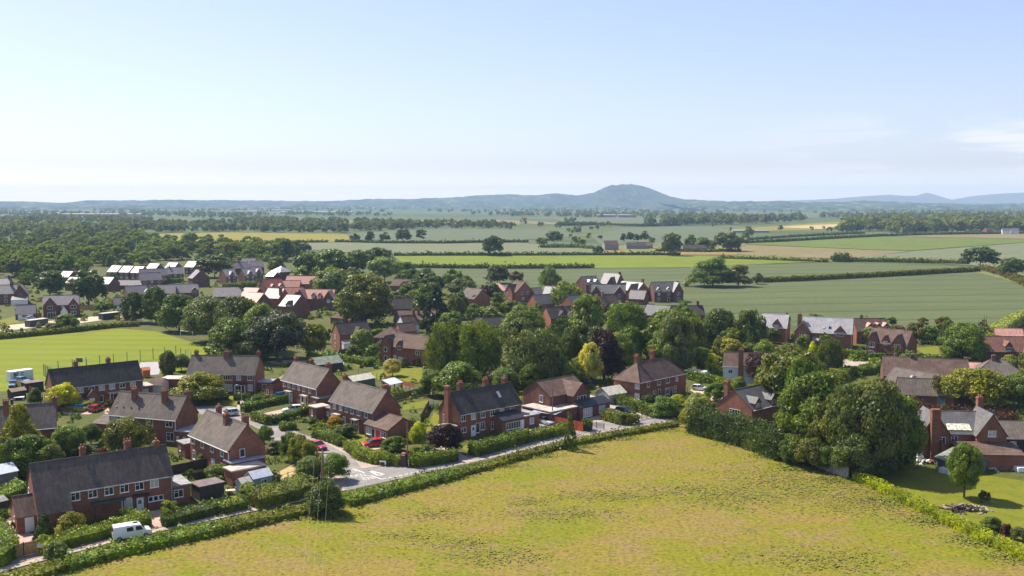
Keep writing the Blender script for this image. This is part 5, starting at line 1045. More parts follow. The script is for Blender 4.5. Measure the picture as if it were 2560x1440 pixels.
# ------------------------------------------------------------------ woods, far trees, undergrowth, meadow tufts
def inpoly(x,y,P):
    c=False; j=len(P)-1
    for i in range(len(P)):
        if (P[i][1]>y)!=(P[j][1]>y) and x<(P[j][0]-P[i][0])*(y-P[i][1])/(P[j][1]-P[i][1])+P[i][0]: c=not c
        j=i
    return c
def inpolyv(c,P):
    P=np.array(P); x,y=c[:,0],c[:,1]; m=np.zeros(len(c),bool); j=len(P)-1
    for i in range(len(P)):
        t=((P[i,1]>y)!=(P[j,1]>y)); xx=(P[j,0]-P[i,0])*(y-P[i,1])/(P[j,1]-P[i,1]+1e-12)+P[i,0]; m^=t&(x<xx); j=i
    return m
def near_house(p,m):
    for r_,L,w,yw in HOUSES.values():
        dx,dy=p.x-r_.location.x,p.y-r_.location.y
        if abs(dx)+abs(dy)>90: continue
        u=dx*math.cos(yw)+dy*math.sin(yw); v=-dx*math.sin(yw)+dy*math.cos(yw)
        if -m<u<L+m and -m<v<w+m: return True
    return False
def fill(poly,n,h0,h1,cols,label,group,shapes=('round','round','tall','dome'),gap=5.5,m=3.5,cat='tree'):
    xs=[p[0] for p in poly]; ys=[p[1] for p in poly]; got=[]; k=0
    while len(got)<n and k<n*60:
        k+=1; x=rnd.uniform(min(xs),max(xs)); y=rnd.uniform(min(ys),max(ys))
        if not inpoly(x,y,poly): continue
        p=at(x,y)
        if near_house(p,m) or any((p-q).length<gap for q in got): continue
        got.append(p); h=rnd.uniform(h0,h1); plant(p,h,h*rnd.uniform(.75,1.15),rnd.choice(shapes),rnd.choice(cols),label,cat=cat,group=group)
def wood(name,poly,n,h0,h1,cols,seed):
    r=np.random.default_rng(seed); xs=[p[0] for p in poly]; ys=[p[1] for p in poly]; xy=np.stack([r.uniform(min(xs),max(xs),n*6),r.uniform(min(ys),max(ys),n*6)],1); xy=xy[inpolyv(xy,poly)]
    per={c:[] for c in cols}; pts=[]
    for x,y in xy:
        if len(pts)>=n: break
        p=at(x,y)
        if near_house(p,4) or any((p-q).length<5 for q in pts): continue
        pts.append(p); h=r.uniform(h0,h1); w=h*r.uniform(.8,1.25)
        me=crownmesh(('round','tall','dome','oak')[r.integers(4)],'far',int(r.integers(3))); V=np.empty(len(me.vertices)*3,np.float32); me.vertices.foreach_get('co',V); V=V.reshape(-1,3)
        a=r.random()*6.28; X=V[:,0]*math.cos(a)-V[:,1]*math.sin(a); Y=V[:,0]*math.sin(a)+V[:,1]*math.cos(a)
        per[cols[r.integers(len(cols))]].append(np.stack([X*w+p.x,Y*w+p.y,V[:,2]*h],1))
    for c,L in per.items():
        if L:
            o=bpy.data.objects.new(name,quadmesh(name,np.concatenate(L),LEAFF)); COL.objects.link(o); o.color=(*GREENS[c],1); T(o,kind='stuff')
wood('woodland',[(-420,600),(120,597),(330,594),(420,610),(520,612),(640,618),(740,632),(735,655),(640,656),(500,655),(400,660),(280,672),(200,684),(60,700),(-420,720)],540,8,14,('haz1','lt','ol','lt','lt','pale'),31)
fill([(780,700),(1000,690),(1010,745),(990,790),(1000,840),(860,800),(770,770)],16,5,9,('gr','md','lt','ol'),'garden tree in the belt around the great oak','garden trees around the great oak')
fill([(1000,720),(1140,720),(1300,760),(1290,800),(1180,840),(1010,800)],14,5,9,('gr','md','dk','ol'),'garden tree between the cedar and the stepped grey roofs','garden trees around the cedar')
fill([(1250,790),(1400,800),(1700,790),(1760,840),(1700,925),(1500,935),(1260,905)],26,7,11,('gr','md','dk','ol','lt'),'tree in the thick belt behind the lane houses','trees of the central belt',gap=6)
fill([(1700,850),(1900,830),(1990,860),(1930,930),(1860,930),(1760,945)],12,5,9,('gr','md','ol','lt'),'garden tree between white cottage and birches','garden trees around the white cottage')
fill([(-40,690),(120,690),(280,690),(300,730),(230,735),(100,735),(-40,745)],14,5,8,('gr','md','dk','ol'),'garden tree behind the double fronted house','garden trees of the left estate')
fill([(470,800),(640,812),(740,838),(740,870),(640,880),(500,835)],10,6,8.5,('md','gr','dk'),'tree in the second row behind the goal','second row behind the goal')
fill([(2090,850),(2560,850),(2600,1010),(2480,1000),(2340,930),(2250,915),(2120,900)],16,4,7,('gr','md','ol','lt','ylo'),'garden tree among the right hand houses','garden trees at the right')
fill([(780,850),(960,880),(1060,900),(1060,918),(860,900),(780,880)],9,2.6,4.6,('gr','md','ol','lt'),'small garden tree before the two brick houses','small trees behind the bright lawn',gap=3.5)
fill([(1260,945),(1460,945),(1470,960),(1300,990),(1250,985)],8,4,7,('gr','md','lt','ol'),'garden tree behind the three stack terrace','trees behind the three stack terrace')
fill([(980,700),(1110,695),(1200,705),(1180,725),(1000,722)],9,7,10,('gr','md','dk'),'tree on the edge of the village before the wheat','village edge trees')
fill([(2080,850),(2120,815),(2300,815),(2470,830),(2470,850),(2300,845)],14,3,5.5,('gr','md','ol','bro'),'scrubby tree along the edge of the wheat','scrub along the wheat',gap=4)
LBN=[]
def farstuff(name,polys,dens,h0,h1,col,seed,nq=26,th=None,label=None):
    r=np.random.default_rng(seed); C=[];Nn=[];S=[]
    for P in polys:
        xs=[p[0] for p in P]; ys=[p[1] for p in P]; area=(max(xs)-min(xs))*(max(ys)-min(ys)); n=int(area*dens)
        xy=np.stack([r.uniform(min(xs),max(xs),n),r.uniform(min(ys),max(ys),n)],1); ok=inpolyv(xy,P)
        for f in far:
            if f[3]!='woodland_floor': ok&=~inpolyv(xy,f[0])
        for x,y in xy[ok]:
            p=at(x,y)
            if th is not None:
                v=math.sin(p.x*.0031+1.3*math.sin(p.y*.0017))+math.sin(p.y*.0043+p.x*.0012)+.7*math.sin(p.x*.011+p.y*.006)
                if v<th: continue
            h=r.uniform(h0,h1); w=h*r.uniform(.8,1.4); q=nq if p.y<3500 else max(10,nq//2)
            d=r.normal(size=(q,3)); d/=np.linalg.norm(d,axis=1,keepdims=True); d[:,2]=np.where(d[:,2]<-.6,-d[:,2],d[:,2])
            c=np.array([p.x,p.y,0])+np.stack([d[:,0]*w*.42,d[:,1]*w*.42,h*.52+d[:,2]*h*.44],1)
            nn=d+r.normal(size=(q,3))*.5; nn/=np.linalg.norm(nn,axis=1,keepdims=True)
            C.append(c);Nn.append(nn);S.append(r.uniform(.25,.5,q)*w*(1 if q==nq else 1.3))
    V=leafquads(np.concatenate(C),np.concatenate(Nn),np.concatenate(S),r)
    o=bpy.data.objects.new(name,quadmesh(name,V,LEAFF)); COL.objects.link(o); o.color=(*GREENS[col],1); T(o,label,None,None,'stuff')
farstuff('distant_woods',[[(-500,593),(300,591),(330,584),(300,570),(150,564),(-500,564)]],.022,10,15,'haz1',1)
farstuff('distant_woods',[[(270,584),(560,580),(860,584),(880,578),(760,562),(300,562)]],.022,9,14,'haz2',2)
farstuff('distant_woods',[[(850,579),(1000,578),(1150,576),(1300,576),(1290,570),(1100,563),(900,560)]],.034,9,14,'haz2',3)
farstuff('distant_woods',[[(1585,567),(1760,563),(1900,560),(2025,552),(2000,545),(1800,546),(1640,552)]],.04,13,18,'haz2',4)
farstuff('distant_woods',[[(2105,581),(2200,584),(2330,584),(2450,580),(2560,583),(2760,585),(2760,548),(2400,543),(2200,546),(2130,560)]],.032,13,20,'haz1',5)
farstuff('distant_woods',[[(-500,566),(880,562),(1300,557),(1300,515),(-500,515)]],.05,9,15,'haz1',6,22,.3)
farstuff('distant_woods',[[(1300,560),(1600,553),(2020,545),(3000,550),(3000,515),(1300,515)]],.05,9,15,'haz1',7,22,.1)
farstuff('distant_woods',[[(1300,600),(1860,600),(2100,585),(2100,560),(1300,568)]],.0035,5,10,'haz2',8,26)
# low planting in the gardens
def undergrowth(name,poly,n,h0,h1,col,seed):
    r=np.random.default_rng(seed); C=[];Nn=[];S=[]; xs=[p[0] for p in poly]; ys=[p[1] for p in poly]; k=0; got=0
    keep=[x[0] for x in KEEP]
    while got<n and k<n*40:
        k+=1; x=r.uniform(min(xs),max(xs)); y=r.uniform(min(ys),max(ys))
        if not inpoly(x,y,poly) or any(inpoly(x,y,q) for q in keep): continue
        p=at(x,y)
        if near_house(p,1.3): continue
        got+=1; h=r.uniform(h0,h1); w=h*r.uniform(.8,1.9); q=int(26+14*w)
        d=r.normal(size=(q,3)); d/=np.linalg.norm(d,axis=1,keepdims=True); d[:,2]=abs(d[:,2])
        C.append(np.array([p.x,p.y,0])+d*np.array([w*.5,w*.5,h])*r.uniform(.7,1.05,(q,1))); nn=d+r.normal(size=(q,3))*.6; Nn.append(nn/np.linalg.norm(nn,axis=1,keepdims=True)); S.append(r.uniform(.2,.42,q)*(1 if p.y<260 else 1.7))
    V=leafquads(np.concatenate(C),np.concatenate(Nn),np.concatenate(S),r)
    o=bpy.data.objects.new(name,quadmesh(name,V,LEAF)); COL.objects.link(o); o.color=(*GREENS[col],1); T(o,None,None,None,'stuff')
KEEP=[(l,) for l in lawns]+[(lane_low+lane_up,)]+[([(862,1200),(905,1172),(1160,1146),(960,1140),(812,1096),(690,1055),(602,1030),(612,980),(590,978),(478,1010),(478,1034),(585,1046),(662,1080),(668,1100),(750,1116),(836,1160)],),([(630,1040),(710,1018),(754,1008),(784,1018),(668,1050)],),([(0,1340),(18,1295),(40,1285),(95,1330),(95,1390),(20,1396)],),([(365,1330),(340,1283),(420,1270),(445,1310)],),([(150,1036),(262,1000),(280,1060),(225,1040)],),([(1310,1100),(1310,1050),(1400,1050),(1530,1002),(1650,1020),(1640,1046)],),([(870,1118),(960,1100),(990,1118),(930,1140)],),([(1715,980),(1770,960),(1850,1010),(1820,1025)],),([(320,945),(345,900),(410,900),(405,940)],),([(0,925),(110,925),(110,965),(0,975)],),([(670,1190),(765,1140),(780,1165),(740,1195)],),([(2300,1165),(2330,1120),(2560,1120),(2560,1190)],)]
undergrowth('undergrowth',[(-40,1040),(480,1000),(640,1010),(800,1030),(860,1110),(790,1220),(620,1250),(400,1300),(-40,1380)],230,.5,1.8,'md',11)
undergrowth('undergrowth',[(640,905),(1080,900),(1330,940),(1330,1000),(1130,1130),(1020,1150),(880,1120),(700,1050),(640,1000)],200,.5,1.7,'gr',12)
undergrowth('undergrowth',[(1330,940),(1600,900),(1960,940),(2000,1030),(1730,1050),(1650,1030),(1480,1020),(1330,1000)],200,.5,1.9,'ol',13)
undergrowth('undergrowth',[(760,760),(1300,700),(1660,760),(1900,830),(2100,850),(2100,920),(1700,940),(1330,930),(800,900)],520,.8,2.6,'md',14)
undergrowth('undergrowth',[(2000,850),(2560,850),(2600,1120),(2300,1050),(2100,1000)],260,.7,2.2,'gr',15)
undergrowth('undergrowth',[(-40,700),(560,690),(820,720),(800,800),(560,800),(330,800),(-40,850)],300,.8,2.4,'ol',16)
undergrowth('undergrowth',[(1700,1060),(1990,1040),(2330,1090),(2330,1170),(2140,1190),(1960,1140)],90,.6,2.2,'dk',17)
# rough grass standing on the meadow
def tufts(name,n,seed,hs,patch=None,mat=None,wid=.3,tilt=.34):
    r=np.random.default_rng(seed); P=np.array([(p.x,p.y) for p in [at(*q) for q in sheet_m]]+[(75,78),(-80,78)]); got=[]
    poly=[tuple(p) for p in P]
    while sum(len(g) for g in got)<n:
        c=np.stack([r.uniform(-85,105,6000),r.uniform(78,216,6000)],1)
        ang=np.abs(c[:,0])/c[:,1]<.6; c=c[ang]
        c=c[inpolyv(c,poly)]
        if patch is not None:
            d=np.min(np.stack([((c[:,0]-a)**2/sx**2+(c[:,1]-b)**2/sy**2) for a,b,sx,sy in patch]),0); c=c[r.random(len(c))<np.exp(-d)]
        got.append(c)
    c=np.concatenate(got)[:n]; h=hs[0]+(hs[1]-hs[0])*r.random(n)**1.5
    nn=np.stack([r.normal(size=n)*tilt,r.normal(size=n)*tilt,np.full(n,1.0)],1); nn/=np.linalg.norm(nn,axis=1,keepdims=True)
    V=leafquads(np.concatenate([c,h[:,None]],1),nn,wid*(.5+r.random(n)),r,1.9)
    o=bpy.data.objects.new(name,quadmesh(name,V,mat or M_MEADOW)); COL.objects.link(o); T(o,kind='stuff'); return o
tufts('meadow_grass',26000,21,(.01,.05),wid=.2,tilt=.1)
def pw(px,py,sx,sy): g=at(px,py); return (g.x,g.y,sx,sy)
rough=[pw(1080,1285,4,2.2),pw(1400,1285,7,2.4),pw(1540,1240,8,2.5),pw(1720,1225,7,3),pw(1850,1240,9,5),pw(1960,1200,8,7),pw(2050,1230,8,6),pw(1240,1390,6,2.5),pw(1020,1340,4,1.6),pw(2060,1400,7,3.5),pw(2200,1260,10,5),pw(2120,1225,7,4),pw(1160,1360,4,2),pw(1320,1255,3,2)]
M_TUSS=grassm('tussock_grass',(.16,.16,.02),(.22,.175,.06),(.125,.135,.022),.2,.5,3,fa=.4)
tufts('tussock_grass',9000,22,(.02,.18),rough,M_TUSS,.22,tilt=.12)
bank=[pw(x,y,4,1.6) for x,y in[(60,1432),(160,1404),(290,1368),(404,1342),(500,1322),(600,1300),(700,1282),(800,1290),(900,1240),(1000,1214),(1100,1192),(1220,1164),(1320,1140),(1420,1116),(1520,1096),(1640,1074)]]+[pw(x,y,3,2) for x,y in[(1760,1080),(1850,1110),(1930,1140),(2000,1170),(2100,1200),(2220,1252),(2330,1300),(2450,1352),(2540,1392)]]
tufts('bank_grass',22000,23,(.03,.3),bank,grassm('bank_grass_blades',(.15,.175,.02),(.2,.19,.035),(.12,.145,.015),.2,.6,3),.19)

# ------------------------------------------------------------------ vehicles
def paintm(name,col,rough=.25):
    k=('paint',name)
    if k not in _mats:
        m,t=newmat(name); b=finish(t,col,rough,.5); b.inputs['Coat Weight'].default_value=.6; b.inputs['Coat Roughness'].default_value=.05; _mats[k]=m
    return _mats[k]
TYRE=plain('rubber',(.015,.015,.016),.9,.2,.1); RIM=plain('alloy',(.5,.5,.52),.35,.5,.05,metal=.7); CGL=plain('car_glass',(.012,.015,.018),.05,.6,.02); HLM=plain('headlamp_glass',(.7,.72,.75),.1,.6,.02); TLM=plain('tail_lamp',(.4,.02,.015),.2,.5,.05); DARKP=plain('dark_plastic',(.03,.03,.032),.6,.3,.1)
def loft(mb,rings,mi=0,cap=True):
    n=len(rings[0]); b=len(mb.v)
    for r_ in rings: mb.v+=[tuple(p) for p in r_]
    for i in range(len(rings)-1):
        for j in range(n):
            k=(j+1)%n; mb.f.append((b+i*n+j,b+i*n+k,b+(i+1)*n+k,b+(i+1)*n+j)); mb.m.append(mi)
    if cap:
        mb.f.append(tuple(range(b+n-1,b-1,-1))); e=b+(len(rings)-1)*n; mb.f.append(tuple(range(e,e+n))); mb.m+=[mi,mi]
def car(label,px,py,yaw,paint,kind='hatch',cat='car',name='parked_car',world=None):
    g=world or at(px,py); root=empty(name,g,R(yaw)); T(root,label,cat,None)
    pm=paint
    if kind=='van':
        L=5.0;W=.97; lo=[(-2.5,.95,.9),(-2.45,1.1,.97),(1.2,1.12,.97),(1.5,1.12,.95),(2.3,.98,.9),(2.5,.75,.82)]; cab=[(-2.48,1.1,.95,.93,.0),(-2.4,1.1,.95,.86,.88),(-1.0,1.1,.96,.87,.9),(.75,1.1,.96,.86,.88),(1.1,1.12,.95,.82,.7),(1.75,1.1,.93,.9,.02)]
    elif kind=='suv':
        L=4.6;W=.93; lo=[(-2.3,.8,.84),(-2.2,1.0,.93),(.8,1.02,.93),(1.9,.95,.88),(2.2,.85,.8),(2.3,.65,.74)]; cab=[(-2.2,1.0,.9,.88,.02),(-1.9,1.0,.9,.74,.62),(-.6,1.0,.91,.76,.7),(.1,1.0,.91,.74,.66),(1.05,1.0,.88,.86,.02)]
    else:
        L=4.1 if kind=='hatch' else 4.4; W=.87; h=.56 if kind=='hatch' else .66
        lo=[(-L/2,.75,.78),(-L/2+.12,.94,.87),(.75,.95,.87),(L/2-.35,.82,.83),(L/2-.1,.7,.77),(L/2,.55,.7)]; cab=[(-L/2+.1,.93,.84,.82,.02),(-L/2+.5,.93,.85,.68,h-.06),(-.5,.93,.85,.7,h),(.05,.93,.85,.68,h-.03),(.95,.93,.82,.8,.02)]
    mb=MB(); rings=[]
    for x,z,w in lo: rings.append([(x,-w,.32),(x,-w*1.0,.6*z+.05),(x,-w*.97,z),(x,w*.97,z),(x,w,.6*z+.05),(x,w,.32)])
    loft(mb,rings)
    rf=[]                                            # roof skin
    for x,zb,wb,wr,hh in cab[1:-1]: rf.append([(x,-wr,zb+hh-.02),(x,-wr*.6,zb+hh+.04),(x,wr*.6,zb+hh+.04),(x,wr,zb+hh-.02)])
    if kind=='van':
        rr=[[(x,-wb,zb-.03),(x,-(wb*.35+wr*.65),zb+hh*.7),(x,-wr,zb+hh*.93),(x,-wr*.86,zb+hh),(x,wr*.86,zb+hh),(x,wr,zb+hh*.93),(x,wb*.35+wr*.65,zb+hh*.7),(x,wb,zb-.03)] for x,zb,wb,wr,hh in cab]; loft(mb,rr); loft(mb,rf)
    else:
        loft(mb,rf)
        for s in(-1,1):                              # pillars
            for i in(0,2,3):
                a=cab[i];b2=cab[i+1] if i!=2 else cab[2]
                p0=(a[0],s*a[2],a[1]); p1=(b2[0],s*b2[3],b2[1]+b2[4]) if i!=2 else (a[0]+.02,s*a[3],a[1]+a[4]-.02)
                mb.tube(p0,p1,.045,n=5)
    mb.build('body',pm,root,smooth=False)
    gm=MB()
    if kind=='van':
        for s in(-1,1):
            for x0,x1 in((-.75,.1),(.42,1.15)):
                y0=s*.962;y1=s*.892; gm.hexa([(x0,y0,1.2),(x1,y0,1.2),(x1+ (0 if x0<0 else .22),y0+s*.012,1.2),(x0,y0+s*.012,1.2),(x0,y1,1.74),(x1-.06,y1,1.74),(x1-.06,y1+s*.012,1.74),(x0,y1+s*.012,1.74)])
                if s<0 or x0>0: gm.build('side_window',CGL,root); gm=MB()
        gm=MB(); gm.hexa([(1.2,-.74,1.74),(1.2,.74,1.74),(1.66,.82,1.17),(1.66,-.82,1.17),(1.23,-.74,1.765),(1.23,.74,1.765),(1.7,.82,1.19),(1.7,-.82,1.19)]); gm.build('windscreen',CGL,root); gm=MB(); gm.hexa([(-2.49,-.7,1.25),(-2.49,.7,1.25),(-2.465,.7,1.25),(-2.465,-.7,1.25),(-2.46,-.64,1.75),(-2.46,.64,1.75),(-2.43,.64,1.75),(-2.43,-.64,1.75)]); gm.build('rear_window',CGL,root); gm=MB(); gm.box(.15,.75,-.35,.35,1.97,2.03)
    else:
        loft(gm,[[(x,-wb,zb-.02),(x,-wr,zb+hh-.025),(x,wr,zb+hh-.025),(x,wb,zb-.02)] for x,zb,wb,wr,hh in cab])
    gm.build('window_glass',CGL,root)
    for sx in(-L/2+.78,L/2-.82):
        for s in(-1,1):
            t=MB(); t.tube((sx,s*(W-.2),.32),(sx,s*(W+.015),.32),.32,n=14); tw=t.build('wheel',TYRE,root)
            r_=MB(); r_.tube((sx,s*(W+.0),.32),(sx,s*(W+.03),.32),.2,n=10); r_.build('rim',RIM,tw)
    f=lo[-2]
    for s in(-1,1):
        h=MB(); h.hexa([(f[0]-.25,s*f[2]*.62,.62),(f[0]+.12,s*f[2]*.62,.6),(f[0]+.04,s*f[2]*.98,.6),(f[0]-.32,s*f[2]*1.03,.62),(f[0]-.25,s*f[2]*.62,.78),(f[0]+.05,s*f[2]*.62,.74),(f[0]-.02,s*f[2]*.98,.74),(f[0]-.36,s*f[2]*1.03,.8)]); h.build('headlight',HLM,root)
        h=MB(); z=.75 if kind!='van' else 1.0; h.box(-L/2-.015,-L/2+.1,min(s*W*.62,s*W*.9),max(s*W*.62,s*W*.9),z,z+.2); h.build('tail_light',TLM,root)
    b=MB(); b.box(L/2-.1,L/2+.02,-.62,.62,.36,.52); b.box(-L/2-.02,-L/2+.1,-.62,.62,.36,.52); b.build('bumper',DARKP,root)
    return root
va,vb=at(287,1356),at(379,1341); 
car('white panel van with dark side windows parked on the lane below the hedge',0,0,math.degrees(math.atan2(vb.y-va.y,vb.x-va.x)),paintm('van_white',(.8,.8,.79)),'van','van','van',world=(va+vb)/2+Vector((-.5,.8,.01)))
car('bright cyan blue hatchback on the paved front beside the red car',206,1026,32,paintm('cyan',(.03,.42,.65)),'hatch')
car('red hatchback seen from behind on the paving beside the cyan car',241,1027,78,paintm('red',(.5,.02,.02)),'hatch')
car('blue hatchback in the yard at the left below the white container',33,966,-70,paintm('blue',(.08,.2,.45)),'hatch')
car('pale blue estate car parked against the white container',57,957,-28,paintm('pale_blue',(.2,.35,.42)),'estate')
car('silver car glinting in the sun at the end of the side street',570,1040,-142,paintm('silver',(.6,.6,.6),.15),'estate')
car('white estate car on the paved driveway between the low hedges',731,1030,-156,paintm('white',(.78,.78,.78)),'estate')
car('red car on the side street half behind the clipped bushes',797,1122,-50,paintm('red2',(.42,.02,.04)),'hatch')
car('red hatchback in front of the red garage door',931,1116,-155,paintm('red3',(.5,.015,.02)),'hatch')
car('silver small people carrier under the carport roof',1366,1060,-58,paintm('silver2',(.5,.52,.55)),'estate')
car('black four wheel drive car on the drive behind the low hedge',1564,1036,-38,paintm('black',(.012,.012,.014),.12),'suv')
car('dark grey car beside the black four wheel drive car',1535,1041,-38,paintm('grey',(.1,.11,.115)),'estate')
car('silver white hatchback on the gravel beside the trimmed hedge',1750,976,-26,paintm('silver3',(.68,.68,.68)),'hatch')
car('dark car parked before the double garage',58,798,64,paintm('black2',(.05,.05,.055)),'hatch')
car('white car parked before the double garage',76,799,64,paintm('white2',(.78,.78,.78)),'hatch')
# ------------------------------------------------------------------ poles, wires, lamps, signs
def polething(name,label,cat,px,py,pyt,r=.13,mat=None,arms=(),lean=(0,0)):
    g=at(px,py); h=ztop(g,pyt); root=empty(name,g); T(root,label,cat)
    m=MB(); m.tube((0,0,-.2),(lean[0],lean[1],h),r,r*.72,10); m.build('pole',mat or TIM,root); return root,h,g
root,PH,pg=polething('power_pole','tall wooden power pole with crossarm and three wires standing in the big dark shrub','power pole',809,1281,1129,.18)
m=MB(); m.box(-1.15,1.15,-.07,.07,PH-.32,PH-.2); m.build('crossarm',TIM,root)
for x in(-1.05,0,1.05):
    m=MB(); m.tube((x,0,PH-.2 if x else PH-.02),(x,0,PH+.08 if x else PH+.24),.05,.035,8); m.build('insulator',CONC,root)
m=MB(); m.tube((.35,-.2,PH-1.6),(.35,-.2,PH-.9),.16,n=10); m.build('transformer',STEEL,root)
for i,(x,bx,lb) in enumerate([(-1.05,756,'left power wire sagging from the wooden pole over the meadow'),(0,782,'middle power wire sagging from the wooden pole over the meadow'),(1.05,805,'right power wire sagging from the wooden pole over the meadow')]):
    p=pg+Vector((x,0,PH+(.08 if x else .24))); e=at(bx,1440,PH-.55); d=(e-p); end=p+d*(104/abs(d.y)); end.z=PH; m=MB(); last=p
    for k in range(1,15):
        t=k/14; q=p.lerp(end,t); q.z=p.z*(1-t)+(PH+.1)*t-1.0*4*t*(1-t)*.9; m.tube(last,q,.0065,n=5,caps=False); last=q
    T(m.build('power_wire',plain('cable',(.28,.25,.2),.6)),lb,'wire')
for px,py,pyt,lb in [(1381,1060,968,'slim wooden telegraph pole before the crossed roof house'),(1420,1112,1029,'short weathered pole rising from the ivy clad stump'),(1019,1165,1055,'old grey telegraph pole beside the red phone box'),(1718,1016,966,'dark wooden pole in the white flowering bush at the lane end'),(2459,830,787,'left pole of the pair standing at the wheat edge'),(2465,830,790,'right pole of the pair standing at the wheat edge'),(2546,938,868,'wooden pole before the red roofed house at the right edge')]:
    polething('telegraph_pole',lb,'telegraph pole',px,py,pyt,.12)
def lamp(label,px,py,pyt,dx):
    root,h,g=polething('street_lamp',label,'street lamp',px,py,pyt,.07,STEEL)
    m=MB(); m.tube((0,0,h),(dx,0,h+.12),.04,n=6); m.build('arm',STEEL,root); m=MB(); m.box(min(dx,dx*1.6),max(dx,dx*1.6),-.12,.12,h+.05,h+.19); m.build('lamp_head',plain('lamp_glass',(.6,.6,.58),.3),root)
lamp('grey street lamp at the end of the side street',605,1029,964,-.8); lamp('street lamp in front of the dark roofed terrace, white head',306,992,959,.4)
lamp('thin floodlight behind the dark roofed terrace',218,925,897,.5); lamp('thin lamp column at the corner of the playing field',471,915,871,.3)
# phone box
g=at(1010,1165); root=empty('phone_box',g,R(-12)); T(root,'dark red telephone box at the street corner against the hedge','phone box')
RB=plain('phone_box_red',(.22,.025,.025),.5,.4,.15); m=MB(); s=.45
for x in(-s,s-.1):
    for y in(-s,s-.1): m.box(x,x+.1,y,y+.1,.12,2.14)
m.box(-s,s,-s,s,0,.12); 
for z in(.12,.5,.86,1.22,1.58): m.box(-s+.1,s-.1,-s+.02,-s+.06,z,z+.06); m.box(-s+.02,-s+.06,-s+.1,s-.1,z,z+.06); m.box(s-.06,s-.02,-s+.1,s-.1,z,z+.06)
m.build('frame',RB,root); m=MB(); m.box(-s+.07,s-.07,-s+.065,s-.07,.13,1.94); m.build('glazing',GLS,root)
m=MB(); m.box(-s-.03,s+.03,-s-.03,s+.03,1.94,2.18); loft(m,[[(-k,-k,z),(k,-k,z),(k,k,z),(-k,k,z)] for k,z in((s+.02,2.183),(s-.04,2.32),(s-.2,2.42),(.08,2.47))]); m.build('roof',RB,root)
m=MB(); m.box(-.3,.3,-s-.045,-s-.033,2.0,2.13); m.build('sign_panel',WHT,root)
def textmesh(txt,size=1.0,ext=0,bold=0):
    c=bpy.data.curves.new('text','FONT'); c.body=txt; c.size=size; c.extrude=ext; c.align_x='CENTER'; c.offset=bold
    o=bpy.data.objects.new('text',c); COL.objects.link(o); dg=bpy.context.evaluated_depsgraph_get(); me=bpy.data.meshes.new_from_object(o.evaluated_get(dg)); bpy.data.objects.remove(o); return me
g=at(957,1166); root=empty('street_sign',g,R(-14)); T(root,'white street name plate on two legs before the corner hedge','street sign')
m=MB(); m.box(-.62,.62,-.02,.02,.75,1.0); m.build('plate',WHT,root)
for x in(-.5,.5): m=MB(); m.box(x-.04,x+.04,.021,.09,0,.95); m.build('leg',CONC,root)
m=MB(); m.box(.36,.6,-.025,.025,.35,.74); m.build('small_plate',WHT,root)
g=at(109,1392); root=empty('road_sign',g,R(10)); T(root,'small grey sign board on a post beside the timber fence','sign')
m=MB(); m.tube((0,0,0),(0,0,1.75),.04,n=8); m.build('post',STEEL,root); m=MB(); m.box(-.75,.1,-.045,-.042+.02,1.25,1.75); m.build('board',STEEL,root)
# writing and arrows painted on the road
bx=(at(917,1186)-at(874,1192)); bl=bx.length; bx/=bl; up=(at(876,1179)-at(919,1195.5)); up-=bx*up.dot(bx)*.0
sp=up.length/2; up=up.normalized()
def roadtext(txt,px,py,w,h,label):
    me=textmesh(txt,1.0,0,.012); xs=[v.co.x for v in me.vertices]; ys=[v.co.y for v in me.vertices]; kx=w/(max(xs)-min(xs)); ky=h/(max(ys)-min(ys)); cx=(max(xs)+min(xs))/2; cy=(max(ys)+min(ys))/2; c=at(px,py,.03)
    for v in me.vertices:
        x=(v.co.x-cx)*kx; y=(v.co.y-cy)*ky; q=c+bx*x+up*y; v.co=(q.x,q.y,.034)
    me.materials.append(M_MARK); o=bpy.data.objects.new('road_writing',me); COL.objects.link(o); T(o,label,'road marking')
roadtext('SAFETY',876,1179,bl*.86,sp*.62,'painted word SAFETY on the street, uppermost of three')
roadtext('SCHOOL',895.5,1189,bl*1.0,sp*.62,'painted word SCHOOL on the street, middle of three')
roadtext('ZONE',919,1195.5,bl*.72,sp*.62,'painted word ZONE on the street, lowest of three')
def rmark(pts,label,mat=None,w=None,z=.032):
    mb=MB(); P=[at(*p) for p in pts]
    if w:
        for i in range(len(P)-1):
            d=(P[i+1]-P[i]).normalized(); n=Vector((-d.y,d.x,0))*w/2; mb.poly([(q.x,q.y,z) for q in(P[i]-n,P[i+1]-n,P[i+1]+n,P[i]+n)])
    else: mb.poly([(q.x,q.y,z) for q in P])
    T(mb.build('road_marking',mat or M_MARK,fix=False),label,'road marking')
rmark([(921,1176),(960,1186),(946,1189.5),(921,1176)],'painted give way triangle at the street mouth',w=.42)
rmark([(881.7,1171.7),(912,1182.8)],'white centre line beside the painted words',w=.28); rmark([(926.7,1189),(955.5,1199)],'white line below the give way triangle',w=.28); rmark([(836.7,1154.4),(865.5,1165.5)],'white line above the red road patch',w=.28)
rmark([(833,1161),(864,1168),(848,1171.5)],'red painted triangle patch on the side street',M_REDM); 
for i in range(7):
    a=i/7; rmark([(957+95*a,1198-19.5*a),(957+95*a+9,1198-19.5*a-1.9)],'dashed white give way line along the lane',w=.3)
for o_ in [o for o in bpy.data.objects if o.get('label')=='dashed white give way line along the lane']: o_['group']='give way dashes'
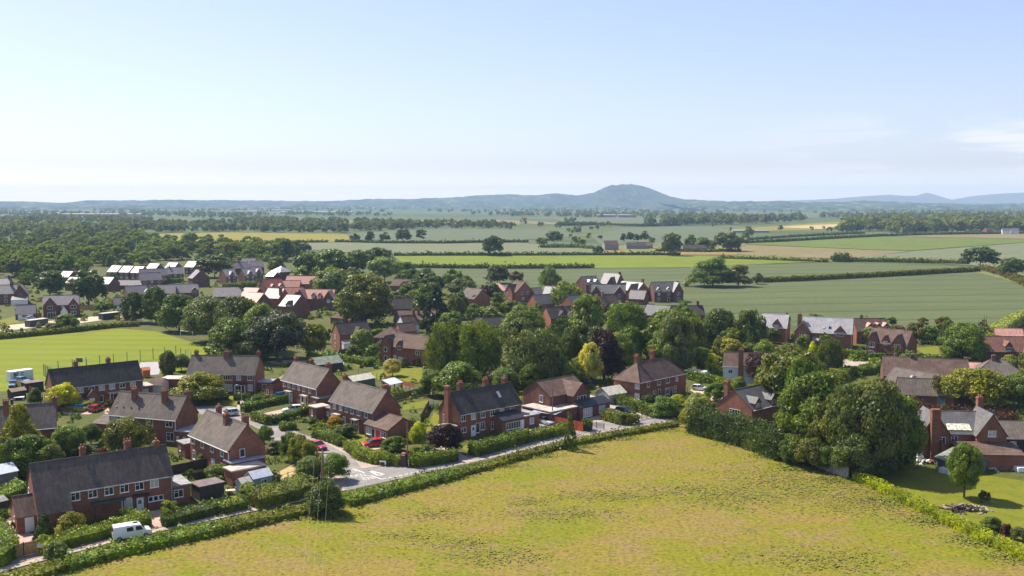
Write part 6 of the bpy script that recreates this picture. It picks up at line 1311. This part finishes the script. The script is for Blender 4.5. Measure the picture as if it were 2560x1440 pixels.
# ------------------------------------------------------------------ fences, sheds and other small things
def frame2(a,b): d=b-a; return d.length,math.atan2(d.y,d.x)
def fence(label,px,h,mat,post=None,pan=1.8,name='fence',rail=None,z0=0.05,open_=False,thick=.04,base=None):
    root=empty(name,at(*px[0])); T(root,label,'fence'); o0=at(*px[0])
    for i in range(len(px)-1):
        a,b=at(*px[i]),at(*px[i+1]); L,yw=frame2(a,b); d=(b-a).normalized(); nn=max(1,round(L/pan)); n=Vector((-d.y,d.x,0))
        for k in range(nn):
            p=a+d*(L*k/nn)-o0; q=a+d*(L*(k+1)/nn)-o0; m=MB()
            if open_:
                for z in np.linspace(.25,h-.1,open_): m.hexa([p+n*.02+Vector((0,0,z)),q+n*.02+Vector((0,0,z)),q-n*.02+Vector((0,0,z)),p-n*.02+Vector((0,0,z))]+[x+Vector((0,0,z+.06*thick/.04)) for x in(p+n*.02,q+n*.02,q-n*.02,p-n*.02)])
            else:
                nb=10
                for j in range(nb):
                    s=p.lerp(q,j/nb)+d*.004; e=p.lerp(q,(j+1)/nb)-d*.004; hh=h+.02*((j*7)%3); t=n*(thick/2+.008*(j%2)); zb=Vector((0,0,z0+(base or 0)))
                    m.hexa([s-t+zb,e-t+zb,e+t+zb,s+t+zb]+[x+Vector((0,0,hh)) for x in(s-t,e-t,e+t,s+t)])
            m.build('panel',mat,root)
            if base:
                m=MB(); m.hexa([p-n*.03,q-n*.03,q+n*.03,p+n*.03]+[x+Vector((0,0,base)) for x in(p-n*.03,q-n*.03,q+n*.03,p+n*.03)]); m.build('gravel_board',CONC,root)
        for k in range(nn+1):
            p=a+d*(L*k/nn)-o0; m=MB(); m.box(p.x-.06,p.x+.06,p.y-.06,p.y+.06,0,h+.12); m.build('post',post or mat,root)
    return root
fence('pale timber boarded gate fence beside the tall hedge at the lower left',[(29,1397),(60,1390),(92,1383)],1.75,TIMY,plain('cream_post',(.5,.4,.28),.8))
fence('dark boarded fence behind the right end of the long terrace',[(428,1190),(478,1180),(529,1168)],1.8,TIMD)
fence('low dark fence beside the dark flat shed',[(470,1205),(520,1196)],1.3,TIMD)
fence('bright red orange board fence beside the carport',[(1387,1064),(1457,1080)],1.9,plain('red_stain',(.5,.1,.04),.6,.2,.2,2))
fence('orange panel fence with concrete posts by the bright lawn',[(961,956),(1034,977)],1.8,TIMO,CONC,base=.7)
fence('row of bare concrete fence posts beside the bright lawn',[(897,938),(961,956)],1.7,CONC,CONC,open_=1)
fence('grey weathered board fence under the huge sycamore',[(2040,1168),(2080,1184),(2120,1197)],1.9,plain('grey_boards',(.3,.28,.25),.9,.2,.3,2))
fence('dark railing gate before the crossed roof house drive',[(1455,1062),(1510,1074)],1.2,BLK,open_=6)
fence('dark wooden rail gate at the drive of the black car',[(1592,1052),(1630,1043)],1.1,TIMD,open_=5)
fence('brown garden fence below the house with the small front gable',[(848,888),(905,880),(967,872)],1.7,TIM)
fence('long timber fence right of the double fronted house',[(194,776),(258,772)],1.8,TIMY,pan=3)
fence('timber fence beside the small double garage at the left edge',[(78,796),(104,793)],1.8,TIMY,pan=3)
fence('mossy board fence behind the corner houses garden',[(985,1004),(1050,988),(1075,986)],1.7,plain('mossy_boards',(.2,.18,.06),.9,.2,.3,2))
fence('grey slatted fence beside the left gable of the three stack terrace',[(1072,1016),(1096,1024)],1.7,plain('grey_boards',(.3,.28,.25),.9))
fence('short board fence running down towards the copper tree',[(1072,1018),(1052,1056)],1.6,TIM)
fence('slatted timber fence in the yard at the left',[(42,968),(80,984),(112,1006)],1.6,TIMY,open_=5)
fence('post and wire fence beside the gravel yard',[(700,1202),(740,1190),(770,1175)],1.0,TIM,open_=2)
fence('wooden five bar gate at the street hedge end',[(857,1118),(869,1120)],1.2,TIMY,open_=5)
fence('little wooden rail barrier at the upper end of the lane',[(1680,1062),(1702,1056)],1.0,TIMD,open_=2)
GMESH=plain('green_mesh',(.03,.1,.06),.6)
fence('tall green wire fence around the games court, long rear side',[(110,940),(146,932),(250,918),(383,898),(440,892)],3.2,GMESH,GMESH,pan=4.5,open_=9,thick=.012)
fence('tall green wire fence around the games court, right end',[(440,892),(478,908)],3.2,GMESH,GMESH,pan=4.5,open_=9,thick=.012)
fence('tall green wire fence around the games court, left end',[(110,940),(140,958)],3.2,GMESH,GMESH,pan=2,open_=16,thick=.03)
def shed(label,pa,pb,h,depth,rise,wm,rm,typ='gable',win=(),door=None,name='shed',cat='shed',oh=.15):
    a,b=at(*pa),at(*pb); L,yw=frame2(a,b); root=empty(name,a,yw); T(root,label,cat); m=MB()
    if typ=='flat': m.box(0,L,0,depth,0,h)
    elif typ=='lean': m.prism([(0,0,0),(0,depth,0),(0,depth,h),(0,0,h+rise)],(L,0,0))
    elif typ=='open':
        for x in(.08,L-.08):
            for y in(.08,depth-.08): m.box(x-.07,x+.07,y-.07,y+.07,0,h)
    else: m.prism([(0,0,0),(0,depth,0),(0,depth,h),(0,depth/2,h+rise),(0,0,h)],(L,0,0))
    m.build('wall' if typ!='open' else 'posts',wm,root); r=MB()
    if typ=='flat': r.box(-oh,L+oh,-oh,depth+oh,h+.002,h+.12)
    elif typ=='open': r.hexa([(-oh,-oh,h),(L+oh,-oh,h),(L+oh,depth+oh,h+rise),(-oh,depth+oh,h+rise),(-oh,-oh,h+.06),(L+oh,-oh,h+.06),(L+oh,depth+oh,h+rise+.06),(-oh,depth+oh,h+rise+.06)])
    elif typ=='lean': r.hexa([(-oh,-oh,h+rise),(L+oh,-oh,h+rise),(L+oh,depth+oh,h),(-oh,depth+oh,h),(-oh,-oh,h+rise+.08),(L+oh,-oh,h+rise+.08),(L+oh,depth+oh,h+.08),(-oh,depth+oh,h+.08)])
    elif typ=='hip': pass
    else: gable_roof(r,0,L,0,depth,h,h+rise,oh,oh,.07,cap=False)
    r.build('roof',rm,root)
    for q in win: window(root,Vector((0,0,0)),Vector((1,0,0)),Vector((0,-1,0)),q[0]*L,q[1],q[2],q[3],2,True,True)
    if door: doorpart(root,Vector((0,0,0)),Vector((1,0,0)),Vector((0,-1,0)),door[0]*L,door[1],door[2],door[3],False)
    return root
PALE=plain('pale_blue_roof',(.5,.53,.58),.7,.3,.15,1.5); CREAMR=plain('cream_felt',(.5,.47,.38),.8,.2,.2,1.5); GREENR=plain('green_grey_felt',(.2,.22,.17),.8,.2,.25,1); SHEET=plain('metal_sheet',(.42,.44,.46),.5,.4,.2,1)
shed('larger pale blue shed with light roof and window behind the tall hedge',(634,1228),(681,1217),2.0,2.6,.9,BLUP,PALE,win=[(.55,.9,1.1,.7)])
shed('smaller pale blue shed with patched cream roof, left of the larger one',(606,1238),(630,1232),1.8,1.9,.7,BLUP,CREAMR,door=(.7,.7,1.6,plain('slate_blue',(.1,.14,.2),.6)))
shed('dark flat roofed shed between the flat extension and the pale blue sheds',(500,1253),(561,1240),2.2,3.2,0,TIMD,plain('purple_felt',(.16,.12,.115),.8,.2,.25,1),'flat')
shed('grey metal shed with pale roof at the left edge',(-46,1234),(46,1214),2.5,4.5,1.0,plain('grey_sheet',(.16,.15,.15),.6,.3,.2,2),PALE)
shed('little shed roof at the left edge above the clipped hedge',(-30,1300),(20,1286),2.2,2.5,.5,TIMD,FLAT)
shed('summerhouse with white sloping roof beside the orange panel fence',(976,984),(1006,977),2.1,2.6,.9,TIMD,PALE,'open')
shed('green felt roofed garden building behind the corner houses ridge',(884,976),(938,966),2.2,4.2,1.0,GRNP,CREAMR)
shed('wide green roofed garage left of the bright lawn',(792,934),(858,926),2.3,6,1.6,TIMD,GREENR,name='garage',cat='garage')
shed('pale roofed garage between crossed roof house and hip roofed pair',(1522,1012),(1566,1004),2.2,4.6,1.4,plain('garage_render',(.3,.3,.3),.8),CREAMR,name='garage',cat='garage')
shed('carport with lilac grey sheet roof over the silver people carrier',(1330,1056),(1388,1064),2.3,4.6,.25,TIM,plain('lilac_sheet',(.36,.34,.45),.4,.4,.15,1),'open',name='carport',cat='carport')
shed('dark low shed with felt roof beside the dark roofed terrace gable',(66,982),(110,976),2.2,3.6,.6,TIMD,plain('purple_felt',(.16,.12,.115),.8),'flat')
shed('small wooden hut in the yard at the left',(30,1000),(66,994),1.9,2.0,.6,TIMD,plain('tan_boards',(.33,.24,.16),.8,.2,.2,2))
shed('low greenhouse frame behind the hip roofed pair',(1716,940),(1762,946),1.3,2.4,.6,STEEL,plain('dusty_glass',(.4,.42,.38),.3,.4,.2,1),name='greenhouse',cat='greenhouse')
shed('blue storage shed by the white canopied houses',(696,1004),(715,1001),1.9,1.6,.2,BLUEC,BLUEC,'lean')
shed('white outbuilding with brown roof right of the dark roofed terrace',(372,985),(404,985),2.1,5,1.3,CRM,RFB)
shed('small orange brown shed by the right end of the dark roofed terrace',(358,945),(376,943),2.0,2,.6,TIMO,TIMO)
# green shed on the right: ridge towards the camera
a,b,c_=at(2340,1142,2.1),at(2376,1155,2.1),at(2487,1155,2.1); L,yw=frame2(a,b); root=empty('shed',Vector((a.x,a.y,0)),yw); T(root,'big dark green shed with grey green roof behind the young lawn tree','shed'); wd=min(8.0,(c_-b).length)
m=MB(); m.prism([(0,0,0),(0,wd,0),(0,wd,2.1),(0,wd/2,3.5),(0,0,2.1)],(L,0,0)); m.build('wall',GRNP,root); r_=MB(); gable_roof(r_,0,L,0,wd,2.1,3.5,.3,.25,.08,cap=False); r_.build('roof',GREENR,root); window(root,Vector((L,0,0)),Vector((0,1,0)),Vector((1,0,0)),wd*.6,1.0,.8,.9,2,True,True)
# white container with lettering
a,b=at(27,956),at(84,948); L,yw=frame2(a,b); root=empty('container',a,yw); T(root,'white storage container with black lettering beside the playing field','container')
WC=plain('container_white',(.62,.66,.68),.5,.3,.1,1); m=MB(); m.box(0,L,0,2.4,.12,2.6)
for k in range(int(L/.45)): m.box(.2+k*.45,.38+k*.45,-.03,-.003,.25,2.45)
m.build('body',WC,root); m=MB(); m.box(-.03,L+.03,-.04,2.44,2.603,2.7); m.build('roof',WHT,root)
m=MB(); m.box(-.05,-.003,.15,1.17,.25,2.4); m.build('door',WC,root); m=MB(); m.box(-.05,-.003,1.23,2.25,.25,2.4); m.build('door',WC,root)
me=textmesh('PAT',1.0,.004,.05); me.materials.append(BLK)
o=bpy.data.objects.new('lettering',me); COL.objects.link(o); o.parent=root; o.rotation_euler=(math.pi/2,0,0); o.location=(L*.24,-.045,1.3); o.scale=(L*.125,1.5,1)
m=MB()
for z in(2.0,1.45): m.box(L*.44,L*.58,-.045,-.038,z,z+.2)
for x0,x1 in((.08,.22),(.25,.36)): m.box(L*x0+.3,L*x1+.3,-.045,-.038,.98,1.14)
m.build('small_lettering',BLK,root)
# goal, hoop, boxes, bins
g=at(467,846); root=empty('goal',g,R(-38)); T(root,'white football goal in the shade of the tree row','goal')
for x in(-3.6,3.6): m=MB(); m.tube((x,0,0),(x,0,2.4),.07,n=8); m.build('goal_post',WHT,root)
m=MB(); m.tube((-3.6,0,2.4),(3.6,0,2.4),.07,n=8); m.build('crossbar',WHT,root)
root,h,g=polething('basketball_hoop','dark basketball backboard on a post behind the dark roofed terrace','basketball hoop',200,928,896,.08,STEEL); m=MB(); m.box(-.9,.9,-.16,-.1,h-1.0,h+.1); m.build('backboard',plain('board_blue',(.07,.09,.13),.5),root)
for px,py,col,lb in [(607,1044,(.03,.12,.05),'green wheelie bin at the hedge end by the street lamp'),(30,1010,(.02,.02,.02),'black bin in the cluttered yard at the left')]:
    g=at(px,py); root=empty('wheelie_bin',g,R(20)); T(root,lb,'bin'); mt=plain('bin_'+lb[:5],col,.5); m=MB(); m.hexa([(-.24,-.28,.05),(.24,-.28,.05),(.24,.28,.05),(-.24,.28,.05),(-.29,-.35,1.0),(.29,-.35,1.0),(.29,.35,1.0),(-.29,.35,1.0)]); m.build('body',mt,root); m=MB(); m.hexa([(-.31,-.38,1.003),(.31,-.38,1.003),(.31,.38,1.003),(-.31,.38,1.003),(-.28,-.33,1.08),(.28,-.33,1.08),(.28,.38,1.14),(-.28,.38,1.14)]); m.build('lid',mt,root)
def pile(name,label,cat,px,py,n,w,d,h,mats,seed,long=1.0):
    g=at(px,py); r=random.Random(seed); m=MB()
    for i in range(n):
        x=r.gauss(0,w/3); y=r.gauss(0,d/3); z=max(.05,h*(1-(x/w*1.6)**2-(y/d*1.6)**2)*r.uniform(.5,1)); a=r.random()*6.28; l=long*r.uniform(.4,1); e=Vector((math.cos(a)*l,math.sin(a)*l,r.uniform(-.2,.2)))
        m.tube(Vector((x,y,z))-e*.5,Vector((x,y,z))+e*.5,r.uniform(.07,.16),n=5,mi=r.randrange(len(mats)))
    o=m.build(name,mats); o.location=g; T(o,label,cat)
pile('wood_pile','heap of pale logs and branches on the lawn by the golden hedge','wood pile',2412,1274,90,6.0,2.6,.7,[TIM,plain('pale_wood',(.42,.35,.28),.9),TIMD],3,1.8)
pile('brick_heap','heap of red bricks and rubble before the house under repair','rubble heap',2470,1172,80,5,2.4,.8,[BRKN,CONC,TIM],4,.7)
pile('rubble_heap','grey heap of building rubble left of the green shed','rubble heap',2318,1158,60,4,2,.7,[CONC,WHT,BRKN],5,.6)
pile('site_rubble','heaps of spoil on the building site beside the container','spoil heap',330,806,70,12,5,1.0,[CONC,BRKN],6,1.2)
for px,py,lb,w,d,h,mt in [(2358,1182,'white builders bag beside the green shed',1.0,1.0,.9,WHT),(2372,1186,'second white builders bag beside the green shed',.9,.9,.8,WHT),(2510,1160,'tall stack of new red bricks by the house under repair',1.1,1.1,2.0,BRKN),(2494,1166,'white window frames stacked by the red bricks',.9,.4,1.5,WHT),(2300,1154,'stack of white window frames under the sycamore edge',1.2,.5,1.6,WHT),(2322,1140,'white door panels leaning by the house under repair',1.0,.3,1.5,WHT),(2556,1178,'white covered table at the right edge of the lawn',2.4,1.4,.8,WHT),(1572,1056,'orange covered trailer in the hedge by the black car',2.0,1.3,1.5,plain('orange_tarp',(.55,.25,.06),.6))]:
    g=at(px,py); root=empty('stack' if 'tarp' not in lb else 'cover',g,rnd.uniform(-.5,.5)); T(root,lb,'building materials' if 'table' not in lb and 'trailer' not in lb else ('table' if 'table' in lb else 'trailer')); k=3 if mt is not WHT or h>1 else 1
    m=MB()
    for j in range(k): m.box(-w/2+.03*j,w/2-.02*j,-d/2+.02*j,d/2-.03*j,h*j/k+.003*(j>0),h*(j+1)/k)
    m.build('load',mt,root); m=MB(); m.box(-w/2-.05,w/2+.05,-d/2-.05,d/2+.05,-.05,-.003+.0); m.build('pallet',TIM,root)
for pa,pb,lb,mt in [((258,800),(301,795),'dark green site container beside the first trees of the field row',plain('site_green',(.03,.06,.05),.5)),((76,818),(121,812),'dark site container with pale lid in front of the double fronted house',plain('site_grey',(.06,.07,.07),.5))]:
    shed(lb,pa,pb,2.4,3,0,mt,CREAMR,'flat',name='container',cat='container',oh=.05)
# garden clutter of the terrace: trampoline-like boat, tables
g=at(600,1004)
def table(label,px,py,s,mt):
    g=at(px,py); root=empty('garden_table',g,rnd.random()); T(root,label,'table'); m=MB(); m.box(-s,s,-s*.6,s*.6,.68,.74); m.build('table_top',mt,root)
    for x in(-s*.85,s*.85):
        for y in(-s*.5,s*.5): m=MB(); m.box(x-.04,x+.04,y-.04,y+.04,0,.678); m.build('leg',mt,root)
table('pale garden table on the small lawn beside the person',577,1236,.8,plain('pale_table',(.6,.5,.4),.7)); table('white garden table by the terrace pergola',232,1282,.7,WHT); table('pale table in the cluttered yard at the left',48,1000,1.1,WHT)
# person
g=at(592,1240); root=empty('person',g,R(160)); T(root,'person in pale blue top and light trousers standing by the gappy hedge','person')
V=[(0,0,.95),(0,.0,1.2),(0,.01,1.42),(0,.02,1.52),(0,.03,1.66),(-.1,0,.9),(-.11,.02,.5),(-.11,-.02,.07),(-.11,.14,.04),(.1,0,.9),(.11,.05,.5),(.12,.0,.07),(.12,.16,.04),(-.19,0,1.4),(-.25,.03,1.12),(-.2,.18,.92),(.19,0,1.4),(.25,.05,1.13),(.18,.2,.98)]
E_=[(0,1),(1,2),(2,3),(3,4),(0,5),(5,6),(6,7),(7,8),(0,9),(9,10),(10,11),(11,12),(2,13),(13,14),(14,15),(2,16),(16,17),(17,18)]
RD=[.15,.15,.15,.06,.1,.1,.075,.05,.04,.1,.075,.05,.04,.07,.05,.035,.07,.05,.035]
def skinbody(V,E_,RD,name,mats,parent):
    me=bpy.data.meshes.new(name); me.from_pydata(V,E_,[]); o=bpy.data.objects.new(name,me); COL.objects.link(o); o.modifiers.new('skin','SKIN'); 
    sv=me.skin_vertices[0].data if me.skin_vertices else None
    if sv is None:
        return o
    for v,r_ in zip(sv,RD): v.radius=(r_,r_)
    sv[0].use_root=True; o.modifiers.new('sub','SUBSURF').levels=2; o.modifiers['sub'].render_levels=2
    dg=bpy.context.evaluated_depsgraph_get(); m2=bpy.data.meshes.new_from_object(o.evaluated_get(dg)); bpy.data.objects.remove(o); b=bpy.data.objects.new(name,m2); COL.objects.link(b); b.parent=parent
    m2.materials.clear(); [m2.materials.append(x) for x in mats]
    for p in m2.polygons:
        z=p.center.z; p.material_index=0 if z>1.46 or (z<1.0 and abs(p.center.x)>.165 and z>.85) else 1 if z>.93 else 2; p.use_smooth=True
    return b
skinbody(V,E_,RD,'body',[plain('skin',(.5,.3,.22),.6),plain('pale_blue_shirt',(.35,.42,.6),.8),plain('light_trousers',(.5,.52,.55),.8)],root)
m=MB(); loft(m,[[(math.cos(t)*k,math.sin(t)*k+.02+yo,z) for t in np.linspace(0,2*math.pi,9)[:-1]] for k,z,yo in((.1,1.66,-.03),(.112,1.72,-.02),(.09,1.78,-.01),(.04,1.81,0))]); m.build('hair',plain('dark_hair',(.03,.022,.018),.7),root,smooth=True)
# potted plant by the porch
g=at(33,1330); root=empty('potted_plant',g); T(root,'pale potted plant standing on the drive by the porch','plant'); m=MB(); m.tube((0,0,0),(0,0,.4),.16,.22,10); m.build('pot',CONC,root); o=bpy.data.objects.new('foliage',crownmesh('tall','far',1)); COL.objects.link(o); o.parent=root; o.location=(0,0,.4); o.scale=(.7,.7,1.1); o.color=(*GREENS['gy'],1)
